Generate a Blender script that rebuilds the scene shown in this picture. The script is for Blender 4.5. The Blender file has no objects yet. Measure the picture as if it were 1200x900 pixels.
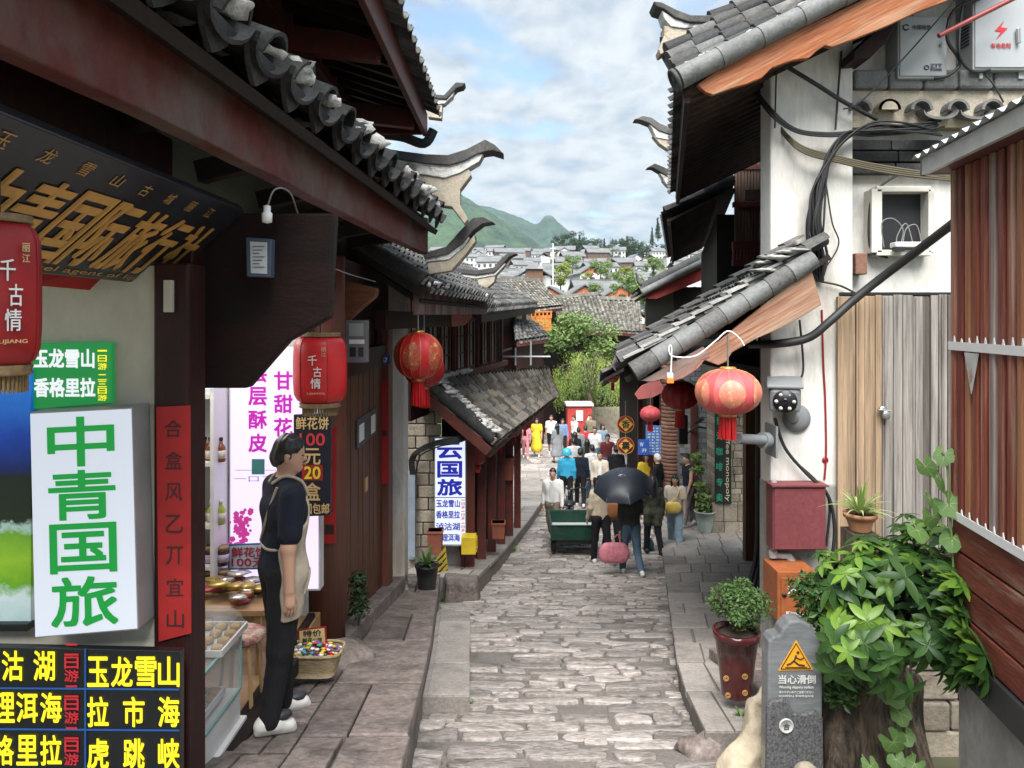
import bpy, bmesh, math, random
import numpy as np
from mathutils import Vector, Matrix
from math import sin, cos, pi, radians, sqrt, atan2, floor

S = bpy.context.scene
COL = S.collection
F = 873.0      # focal length in photo pixels
HZ = 375.0     # row of the horizon in the photo

# ------------------------------------------------------------ camera, sky, sun, exposure
cam = bpy.data.cameras.new('camera'); cam_o = bpy.data.objects.new('camera', cam); COL.objects.link(cam_o)
cam_o.location = (0, 0, 0); cam_o.rotation_euler = (radians(90), 0, 0)
cam.sensor_width = 36; cam.lens = 36 * F / 1200; cam.shift_y = -75 / 1200
cam.clip_start = 0.05; cam.clip_end = 20000
S.camera = cam_o
S.view_settings.view_transform = 'Standard'; S.view_settings.look = 'None'
S.view_settings.gamma = 1; S.view_settings.use_curve_mapping = False
S.view_settings.exposure = 1.9
S.cycles.max_bounces = 6; S.cycles.diffuse_bounces = 1; S.cycles.glossy_bounces = 3
S.cycles.transparent_max_bounces = 8; S.cycles.volume_bounces = 0
S.cycles.use_denoising = True

SUN_EL, SUN_AZ = 56.0, 186.0      # degrees; azimuth clockwise from +Y
W = bpy.data.worlds.new('World'); S.world = W; W.use_nodes = True
def build_sky():
    nt = W.node_tree; nd = nt.nodes; ln = nt.links; nd.clear()
    out = nd.new('ShaderNodeOutputWorld'); bg = nd.new('ShaderNodeBackground')
    sky = nd.new('ShaderNodeTexSky'); sky.sky_type = 'NISHITA'; sky.sun_disc = False
    sky.sun_elevation = radians(SUN_EL); sky.sun_rotation = radians(SUN_AZ)
    sky.air_density = 1.3; sky.dust_density = 0.6; sky.ozone_density = 1.5
    tc = nd.new('ShaderNodeTexCoord'); sep = nd.new('ShaderNodeSeparateXYZ')
    ln.new(tc.outputs['Generated'], sep.inputs[0])
    def M(op, a, b=None):
        m = nd.new('ShaderNodeMath'); m.operation = op
        for k, v in ((0, a), (1, b)):
            if v is None: continue
            if isinstance(v, (int, float)): m.inputs[k].default_value = v
            else: ln.new(v, m.inputs[k])
        return m.outputs[0]
    z = M('ADD', M('MAXIMUM', sep.outputs[2], 0.0), 0.09)
    cx = M('DIVIDE', sep.outputs[0], z); cy = M('DIVIDE', sep.outputs[1], z)
    cmb = nd.new('ShaderNodeCombineXYZ'); ln.new(cx, cmb.inputs[0]); ln.new(cy, cmb.inputs[1])
    def noise(scale, detail, rough, dist, sc=(1, 1, 1), off=(0, 0, 0)):
        mp = nd.new('ShaderNodeMapping'); mp.inputs['Scale'].default_value = sc; mp.inputs['Location'].default_value = off
        ln.new(cmb.outputs[0], mp.inputs[0])
        n = nd.new('ShaderNodeTexNoise'); n.inputs['Scale'].default_value = scale; n.inputs['Detail'].default_value = detail
        n.inputs['Roughness'].default_value = rough; n.inputs['Distortion'].default_value = dist
        ln.new(mp.outputs[0], n.inputs['Vector']); return n.outputs[0]
    n1 = noise(2.1, 10, 0.55, 0.15, (1.15, .75, 1), (3.1, 7.7, 0))
    n2 = noise(6.0, 6, 0.6, 0.2, (1, .6, 1), (1.3, 2.1, 0))
    rp = nd.new('ShaderNodeValToRGB'); rp.color_ramp.elements[0].position = .31; rp.color_ramp.elements[1].position = .47
    ln.new(n1, rp.inputs[0])
    rc = nd.new('ShaderNodeValToRGB')
    rc.color_ramp.elements[0].position = .40; rc.color_ramp.elements[0].color = (2.6, 3.1, 3.75, 1)
    rc.color_ramp.elements[1].position = .57; rc.color_ramp.elements[1].color = (4.7, 4.9, 5.1, 1)
    ln.new(M('ADD', M('MULTIPLY', n2, .55), M('MULTIPLY', n1, .45)), rc.inputs[0])
    bl = nd.new('ShaderNodeMixRGB'); bl.blend_type = 'MULTIPLY'; bl.inputs[0].default_value = 1; bl.inputs[2].default_value = (1.15, 1.25, 1.3, 1)
    ln.new(sky.outputs[0], bl.inputs[1])
    mx = nd.new('ShaderNodeMixRGB'); ln.new(rp.outputs[0], mx.inputs[0]); ln.new(bl.outputs[0], mx.inputs[1]); ln.new(rc.outputs[0], mx.inputs[2])
    bg.inputs[1].default_value = 0.052
    ln.new(mx.outputs[0], bg.inputs[0]); ln.new(bg.outputs[0], out.inputs[0])
build_sky()
sun = bpy.data.lights.new('sun', 'SUN'); sun.energy = 2.7; sun.angle = radians(48); sun.color = (1, .975, .94)
sun_o = bpy.data.objects.new('sun', sun); COL.objects.link(sun_o)
_d = Vector((sin(radians(SUN_AZ)) * cos(radians(SUN_EL)), cos(radians(SUN_AZ)) * cos(radians(SUN_EL)), sin(radians(SUN_EL))))
sun_o.rotation_euler = _d.to_track_quat('Z', 'Y').to_euler()

# ------------------------------------------------------------ helpers
def P(px, py, Y): return Vector(((px - 600) / F * Y, Y, (HZ - py) / F * Y))
def V(*a): return Vector(a)
def lerp(a, b, t): return a + (b - a) * t
def interp(x, xs, ys): return float(np.interp(x, xs, ys))

class MB:
    """collects shapes (in world coordinates) into one mesh"""
    def __init__(s): s.v = []; s.f = []; s.m = []; s.sm = []; s.mats = []
    def mi(s, m):
        if m not in s.mats: s.mats.append(m)
        return s.mats.index(m)
    def add(s, vs, fs, m, smooth=False):
        o = len(s.v); k = s.mi(m)
        s.v.extend([tuple(p) for p in vs])
        for f in fs: s.f.append([i + o for i in f]); s.m.append(k); s.sm.append(smooth)
        return s
    def hexa(s, b, t, m):
        """two matching loops b and t joined, with caps"""
        n = len(b)
        fs = [list(range(n))[::-1], list(range(n, 2 * n))] + [[i, (i + 1) % n, (i + 1) % n + n, i + n] for i in range(n)]
        return s.add(list(b) + list(t), fs, m)
    def box(s, x0, x1, y0, y1, z0, z1, m):
        b = [(x0, y0, z0), (x1, y0, z0), (x1, y1, z0), (x0, y1, z0)]; t = [(x, y, z1) for x, y, _ in b]
        return s.hexa(b, t, m)
    def prism(s, poly, vec, m):
        vec = Vector(vec); return s.hexa([Vector(p) for p in poly], [Vector(p) + vec for p in poly], m)
    def bar(s, p0, p1, w, h, m, up=(0, 0, 1)):
        p0 = Vector(p0); p1 = Vector(p1); d = (p1 - p0).normalized(); up = Vector(up)
        sd = d.cross(up)
        if sd.length < 1e-4: sd = d.cross(Vector((1, 0, 0)))
        sd.normalize(); u = sd.cross(d)
        c = [sd * a * w / 2 + u * b * h / 2 for a, b in ((-1, -1), (1, -1), (1, 1), (-1, 1))]
        return s.hexa([p0 + q for q in c], [p1 + q for q in c], m)
    def tube(s, pts, r, m, n=8, caps=True, smooth=True):
        pts = [Vector(p) for p in pts]; k = len(pts); vs = []; fs = []
        rs = r if isinstance(r, (list, tuple)) else [r] * k
        prev = None
        for i, p in enumerate(pts):
            d = (pts[min(i + 1, k - 1)] - pts[max(i - 1, 0)]).normalized()
            if prev is None:
                a = d.cross(Vector((0, 0, 1)));
                if a.length < 1e-3: a = d.cross(Vector((1, 0, 0)))
            else: a = prev - d * prev.dot(d)
            a.normalize(); b = d.cross(a); prev = a
            for j in range(n):
                t = 2 * pi * j / n; vs.append(p + (a * cos(t) + b * sin(t)) * rs[i])
        for i in range(k - 1):
            for j in range(n):
                fs.append([i * n + j, i * n + (j + 1) % n, (i + 1) * n + (j + 1) % n, (i + 1) * n + j])
        s.add(vs, fs, m, smooth)
        if caps:
            s.add(vs[:n], [list(range(n))[::-1]], m); s.add(vs[-n:], [list(range(n))], m)
        return s
    def lathe(s, c, prof, m, n=24, smooth=True, ax=(0, 0, 1), rib=None, a0=0):
        """prof: list of (radius, height) along ax from c; rib(t)->radius factor"""
        c = Vector(c); q = Vector((0, 0, 1)).rotation_difference(Vector(ax)); vs = []; fs = []
        k = len(prof)
        for r, z in prof:
            for j in range(n):
                t = 2 * pi * j / n + a0; rr = r * (rib(t) if rib else 1); vs.append(c + q @ Vector((rr * cos(t), rr * sin(t), z)))
        for i in range(k - 1):
            for j in range(n): fs.append([i * n + j, i * n + (j + 1) % n, (i + 1) * n + (j + 1) % n, (i + 1) * n + j])
        if prof[0][0] > 1e-5: fs.append(list(range(n))[::-1])
        if prof[-1][0] > 1e-5: fs.append([(k - 1) * n + j for j in range(n)])
        return s.add(vs, fs, m, smooth)
    def quad(s, a, b, c, d, m): return s.add([a, b, c, d], [[0, 1, 2, 3]], m)
    def blob(s, c, r, m, seed=0, jit=.25, flat=1.0):
        """small irregular lump"""
        rnd = random.Random(seed); bm = bmesh.new(); bmesh.ops.create_icosphere(bm, subdivisions=2, radius=1)
        ph = [rnd.uniform(0, 6) for _ in range(6)]
        vs = []
        for v in bm.verts:
            q = v.co; k = 1 + jit * (sin(q.x * 3 + ph[0]) * cos(q.y * 4 + ph[1]) + .5 * sin(q.z * 7 + ph[2]) * sin(q.x * 6 + ph[3])) + rnd.uniform(-.12, .12) * jit
            rr = r if isinstance(r, (tuple, list)) else (r, r, r * flat)
            vs.append(Vector(c) + Vector((q.x * k * rr[0], q.y * k * rr[1], q.z * k * rr[2])))
        s.add(vs, [[v.index for v in f.verts] for f in bm.faces], m, True); bm.free(); return s
    def build(s, name, parent=None, label=None, kind=None, bevel=0, cat=None, group=None, origin=None):
        me = bpy.data.meshes.new(name)
        root = parent
        off = Vector((0, 0, 0))
        while root is not None: off = off + Vector(root.location); root = root.parent
        if parent is None and origin is not None: off = Vector(origin)
        me.from_pydata([(p[0] - off.x, p[1] - off.y, p[2] - off.z) for p in s.v], [], s.f)
        for m in s.mats: me.materials.append(m)
        me.polygons.foreach_set('material_index', s.m); me.polygons.foreach_set('use_smooth', s.sm)
        me.update()
        o = bpy.data.objects.new(name, me); COL.objects.link(o)
        if parent is not None: o.parent = parent
        elif origin is not None: o.location = origin
        if bevel:
            b = o.modifiers.new('bevel', 'BEVEL'); b.width = bevel; b.segments = 2; b.limit_method = 'ANGLE'; b.angle_limit = radians(40)
        if label: o['label'] = label
        if kind: o['kind'] = kind
        if cat: o['category'] = cat
        if group: o['group'] = group
        return o

def thing(name, label, cat, loc=(0, 0, 0), group=None, rz=0):
    o = bpy.data.objects.new(name, None); COL.objects.link(o); o.location = loc; o.rotation_euler = (0, 0, rz)
    o.empty_display_size = .1
    o['label'] = label; o['category'] = cat
    if group: o['group'] = group
    return o
def copy_tree(o, parent=None):
    c = o.copy(); COL.objects.link(c)
    if parent is not None: c.parent = parent
    for ch in [x for x in bpy.data.objects if x.parent == o]: copy_tree(ch, c)
    return c
def crom(pts, n=8):
    pts = [Vector(p) for p in pts]; out = []
    for i in range(len(pts) - 1):
        p0 = pts[max(i - 1, 0)]; p1 = pts[i]; p2 = pts[i + 1]; p3 = pts[min(i + 2, len(pts) - 1)]
        for k in range(n):
            t = k / n
            out.append(.5 * ((2 * p1) + (p2 - p0) * t + (2 * p0 - 5 * p1 + 4 * p2 - p3) * t * t + (3 * p1 - p0 - 3 * p2 + p3) * t ** 3))
    out.append(pts[-1]); return out

# ------------------------------------------------------------ writing
_tc = {}
def glyphs(txt, bold):
    key = (txt, bold)
    if key in _tc: return _tc[key]
    c = bpy.data.curves.new('txt', 'FONT'); c.body = txt; c.offset = bold; c.resolution_u = 3; c.align_x = 'CENTER'; c.align_y = 'CENTER'
    o = bpy.data.objects.new('txt', c); COL.objects.link(o)
    ev = o.evaluated_get(bpy.context.evaluated_depsgraph_get()); me = ev.to_mesh()
    vs = [v.co.copy() for v in me.vertices]; fs = [list(p.vertices) for p in me.polygons]
    ev.to_mesh_clear(); bpy.data.objects.remove(o); bpy.data.curves.remove(c)
    if vs:
        x0 = min(v.x for v in vs); x1 = max(v.x for v in vs); y0 = min(v.y for v in vs); y1 = max(v.y for v in vs)
        vs = [((v.x - (x0 + x1) / 2) / max(x1 - x0, 1e-4), (v.y - (y0 + y1) / 2) / max(y1 - y0, 1e-4)) for v in vs]
    _tc[key] = (vs, fs); return _tc[key]
def write(mb, txt, c, w, h, m, right=(1, 0, 0), up=(0, 0, 1), bold=.02):
    """lettering filling a w x h box centred on c"""
    vs, fs = glyphs(txt, 0); c = Vector(c); right = Vector(right).normalized(); up = Vector(up).normalized(); nr = right.cross(up)
    s = bold * h * .8 if len(txt) > 1 else bold * min(w, h) * .8
    for k, (a, b) in enumerate([(p, q) for p in (-1, 0, 1) for q in (-1, 0, 1)] if bold > .005 else ((0, 0),)):
        mb.add([c + nr * .0004 * k + right * (x * (w - 2 * s) + a * s) + up * (y * (h - 2 * s) + b * s) for x, y in vs], fs, m)
def write_col(mb, txt, top, w, h, step, m, right=(1, 0, 0), up=(0, 0, 1), bold=.02):
    for i, ch in enumerate(txt):
        if ch != ' ': write(mb, ch, Vector(top) - Vector(up).normalized() * step * i, w, h * (.25 if ch == '一' else 1), m, right, up, bold)

# ------------------------------------------------------------ materials
_mats = {}
def new_mat(name):
    m = bpy.data.materials.new(name); m.use_nodes = True; nt = m.node_tree
    return m, nt, nt.nodes['Principled BSDF']
def ramp(nt, src, stops):
    r = nt.nodes.new('ShaderNodeValToRGB'); e = r.color_ramp.elements
    while len(e) < len(stops): e.new(.5)
    for k, (p, c) in enumerate(stops): e[k].position = p; e[k].color = (*c, 1) if len(c) == 3 else c
    nt.links.new(src, r.inputs[0]); return r.outputs[0]
def noise_node(nt, scale, detail=4, rough=.55, sc=(1, 1, 1), dist=0, vec='Object', off=(0, 0, 0), rot=0):
    tc = nt.nodes.new('ShaderNodeTexCoord'); mp = nt.nodes.new('ShaderNodeMapping'); mp.inputs['Scale'].default_value = sc; mp.inputs['Location'].default_value = off
    src = tc.outputs[vec]
    if rot: m0 = nt.nodes.new('ShaderNodeMapping'); m0.inputs['Rotation'].default_value = (0, radians(rot), 0); nt.links.new(src, m0.inputs[0]); src = m0.outputs[0]
    nt.links.new(src, mp.inputs[0])
    n = nt.nodes.new('ShaderNodeTexNoise'); n.inputs['Scale'].default_value = scale; n.inputs['Detail'].default_value = detail
    n.inputs['Roughness'].default_value = rough; n.inputs['Distortion'].default_value = dist
    nt.links.new(mp.outputs[0], n.inputs['Vector']); return n.outputs[0]
def mixc(nt, fac, a, b, mode='MIX'):
    x = nt.nodes.new('ShaderNodeMixRGB'); x.blend_type = mode
    for k, v in ((0, fac), (1, a), (2, b)):
        if isinstance(v, (int, float)): x.inputs[k].default_value = v
        elif isinstance(v, (tuple, list)): x.inputs[k].default_value = (*v, 1)
        else: nt.links.new(v, x.inputs[k])
    return x.outputs[0]
def bump(nt, bs, src, strength, dist=.01):
    b = nt.nodes.new('ShaderNodeBump'); b.inputs['Strength'].default_value = strength; b.inputs['Distance'].default_value = dist
    nt.links.new(src, b.inputs['Height'])
    if bs.inputs['Normal'].links: nt.links.new(bs.inputs['Normal'].links[0].from_socket, b.inputs['Normal'])
    nt.links.new(b.outputs[0], bs.inputs['Normal'])
def island(nt):
    return nt.nodes.new('ShaderNodeNewGeometry').outputs['Random Per Island']

def plain(name, col, rough=.5, var=.12, scale=6, metal=0, bmp=.0, spec=None):
    """paint, cloth, plastic: one colour with a faint unevenness"""
    if name in _mats: return _mats[name]
    m, nt, bs = new_mat(name)
    n = noise_node(nt, scale, 5)
    a = tuple(min(1, c * (1 - var)) for c in col); b = tuple(min(1, c * (1 + var)) for c in col)
    nt.links.new(ramp(nt, n, [(.3, a), (.7, b)]), bs.inputs['Base Color'])
    bs.inputs['Roughness'].default_value = rough; bs.inputs['Metallic'].default_value = metal
    if spec is not None: bs.inputs['Specular IOR Level'].default_value = spec
    if bmp: bump(nt, bs, noise_node(nt, scale * 3, 5), bmp)
    _mats[name] = m; return m
def weathered(name, c1, c2, c3, sc=(1, 1, 1), scale=3, rough=.7, bmp=.3, fine=30, thr=(.42, .62), isl=0, bd=.01, rot=0, mul=.5):
    """two-tone surface with a third colour worn through in patches; sc stretches it (grain, streaks)"""
    if name in _mats: return _mats[name]
    m, nt, bs = new_mat(name)
    n1 = noise_node(nt, scale, 7, .65, sc, .4, rot=rot); n2 = noise_node(nt, fine, 6, .6, sc, rot=rot); n3 = noise_node(nt, scale * .7, 8, .7, sc, .3, off=(5, 3, 1), rot=rot)
    base = ramp(nt, n2, [(.3, c1), (.7, c2)])
    col = mixc(nt, ramp(nt, n3, [(thr[0], (0, 0, 0)), (thr[1], (1, 1, 1))]), base, c3)
    col = mixc(nt, mul, col, ramp(nt, n1, [(.25, (.55, .55, .55)), (.75, (1.25, 1.25, 1.25))]), 'MULTIPLY')
    if isl:
        g = ramp(nt, island(nt), [(0, (1 - isl,) * 3), (1, (1 + isl,) * 3)]); col = mixc(nt, 1.0, col, g, 'MULTIPLY')
    nt.links.new(col, bs.inputs['Base Color']); bs.inputs['Roughness'].default_value = rough; bs.inputs['Specular IOR Level'].default_value = .28
    if bmp: bump(nt, bs, n2, bmp, bd)
    _mats[name] = m; return m
def emit(name, col, s=1.0):
    if name in _mats: return _mats[name]
    m, nt, bs = new_mat(name); bs.inputs['Base Color'].default_value = (*[c * .3 for c in col], 1)
    bs.inputs['Emission Color'].default_value = (*col, 1); bs.inputs['Emission Strength'].default_value = s * .45; bs.inputs['Roughness'].default_value = .4
    _mats[name] = m; return m
def glass(name, col=(.9, .95, .95), alpha=.25, rough=.05):
    if name in _mats: return _mats[name]
    m, nt, bs = new_mat(name); bs.inputs['Base Color'].default_value = (*col, 1); bs.inputs['Alpha'].default_value = alpha
    bs.inputs['Roughness'].default_value = rough; _mats[name] = m; return m
def leafm(name, c1, c2, trans=.25, rough=.45):
    if name in _mats: return _mats[name]
    m, nt, bs = new_mat(name); col = ramp(nt, island(nt), [(0, c1), (1, c2)])
    nt.links.new(col, bs.inputs['Base Color']); bs.inputs['Roughness'].default_value = rough; bs.inputs['Specular IOR Level'].default_value = .35
    tr = nt.nodes.new('ShaderNodeBsdfTranslucent'); nt.links.new(col, tr.inputs[0]); mx = nt.nodes.new('ShaderNodeMixShader'); mx.inputs[0].default_value = trans
    nt.links.new(bs.outputs[0], mx.inputs[1]); nt.links.new(tr.outputs[0], mx.inputs[2]); nt.links.new(mx.outputs[0], nt.nodes['Material Output'].inputs[0])
    _mats[name] = m; return m

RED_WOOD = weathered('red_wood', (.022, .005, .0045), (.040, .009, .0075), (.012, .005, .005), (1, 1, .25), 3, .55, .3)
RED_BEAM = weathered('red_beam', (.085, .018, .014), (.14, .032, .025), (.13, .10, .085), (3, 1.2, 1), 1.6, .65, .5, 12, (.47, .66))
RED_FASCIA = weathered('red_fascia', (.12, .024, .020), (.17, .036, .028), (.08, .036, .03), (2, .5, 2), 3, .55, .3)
SOFFIT = weathered('soffit_wood', (.045, .026, .019), (.08, .046, .034), (.03, .02, .016), (1, .3, 1), 4, .8, .4)
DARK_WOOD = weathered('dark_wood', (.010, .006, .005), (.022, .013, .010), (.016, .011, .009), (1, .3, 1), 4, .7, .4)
BROWN_WOOD = weathered('brown_wood', (.11, .045, .022), (.19, .085, .04), (.08, .035, .02), (6, 6, .5), 2, .5, .4, 8)
RED_POST = weathered('red_post', (.13, .035, .022), (.20, .06, .035), (.10, .05, .035), (5, 5, .4), 2, .55, .4, 8)
ORANGE_WOOD = weathered('orange_wood', (.22, .055, .020), (.46, .17, .065), (.42, .25, .15), (.35, 3, 6), 3, .6, .5, 7, (.50, .68), rot=28, mul=.8)
OLD_BOARD = weathered('old_board', (.19, .075, .045), (.40, .22, .14), (.40, .27, .19), (.35, 3, 6), 3, .65, .6, 7, (.48, .66), rot=31, mul=.8)
OLD_BOARD_GREY = weathered('old_board_grey', (.20, .15, .13), (.32, .25, .22), (.27, .10, .08), (.35, 3, 6), 3, .75, .5, 7, rot=31)
PLASTER = weathered('plaster', (.62, .60, .555), (.74, .72, .675), (.46, .41, .345), (1, 1, .30), 2.2, .9, .2, 26, (.50, .66), mul=.55)
CREAM = weathered('cream_wall', (.52, .49, .40), (.60, .56, .46), (.42, .38, .30), (1, 1, .5), 1.5, .8, .1, 20, (.55, .8))
TILE = weathered('roof_tile', (.060, .062, .064), (.115, .113, .108), (.19, .18, .16), (1, 1, 1), 5, .75, .5, 40, (.52, .72), .55)
TILE_SKIRT = weathered('roof_tile_skirt', (.085, .080, .072), (.17, .16, .14), (.20, .145, .095), (1, 1, 1), 5, .8, .5, 30, (.5, .68), .6)
TILE_DARK = weathered('roof_tile_dark', (.022, .023, .025), (.050, .050, .049), (.10, .098, .09), (1, 1, 1), 5, .7, .5, 35, (.55, .75), .4)
TILE_PALE = weathered('roof_tile_pale', (.12, .115, .10), (.20, .19, .165), (.32, .30, .25), (1, 1, 1), 4, .8, .5, 30, (.5, .68), .5)
LIME = weathered('lime_mortar', (.62, .61, .58), (.78, .77, .74), (.30, .29, .27), (1, 1, 1), 9, .9, .9, 25, (.52, .62), 0, .02)
HORN_CREAM = weathered('horn_render', (.42, .37, .29), (.55, .49, .39), (.30, .25, .19), (1, 1, 1), 6, .9, .7, 40, (.5, .7), 0, .01)
COBBLE = weathered('cobble', (.25, .22, .20), (.53, .475, .44), (.18, .16, .145), (1, 2.2, 1), 4.5, .5, 1.0, 17, (.53, .70), .32, .03, mul=.7)
SLAB = weathered('slab', (.15, .118, .105), (.30, .25, .225), (.10, .085, .078), (1, 1, 1), 5, .6, .9, 22, (.47, .66), .25, .018, mul=.8)
SLAB_GREY = weathered('slab_grey', (.26, .232, .208), (.42, .38, .345), (.18, .16, .145), (1, 1, 1), 4, .6, .7, 35, (.5, .75), .2, .01)
MORTAR = weathered('mortar', (.15, .135, .12), (.25, .225, .205), (.10, .09, .08), (1, 1, 1), 3, .8, .7, 40, (.5, .7), 0, .01)
ROCK = weathered('rock', (.30, .25, .19), (.44, .38, .30), (.16, .13, .10), (1, 1, 1), 4, .85, 1.0, 14, (.5, .7), 0, .03)
ROOTM = weathered('root_bark', (.10, .075, .055), (.22, .17, .125), (.035, .03, .022), (3, 3, .6), 3, .9, 1.0, 12, (.45, .62), 0, .04)
STONE_WALL = weathered('stone_wall', (.26, .22, .17), (.38, .33, .26), (.16, .13, .10), (1, 1, 1), 4, .85, .8, 25, (.5, .7), .3, .015)
GREY_BRICK = weathered('grey_brick', (.20, .21, .21), (.29, .30, .30), (.16, .165, .165), (1, 1, 1), 4, .8, .4, 40, (.5, .7), .3)
BROWN_BRICK = weathered('brown_brick', (.20, .10, .07), (.30, .16, .115), (.14, .08, .06), (1, 1, 1), 5, .8, .5, 40, (.5, .7), .35)
LACQUER = plain('red_lantern_cloth', (.50, .012, .016), .45, .15, 8)
LACQUER_DK = plain('dark_lantern_cloth', (.30, .008, .010), .5, .15, 8)
PINK_LANTERN = plain('faded_lantern_cloth', (.60, .085, .095), .55, .25, 4)
GOLD = plain('gold', (.55, .34, .10), .35, .2, 20, .6)
GOLD_PAINT = plain('gold_paint', (.48, .27, .07), .5, .2, 20)
REDPAPER = plain('red_paper', (.34, .012, .012), .7, .15, 6)
BLACK = plain('black', (.012, .012, .013), .45)
INK = plain('black_ink', (.02, .012, .012), .7)
CABLE = plain('cable_rubber', (.018, .018, .019), .55)
WHITE = plain('white_paint', (.78, .78, .77), .5, .05)
GREYMETAL = plain('grey_metal', (.46, .48, .49), .45, .06, 8)
STEEL = plain('steel', (.45, .45, .45), .3, .1, 10, .9)
BRONZE = plain('lantern_cap_bronze', (.20, .13, .06), .5, .3, 60)

def rnd_poly(mb, poly, vec, m): mb.prism(poly, vec, m)

# ------------------------------------------------------------ tiled roofs
def tile_roof(mb, e0, e1, r0, r1, m, pitch=.24, rad=.085, tl=.22, thick=.012, seed=0, sag=0, seg=5, pan=True, ends=True):
    """rows of half-round cover tiles over troughs of pan tiles; e0-e1 is the eave, r0-r1 the ridge"""
    e0, e1, r0, r1 = map(Vector, (e0, e1, r0, r1)); rnd = random.Random(seed)
    along = (e1 - e0); n = max(1, round(along.length / pitch))
    for i in range(n + 1):
        u0 = i / n; b0 = e0.lerp(e1, u0); t0 = r0.lerp(r1, u0)
        L = (t0 - b0).length; k = max(1, round(L / tl)); d = (t0 - b0) / k
        a = along.normalized(); up = a.cross(d).normalized()
        if up.z < 0: up = -up
        a = a - d.normalized() * a.dot(d.normalized()); a.normalize()
        def pt(s): return b0 + d * s - up * sag * 4 * (s / k) * (1 - s / k)
        w = along.length / n
        for j in range(k):
            jx = rnd.uniform(-.012, .012); jz = rnd.uniform(-.006, .008); tw = rnd.uniform(-.02, .02)
            p = pt(j) + a * jx; q = pt(j + 1.12) + a * (jx + tw)
            # cover tile
            vs = []
            for (c, r, lift) in ((p, rad * 1.06, .02 + jz), (q, rad * .90, .004 + jz)):
                for s in range(seg + 1):
                    t = pi * s / seg; vs.append(c + a * cos(t) * r + up * (sin(t) * r + lift))
            m1 = seg + 1
            fs = [[s, s + 1, m1 + s + 1, m1 + s] for s in range(seg)]
            if thick:
                o = len(vs); r = rad * 1.06 - thick
                vs += [p + a * cos(pi * s / seg) * r + up * (sin(pi * s / seg) * r + .02 + jz) for s in range(seg + 1)]
                vs += [p + d * .3 + a * cos(pi * s / seg) * r + up * (sin(pi * s / seg) * r + .02 + jz) for s in range(seg + 1)]
                fs += [[s + 1, s, o + s, o + s + 1] for s in range(seg)] + [[o + s, o + m1 + s, o + m1 + s + 1, o + s + 1] for s in range(seg)]
            mb.add(vs, fs, m, False)
            if pan and i < n:
                u1 = (i + .5) / n; pb = e0.lerp(e1, u1); ptp = r0.lerp(r1, u1); dd = (ptp - pb) / k
                dip = rad * .8
                vs = []
                off0 = dd * -.35
                for (c, lift) in ((pb + dd * j + off0 - up * sag * 4 * (j / k) * (1 - j / k), .016), (pb + dd * (j + 1.1) - up * sag * 4 * ((j + 1) / k) * (1 - (j + 1) / k), 0)):
                    for s in range(seg + 1):
                        t = pi * s / seg; vs.append(c + a * cos(t) * w * .5 + up * (lift - sin(t) * dip + .02))
                fs = [[s + 1, s, m1 + s, m1 + s + 1] for s in range(seg)]
                if thick:
                    o = len(vs); vs += [x - up * thick for x in vs[:m1]]
                    fs += [[s, s + 1, o + s + 1, o + s] for s in range(seg)]
                mb.add(vs, fs, m, False)
def roof_slab(mb, e0, e1, r0, r1, t, m):
    e0, e1, r0, r1 = map(Vector, (e0, e1, r0, r1)); up = (e1 - e0).cross(r0 - e0).normalized()
    if up.z < 0: up = -up
    mb.hexa([e0 - up * .05, e1 - up * .05, r1 - up * .05, r0 - up * .05], [q - up * (t + .05) for q in (e0, e1, r1, r0)], m)
def horn(parent, cap, body, under, th, d=(0, 1, 0), capm=None):
    """upturned ridge end: dark tile cap, limewashed body, rendered underbody; outlines are point lists in the plane of the ridge"""
    d = Vector(d).normalized(); h = None
    m = MB(); m.prism([q - d * th * .62 for q in cap], d * th * 1.24, capm or TILE); h = m.build('ridge_horn', parent, bevel=.01)
    if body:
        m = MB(); m.prism([q - d * th * .5 for q in body], d * th, LIME); m.build('limewash', h, bevel=.008)
    if under:
        m = MB(); m.prism([q - d * th * .42 for q in under], d * th * .84, HORN_CREAM); m.build('underbody', h, bevel=.01)
    return h

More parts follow.
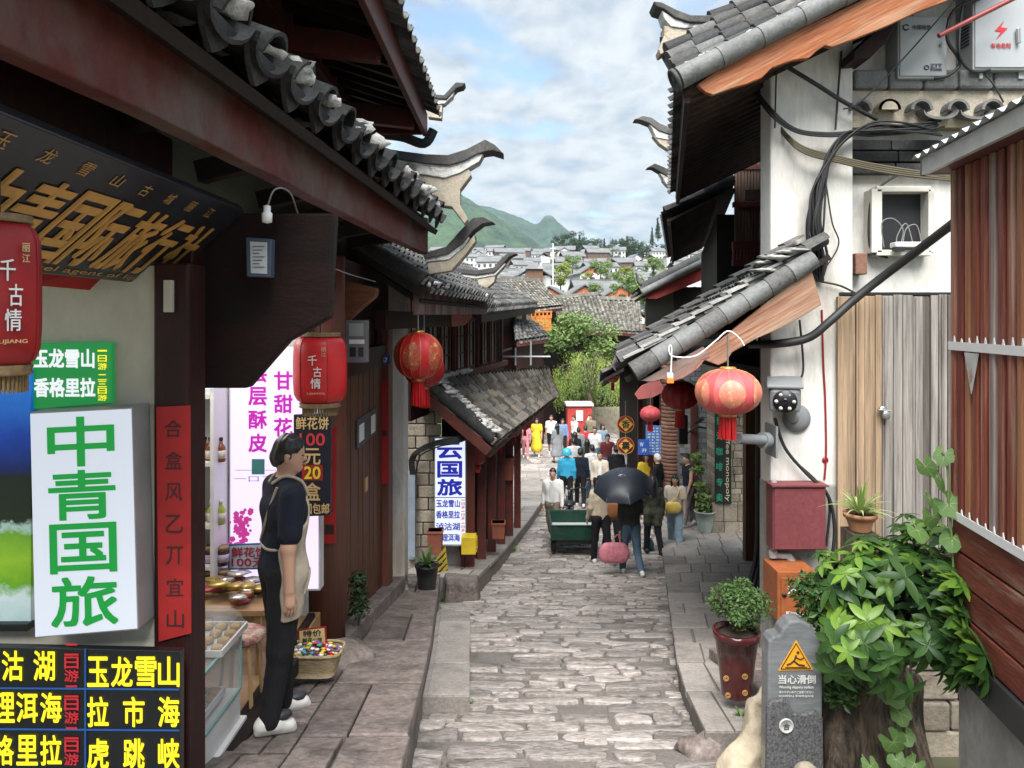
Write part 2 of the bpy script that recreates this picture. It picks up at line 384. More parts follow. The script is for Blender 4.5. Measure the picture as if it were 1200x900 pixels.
# ------------------------------------------------------------ implicit surfaces for people, rocks and roots
def cap_(a, b, r0, r1, k=.04, sq=None, sub=False):
    return dict(a=np.array(a, float), b=np.array(b, float), r0=r0, r1=r1, k=k, sq=sq, sub=sub)
def sdf_mesh(prims, res, clip=None):
    lo = np.min([np.minimum(p['a'], p['b']) - max(p['r0'], p['r1']) for p in prims if not p['sub']], axis=0) - .05 - 2 * res
    hi = np.max([np.maximum(p['a'], p['b']) + max(p['r0'], p['r1']) for p in prims if not p['sub']], axis=0) + .05 + 2 * res
    n = np.ceil((hi - lo) / res).astype(int) + 1
    ax = [lo[i] + np.arange(n[i]) * res for i in range(3)]
    fld = np.full(tuple(n), .3, np.float32)
    for p in prims:
        R = max(p['r0'], p['r1']); mg = R * (1.6 if p['sq'] else 1) + p['k'] * 2 + 3 * res
        l = np.minimum(p['a'], p['b']) - mg; h = np.maximum(p['a'], p['b']) + mg
        s = [slice(max(0, int((l[i] - lo[i]) / res)), min(n[i], int((h[i] - lo[i]) / res) + 2)) for i in range(3)]
        X, Y, Z = np.meshgrid(ax[0][s[0]], ax[1][s[1]], ax[2][s[2]], indexing='ij')
        q = np.stack([X, Y, Z], -1); a, b = p['a'].copy(), p['b'].copy(); f = 1.0
        if p['sq']:
            dv, fac = np.array(p['sq'][0], float), p['sq'][1]; dv /= np.linalg.norm(dv)
            T = np.eye(3) + (1 / fac - 1) * np.outer(dv, dv); q = (q - p['a']) @ T.T; b = T @ (b - a); a = np.zeros(3); f = min(1, fac)
        ab = b - a; L = max(ab @ ab, 1e-9); t = np.clip(((q - a) @ ab) / L, 0, 1)
        d = (np.linalg.norm(q - a - t[..., None] * ab, axis=-1) - (p['r0'] + (p['r1'] - p['r0']) * t)) * f
        blk = fld[s[0], s[1], s[2]]; k = p['k']
        if p['sub']:
            hh = np.clip(.5 - .5 * (blk + d) / k, 0, 1); new = blk * (1 - hh) + (-d) * hh + k * hh * (1 - hh)
        else:
            hh = np.clip(.5 + .5 * (blk - d) / k, 0, 1); new = blk * (1 - hh) + d * hh - k * hh * (1 - hh)
        fld[s[0], s[1], s[2]] = new
    if clip is not None:
        X, Y, Z = np.meshgrid(*ax, indexing='ij'); fld = np.maximum(fld, clip(X, Y, Z)).astype(np.float32)
    # surface nets
    f = fld; ins = f < 0
    c = np.zeros(tuple(n - 1), int)
    for i in (0, 1):
        for j in (0, 1):
            for k in (0, 1): c += ins[i:n[0] - 1 + i, j:n[1] - 1 + j, k:n[2] - 1 + k]
    act = (c > 0) & (c < 8); idx = -np.ones(act.shape, int); ids = np.argwhere(act); idx[act] = np.arange(len(ids))
    acc = np.zeros((len(ids), 3)); cnt = np.zeros(len(ids))
    cn = [(i, j, k) for i in (0, 1) for j in (0, 1) for k in (0, 1)]
    for A in cn:
        for B in cn:
            if sum(abs(A[i] - B[i]) for i in range(3)) != 1 or A > B: continue
            fa = f[ids[:, 0] + A[0], ids[:, 1] + A[1], ids[:, 2] + A[2]]; fb = f[ids[:, 0] + B[0], ids[:, 1] + B[1], ids[:, 2] + B[2]]
            cr = (fa < 0) != (fb < 0); t = np.where(cr, fa / np.where(cr, fa - fb, 1), 0)
            pt = np.array(A) + t[:, None] * (np.array(B) - np.array(A)); acc[cr] += pt[cr]; cnt[cr] += 1
    vs = lo + (ids + acc / cnt[:, None]) * res
    faces = []
    for axis in range(3):
        u, w = (axis + 1) % 3, (axis + 2) % 3
        sl0 = [slice(1, n[i] - 1) for i in range(3)]; sl0[axis] = slice(0, n[axis] - 1); sl1 = list(sl0); sl1[axis] = slice(1, n[axis])
        a_, b_ = ins[tuple(sl0)], ins[tuple(sl1)]; e = np.argwhere(a_ != b_); 
        if len(e) == 0: continue
        fl = a_[tuple(e.T)]
        base = e + np.array([0 if i == axis else 1 for i in range(3)])
        def ci(du, dw):
            g = base.copy(); g[:, u] += du; g[:, w] += dw; return idx[g[:, 0], g[:, 1], g[:, 2]]
        q = np.stack([ci(-1, -1), ci(0, -1), ci(0, 0), ci(-1, 0)], 1)
        q[~fl] = q[~fl][:, ::-1]; faces.append(q[(q >= 0).all(1)])
    return vs, np.concatenate(faces).tolist()
def blob_mesh(mb, prims, res, m, M=None):
    vs, fs = sdf_mesh(prims, res)
    if M is not None: vs = [M @ Vector(v) for v in vs]
    mb.add(vs, fs, m, True); return mb
# ============================================================ THE SETTING
GY = [-8, 0, 4, 10, 12.5, 14.5, 17.9, 22, 33, 45, 60, 100, 130, 200, 260, 350, 430, 600, 1500, 9000]
GZ = [-.2, -1.8, -2.68, -4.0, -4.5, -4.87, -5.25, -5.45, -5.92, -6.3, -6.6, -4.5, -1.5, 5.5, 12, 26, 36, 30, 20, 0]
def gz(Y): return sum(interp(Y + d, GY, GZ) for d in (-1.6, -.8, 0, .8, 1.6)) / 5
def XL(Y): return interp(Y, [0, 3.9, 5.5, 5.85, 9.5, 9.75, 11.25, 11.5, 13.5, 16.8, 21.5, 29, 34], [-.58, -.60, -.69, -.36, -.56, -.98, -1.08, -.54, -.35, .1, .9, 1.0, .2])
def XR(Y): return interp(Y, [0, 4.7, 6.3, 13.9, 17, 21, 25, 30, 34], [1.1, 1.25, 1.42, 2.85, 3.4, 3.7, 3.8, 3.6, 5.2])
GRASSY = weathered('valley_ground', (.10, .10, .06), (.16, .15, .10), (.06, .09, .03), (1, 1, 1), .05, .95, .2, 1.5)
def ground():
    ys = [-8 + i for i in range(0, 70)] + [62 + i * 6 for i in range(80)] + [560, 700, 1000, 1500, 2500, 4000, 6000, 9000]
    xs = [-6000, -2500, -1000, -500, -250, -120, -60, -30, -15, -8, -4, -2, 0, 2, 4, 8, 15, 30, 60, 120, 250, 500, 1000, 2500, 6000]
    mb = MB(); vs = [(x, y, gz(y) - .12 + (sin(x * .02 + y * .013) * 2.5 if y > 90 else 0)) for y in ys for x in xs]; n = len(xs)
    mb.add(vs, [[j * n + i, j * n + i + 1, (j + 1) * n + i + 1, (j + 1) * n + i] for j in range(len(ys) - 1) for i in range(n - 1)], GRASSY, True)
    mb.build('ground', kind='structure')
ground()

def ribbon(name, xa, xb, ya, yb, dz, m, step=.4, drop=.6, nx=6, bumpy=0):
    """a strip of paving that follows the slope, with side faces down into the ground"""
    n = max(2, int((yb - ya) / step)); mb = MB(); vs = []; rnd = random.Random(3)
    for i in range(n + 1):
        y = ya + (yb - ya) * i / n; a, b = xa(y), xb(y)
        for j in range(nx + 1): vs.append((a + (b - a) * j / nx, y, gz(y) + dz(y) + rnd.uniform(-bumpy, bumpy)))
    k = nx + 1
    mb.add(vs, [[i * k + j, i * k + j + 1, (i + 1) * k + j + 1, (i + 1) * k + j] for i in range(n) for j in range(nx)], m, True)
    for j in (0, nx):
        t = [vs[i * k + j] for i in range(n + 1)]; mb.add(t + [(x, y, z - drop) for x, y, z in t], [[i, i + 1, n + 2 + i, n + 1 + i] for i in range(n)], m)
    for i in (0, n):
        t = vs[i * k:(i + 1) * k]; mb.add(t + [(x, y, z - drop) for x, y, z in t], [[j, j + 1, k + j + 1, k + j] for j in range(nx)], m)
    return mb.build(name, kind='structure')
ribbon('street', lambda y: XL(y) - .5, lambda y: XR(y) + .5, -2, 60, lambda y: .004, MORTAR, .25, .3, 10, .008)

def stone(mb, c, lx, ly, ang, h, m, rnd, slope, rough=.006, tilt=.01, n=3):
    """one worn paving stone: irregular outline, soft edges, uneven top"""
    ca, sa = cos(ang), sin(ang); pts = []
    N = 12
    for i in range(N):
        t = 2 * pi * i / N; e = 5.0
        x = abs(cos(t)) ** (2 / e) * (1 if cos(t) >= 0 else -1); y = abs(sin(t)) ** (2 / e) * (1 if sin(t) >= 0 else -1)
        k = 1 + rnd.uniform(-.09, .05); pts.append((x * k, y * (1 + rnd.uniform(-.16, .06))))
    vs = []; tx, ty = rnd.uniform(-tilt, tilt), rnd.uniform(-tilt, tilt)
    ph = rnd.uniform(0, 9)
    for (s, dz) in ((1.0, -.05), (.995, h * .55), (.965, h * .88), (.91, h), (.5, h * 1.02)):
        for x, y in pts:
            X = x * s * lx / 2; Yy = y * s * ly / 2
            w = rough * (sin(X * 17 + ph) * cos(Yy * 23 + ph * 2) + .5 * sin(X * 41 + Yy * 37 + ph)) if dz > 0 else 0
            vs.append((c[0] + X * ca - Yy * sa, c[1] + X * sa + Yy * ca, c[2] + dz + w + tx * x + ty * y + (Yy * ca + X * sa) * slope))
    fs = []
    for r in range(4):
        for i in range(N): fs.append([r * N + i, r * N + (i + 1) % N, (r + 1) * N + (i + 1) % N, (r + 1) * N + i])
    fs.append([4 * N + i for i in range(N)])
    mb.add(vs, fs, m, True)
def cobbles():
    rnd = random.Random(11); mb = MB(); y = .5
    while y < 40:
        h = rnd.uniform(.15, .24) if y < 22 else rnd.uniform(.24, .34)
        x = XL(y) - .02; x1 = XR(y) + (.1 if y < 16 else .3)
        lane = rnd.uniform(0, 9)
        while x < x1:
            w = rnd.choice([.22, .30, .38, .46, .56, .68]) * rnd.uniform(.85, 1.15)
            if x + w > x1 + .08: w = max(.14, x1 + .05 - x)
            yy = y + h / 2 + .07 * sin(x * 1.3 + lane) * .5 + rnd.uniform(-.02, .02)
            if rnd.random() < .93:
                if w < .34 and rnd.random() < .3:
                    for q in (0, 1): stone(mb, (x + w / 2, yy - h * .25 + q * h * .5, gz(yy)), w * .9, h * .42, rnd.uniform(-.1, .1), .02, COBBLE, rnd, -.2)
                else:
                    sl = (gz(yy + .2) - gz(yy - .2)) / .4
                    stone(mb, (x + w / 2, yy, gz(yy)), w * rnd.uniform(.94, .99), h * rnd.uniform(.87, .97), rnd.uniform(-.07, .07), rnd.uniform(.020, .034), COBBLE, rnd, sl)
            x += w
        y += h
    mb.build('street_paving', kind='structure')
cobbles()

# left raised walk (upper terrace) and its lower step, slabs laid on a bed
def TE(y): return interp(y, [2, 3.9, 7.5, 11.3], [-.50, -.58, -.80, -1.10])
def tz(y): return interp(y, [2, 5, 8.5, 11.4], [.30, .30, .33, .36])
ribbon('left_terrace', lambda y: -2.2, TE, 1.5, 11.3, tz, MORTAR, .4, .9)
ribbon('lower_step', lambda y: TE(y) - .1, lambda y: interp(y, [5.8, 9.5], [-.33, -.54]), 5.8, 9.6, lambda y: .14, SLAB_GREY, .6, .5)
def slabs(name, xa, xb, ya, yb, dz, m, lx, ly, seed, h=.02, off=.5):
    rnd = random.Random(seed); mb = MB(); y = ya
    while y < yb - .05:
        ll = ly * rnd.uniform(.8, 1.2); ll = min(ll, yb - y); x = xa(y + ll / 2); x1 = xb(y + ll / 2); first = True
        while x < x1 - .03:
            w = lx * rnd.uniform(.8, 1.25) * (off if first and rnd.random() < .5 else 1); first = False
            if x1 - x - w < .12: w = x1 - x
            yc = y + ll / 2; sl = (gz(yc + .2) + dz(yc + .2) - gz(yc - .2) - dz(yc - .2)) / .4
            z = gz(yc) + dz(yc); g = .011
            b = []
            def skew(X, Yq): u = (X - xa(yc)) / max(.01, x1 - xa(yc)); return xa(Yq) + (xb(Yq) - xa(Yq)) * u
            for (ax, ay) in ((x + g, y + g), (x + w - g, y + g), (x + w - g, y + ll - g), (x + g, y + ll - g)):
                b.append(Vector((skew(ax, ay) + rnd.uniform(-g, g) * .7, ay + rnd.uniform(-g, g) * .7, z + (ay - yc) * sl + rnd.uniform(-.003, .003))))
            ctr = sum(b, Vector()) / 4; up = Vector((0, 0, h))
            t1 = [p + up * .8 for p in b]; t2 = [ctr + (p - ctr) * .965 + up for p in b]
            mb.add([p - Vector((0, 0, .04)) for p in b] + t1 + t2, [[i, (i + 1) % 4, 4 + (i + 1) % 4, 4 + i] for i in range(4)] + [[4 + i, 4 + (i + 1) % 4, 8 + (i + 1) % 4, 8 + i] for i in range(4)] + [[8, 9, 10, 11]], m)
            x += w
        y += ll
    mb.build(name, kind='structure')
slabs('terrace_edge_paving', lambda y: TE(y) - .62, lambda y: TE(y) + .02, 1.6, 11.3, tz, SLAB, .64, 1.3, 5, .05)
slabs('terrace_paving', lambda y: -1.56, lambda y: TE(y) - .63, 1.6, 11.3, tz, SLAB, .16, .5, 6, .022)
slabs('step_paving', lambda y: TE(y) + .03, lambda y: interp(y, [5.8, 9.5], [-.33, -.54]) + .015, 5.8, 9.6, lambda y: .14, SLAB_GREY, .8, 1.1, 7)
# left walk further down, past the gap
def LW(y): return interp(y, [11.6, 14, 17, 21.5, 26, 29], [-2.6, -2.0, -1.5, -.7, -.4, -.2])
ribbon('left_walk', LW, XL, 11.5, 29, lambda y: interp(y, [11.5, 16, 21, 29], [.32, .28, .25, .12]), MORTAR, .5, .6)
slabs('left_walk_paving', LW, lambda y: XL(y) + .02, 11.5, 29, lambda y: interp(y, [11.5, 16, 21, 29], [.32, .28, .25, .12]), SLAB_GREY, .75, .9, 8)
# right raised pavement
def RW(y): return interp(y, [3, 7, 10, 15, 18, 22, 27], [2.6, 2.75, 3.6, 5.2, 5.8, 5.2, 4.6])
def rz(y): return interp(y, [3, 6, 12, 18, 27], [.16, .16, .16, .16, .08])
ribbon('right_pavement', XR, RW, 4.9, 27, rz, MORTAR, .4, .5)
slabs('right_pavement_paving', lambda y: XR(y) - .015, RW, 4.9, 27, rz, SLAB_GREY, .42, .95, 9)
slabs('wall_side_paving', lambda y: 1.83, lambda y: 2.6, 5.3, 7.0, lambda y: .23, SLAB, .75, .8, 10, .05)

# loose kerb stones
def kerb_rock(c, r, seed, label, m=ROCK):
    mb = MB(); mb.blob(c, r, m, seed, .35); o = mb.build('rock', label=label, cat='rock', origin=c); return o
def stone_block():
    c = P(541, 697, 11.3); rnd = random.Random(5); j = lambda: rnd.uniform(-.03, .03); mb = MB(); w, d, h = .27, .26, .34
    b = [c + V(sx * w + j(), sy * d + j(), -.25) for sx, sy in ((-1, -1), (1, -1), (1, 1), (-1, 1))]; mb.hexa(b, [c + V((p.x - c.x) * .9 + j(), (p.y - c.y) * .9 + j(), h * .75 + j()) for p in b], SLAB)
    mb.build('rock', label='rough squared stone block at the gap between the two left walks', cat='rock', bevel=.045, origin=c)
stone_block()
kerb_rock(Vector((1.28, 4.95, gz(4.95) + .02)), (.17, .14, .11), 4, 'grey kerb rock below the potted shrub', SLAB)
kerb_rock(Vector((1.46, 5.15, gz(5.1) + .05)), (.12, .16, .10), 6, 'small dark kerb rock tucked under the shrub pot', SLAB)

# ------------------------------------------------------------ mountains
def mountain(name, prof, yc, wid, seed, c1, c2, amp):
    rnd = random.Random(seed); m = weathered(name + '_forest', c1, c2, tuple(c * .6 for c in c1), (1, 1, 1), .016, .95, .9, .09, (.45, .58), 0, 12, mul=.95)
    xs = np.concatenate([np.linspace(-2200, -620, 20), np.linspace(-600, 560, 190), np.linspace(600, 1800, 16)]); ys = np.linspace(yc - wid * 1.6, yc + wid * .9, 130); px = [p[0] for p in prof]; pz = [p[1] for p in prof]
    ph = [rnd.uniform(0, 6) for _ in range(8)]; vs = []
    for y in ys:
        for x in xs:
            q = math.exp(-((y - yc) / wid) ** 2)
            nz = amp * (sin(x * .011 + ph[0] + y * .004) + .6 * sin(x * .027 + y * .019 + ph[1]) + .35 * sin(x * .061 - y * .043 + ph[2]) + .2 * sin(x * .13 + y * .09 + ph[3]))
            vs.append((x, y, interp(x, px, pz) * q + nz * (.25 + .75 * abs((y - yc) / wid)) * min(1, q * 2) + rnd.uniform(-1, 1) * 4 * q - 20))
    n = len(xs); mb = MB(); mb.add(vs, [[j * n + i, j * n + i + 1, (j + 1) * n + i + 1, (j + 1) * n + i] for j in range(len(ys) - 1) for i in range(n - 1)], m, True)
    mb.build(name, kind='structure')
mountain('hill_near', [(-2200, 520), (-700, 520), (-300, 470), (-157, 425), (-28, 348), (60, 290), (130, 235), (260, 150), (500, 60), (1800, 20)], 2500, 650, 1, (.022, .060, .020), (.075, .135, .045), 10)
mountain('hill_far', [(-2200, 560), (-300, 575), (-100, 545), (40, 490), (105, 462), (128, 470), (150, 500), (170, 504), (190, 496), (215, 468), (270, 420), (350, 350), (600, 200), (1800, 80)], 3500, 750, 2, (.028, .072, .038), (.065, .12, .06), 6)

# ------------------------------------------------------------ trees
LEAF_A = leafm('leaf_green', (.10, .17, .04), (.22, .31, .10)); LEAF_B = leafm('leaf_dark', (.018, .042, .016), (.05, .09, .035))
LEAF_Y = leafm('leaf_yellow_green', (.15, .22, .03), (.30, .36, .07)); LEAF_W = leafm('willow_leaf', (.26, .38, .06), (.48, .56, .16), .4)
BARK = weathered('bark', (.09, .07, .05), (.16, .13, .10), (.05, .04, .03), (3, 3, .6), 2, .9, .8, 10)
def leaf_cloud(mb, rnd, clumps, n, size, m, flat=.8):
    """n small leaf faces scattered in the shell of irregular clumps"""
    for _ in range(n):
        c, r = rnd.choice(clumps); d = Vector((rnd.gauss(0, 1), rnd.gauss(0, 1), rnd.gauss(0, 1))).normalized()
        rr = r * (rnd.random() ** .4); p = Vector(c) + Vector((d.x * rr, d.y * rr, d.z * rr * flat))
        a = Vector((rnd.gauss(0, 1), rnd.gauss(0, 1), rnd.gauss(0, .5))).normalized(); nn = (d + Vector((rnd.gauss(0, .5), rnd.gauss(0, .5), rnd.gauss(.4, .5)))).normalized()
        a = (a - nn * a.dot(nn)).normalized(); b = nn.cross(a); s = size * rnd.uniform(.6, 1.3)
        mb.add([p - a * s, p + b * s * .42 + nn * s * .1, p + a * s, p - b * s * .42 + nn * s * .1], [[0, 1, 2, 3]], m)
def clump_set(rnd, h, w, n, rmin, rmax, base=.3):
    out = []
    for _ in range(n):
        t = rnd.uniform(0, 2 * pi); z = rnd.uniform(base, 1); rad = w * sqrt(rnd.random()) * (1 - abs((z - .62) / .55) ** 2 * .75)
        out.append(((rad * cos(t), rad * sin(t), z * h), rnd.uniform(rmin, rmax)))
    return out
def tree(name, label, loc, h, w, leafmat, n, size, seed, group=None, nclump=26):
    rnd = random.Random(seed); t = thing(name, label, 'tree', (0, 0, 0), group)
    cl = clump_set(rnd, h * .88, w, nclump, w * .22, w * .42)
    mb = MB(); mb.tube(crom([(0, 0, -.3), (.06 * w, 0, h * .25), (-.03 * w, .05 * w, h * .5), (0, 0, h * .8)], 4), [w * .09 * (1 - i / 16) + .01 for i in range(13)], BARK, 8)
    for c, r in rnd.sample(cl, min(9, len(cl))):
        z0 = c[2] * rnd.uniform(.35, .6); mb.tube(crom([(0, 0, z0), (c[0] * .5, c[1] * .5, (z0 + c[2]) / 2 + .1), c], 3), [w * .035 * (1 - i / 9) + .006 for i in range(7)], BARK, 6)
    mb.build('trunk', t)
    mb = MB(); leaf_cloud(mb, rnd, cl, n, size, leafmat); mb.build('crown', t); t.location = loc; return t
# the two trees at the foot of the street
p = P(668, 520, 40); tree('broadleaf_tree', 'bushy broadleaf tree rising above the willow at the foot of the street', (p.x, 40.5, gz(40)), 7.0, 2.6, LEAF_A, 10000, .12, 5, None, 44)
def willow(loc, h, w, seed):
    rnd = random.Random(seed); t = thing('willow_tree', 'yellow-green weeping willow behind the red booth', 'tree', (0, 0, 0))
    mb = MB(); mb.tube(crom([(0, 0, -.3), (.2, 0, h * .3), (0, .1, h * .6), (.1, 0, h * .85)], 4), [.2 - i * .012 for i in range(13)], BARK, 8)
    tips = []
    for i in range(30):
        a = rnd.uniform(0, 2 * pi); r = w * sqrt(rnd.uniform(.1, 1)); z = h * rnd.uniform(.80, 1.0) - r * r * .42; z = max(z, h * .62); tips.append((r * cos(a), r * sin(a), z))
        if i < 16: mb.tube(crom([(.1, 0, h * .5), (r * cos(a) * .5, r * sin(a) * .5, z + .15), tips[-1]], 3), .03, BARK, 5)
    mb.build('trunk', t); mb = MB()
    for tip in tips:
        lm = LEAF_W if rnd.random() < .7 else LEAF_A
        for k in range(26):
            q = Vector(tip) + Vector((rnd.gauss(0, .17), rnd.gauss(0, .17), rnd.gauss(0, .10))); L = min(rnd.uniform(.5, 1.7), q.z - 1.3); dx, dy = rnd.uniform(-.25, .25), rnd.uniform(-.25, .25)
            for s in range(int(L / .085)):
                u = s * .085; pp = q + Vector((dx * u + rnd.gauss(0, .02), dy * u + rnd.gauss(0, .02), -u)); a = Vector((rnd.gauss(0, .6), rnd.gauss(0, .6), -1)).normalized(); b = a.cross(Vector((rnd.gauss(0, 1), rnd.gauss(0, 1), .1))).normalized()
                l = rnd.uniform(.07, .12); mb.add([pp, pp + a * l * .5 + b * .018, pp + a * l, pp + a * l * .5 - b * .018], [[0, 1, 2, 3]], lm)
    mb.build('crown', t); t.location = loc
p = P(690, 520, 37); willow((p.x, 37.5, gz(37)), 4.6, 1.75, 8)

# trees among the far roofs and along the hilltop
def far_trees():
    protos = []
    kinds = [('round_tree', 'tree', LEAF_Y, 6, 3.0, .1), ('round_tree', 'tree', LEAF_A, 7, 3.4, .1), ('hilltop_tree', 'tree', LEAF_B, 13, 5.0, .05), ('conifer_tree', 'conifer', LEAF_B, 14, 3.4, .05)]
    def make(k):
        nm, cat, m, h, w, base = kinds[k]; rnd = random.Random(50 + k); t = thing(nm, '', cat)
        mb = MB(); mb.tube([(0, 0, -1.5), (0, 0, h * .75)], [w * .09, w * .03], BARK, 6); mb.build('trunk', t)
        if k == 3: cl = [((rnd.gauss(0, .3), rnd.gauss(0, .3), 1.2 + z * 12.5), max(.3, (1 - z) * 2.5) * rnd.uniform(.7, 1.15)) for z in [i / 26 for i in range(27)]]
        else: cl = clump_set(rnd, h, w, 20, w * .25, w * .45, base)
        mb = MB(); leaf_cloud(mb, rnd, cl, 1500, .34 if k < 2 else .5, m); mb.build('crown', t); return t
    ps = [make(k) for k in range(4)]; used = set(); rnd = random.Random(77)
    def place(k, px, py, Y, s, label, group):
        t = ps[k] if k not in used else copy_tree(ps[k]); used.add(k)
        p = P(px, py, Y); t.location = (p.x, Y, p.z); t.scale = (s, s, s * rnd.uniform(.9, 1.1)); t.rotation_euler.z = rnd.uniform(0, 6)
        t['label'] = label; t['group'] = group
    for px, py, Y, s, k, lab in ((657, 334, 130, .75, 0, 'bright yellow-green tree left of centre among the far grey roofs'), (664, 322, 150, .6, 0, 'small yellow-green tree above the brightest tree among the roofs'), (734, 331, 150, .75, 0, 'tall yellow-green tree beside the far white gable house'),
            (704, 332, 140, .85, 1, 'round green tree between the orange gable and the white house'), (671, 317, 170, .75, 1, 'dark green tree beside the far lookout pavilion'), (690, 335, 140, .55, 0, 'low yellow-green bush tree below the orange gable'),
            (737, 356, 100, .85, 1, 'wide green tree in front of the row of orange gables'), (697, 349, 105, .45, 1, 'low green tree just left of the widest tree in the roofs'), (766, 325, 150, .8, 1, 'round olive tree near the upturned red roof at right'),
            (722, 333, 150, .55, 1, 'small green tree left of the tall yellow-green tree'), (757, 372, 72, .7, 1, 'loose green tree behind the low tiled roof at right')):
        place(k, px, py + 1, Y, s * .74, lab, 'trees among the far roofs')
    for i in range(44):
        px = 655 + i * 4.6 + rnd.uniform(-2, 2); py = interp(px, [655, 700, 760, 860], [303, 318, 322, 322]) - rnd.uniform(0, 10)
        if rnd.random() < .12 and px < 690: continue
        place(2, px, py, rnd.uniform(400, 440), rnd.uniform(.75, 1.15), 'dark broadleaf tree in the belt along the far hilltop', 'trees along the hilltop')
    for px, py, s in ((679, 292, 1.0), (771, 272, 1.0), (764, 278, .7), (735, 290, .8), (708, 292, .75), (690, 300, .6), (803, 285, .8)):
        place(3, px, py + 8, 425, s * .95, 'pointed conifer standing above the far hilltop belt', 'conifers along the hilltop')
far_trees()

# ------------------------------------------------------------ the far town
FARROOF = weathered('far_roof', (.13, .135, .14), (.20, .205, .21), (.26, .26, .25), (1, 1, 1), .4, .9, .4, 5, (.5, .7), 0, .05)
FARWALL = weathered('far_wall', (.60, .60, .58), (.72, .72, .70), (.45, .44, .41), (1, 1, 1), .3, .9, 0, 3, (.55, .8))
FARBROWN = plain('far_timber', (.16, .08, .05), .8, .2, 2); FARORANGE = plain('far_gable', (.50, .16, .08), .7, .2, 2); FARWIN = plain('far_window', (.07, .08, .10), .3, .3, 2)
def far_house(k, w, d, h, rh, gable, label):
    t = thing('town_house', label, 'house', (0, 0, 0), 'houses of the far town')
    mb = MB(); mb.hexa([(-w / 2, -d / 2, -4), (w / 2, -d / 2, -4), (w / 2, d / 2, -4), (-w / 2, d / 2, -4)], [(-w / 2, -d / 2, h), (w / 2, -d / 2, h), (w / 2, d / 2, h), (-w / 2, d / 2, h)], FARWALL if k != 3 else FARBROWN)
    if gable: mb.prism([(-w / 2, -d / 2 + .01, h), (w / 2, -d / 2 + .01, h), (0, -d / 2 + .01, h + rh * .92)], (0, d - .02, 0), FARORANGE if k == 2 else FARWALL)
    mb.build('wall', t); mb = MB(); o = .5
    if gable:
        for s in (-1, 1): mb.hexa([(s * (w / 2 + o), -d / 2 - o, h - .28), (s * (w / 2 + o), d / 2 + o, h - .28), (0, d / 2 + o, h + rh), (0, -d / 2 - o, h + rh)], [(s * (w / 2 + o), -d / 2 - o, h - .03), (s * (w / 2 + o), d / 2 + o, h - .03), (0, d / 2 + o, h + rh + .25), (0, -d / 2 - o, h + rh + .25)], FARROOF)
    else:
        for s in (-1, 1): mb.hexa([(-w / 2 - o, s * (d / 2 + o), h - .28), (w / 2 + o, s * (d / 2 + o), h - .28), (w / 2 + o, 0, h + rh), (-w / 2 - o, 0, h + rh)], [(-w / 2 - o, s * (d / 2 + o), h - .03), (w / 2 + o, s * (d / 2 + o), h - .03), (w / 2 + o, 0, h + rh + .25), (-w / 2 - o, 0, h + rh + .25)], FARROOF)
        mb.bar((-w / 2 - o, 0, h + rh + .25), (w / 2 + o, 0, h + rh + .25), .35, .35, FARROOF)
    mb.build('roof', t)
    nw = max(2, int(w / 2.2))
    for fl in range(1 if h < 4 else 2):
        mb = MB()
        for i in range(nw):
            x = -w / 2 + w * (i + .5) / nw; z = h - 1.6 - fl * 2.6; mb.box(x - .5, x + .5, -d / 2 - .06, -d / 2 + .05, z - .6, z + .6, FARWIN)
        mb.build('window_band', t)
    return t
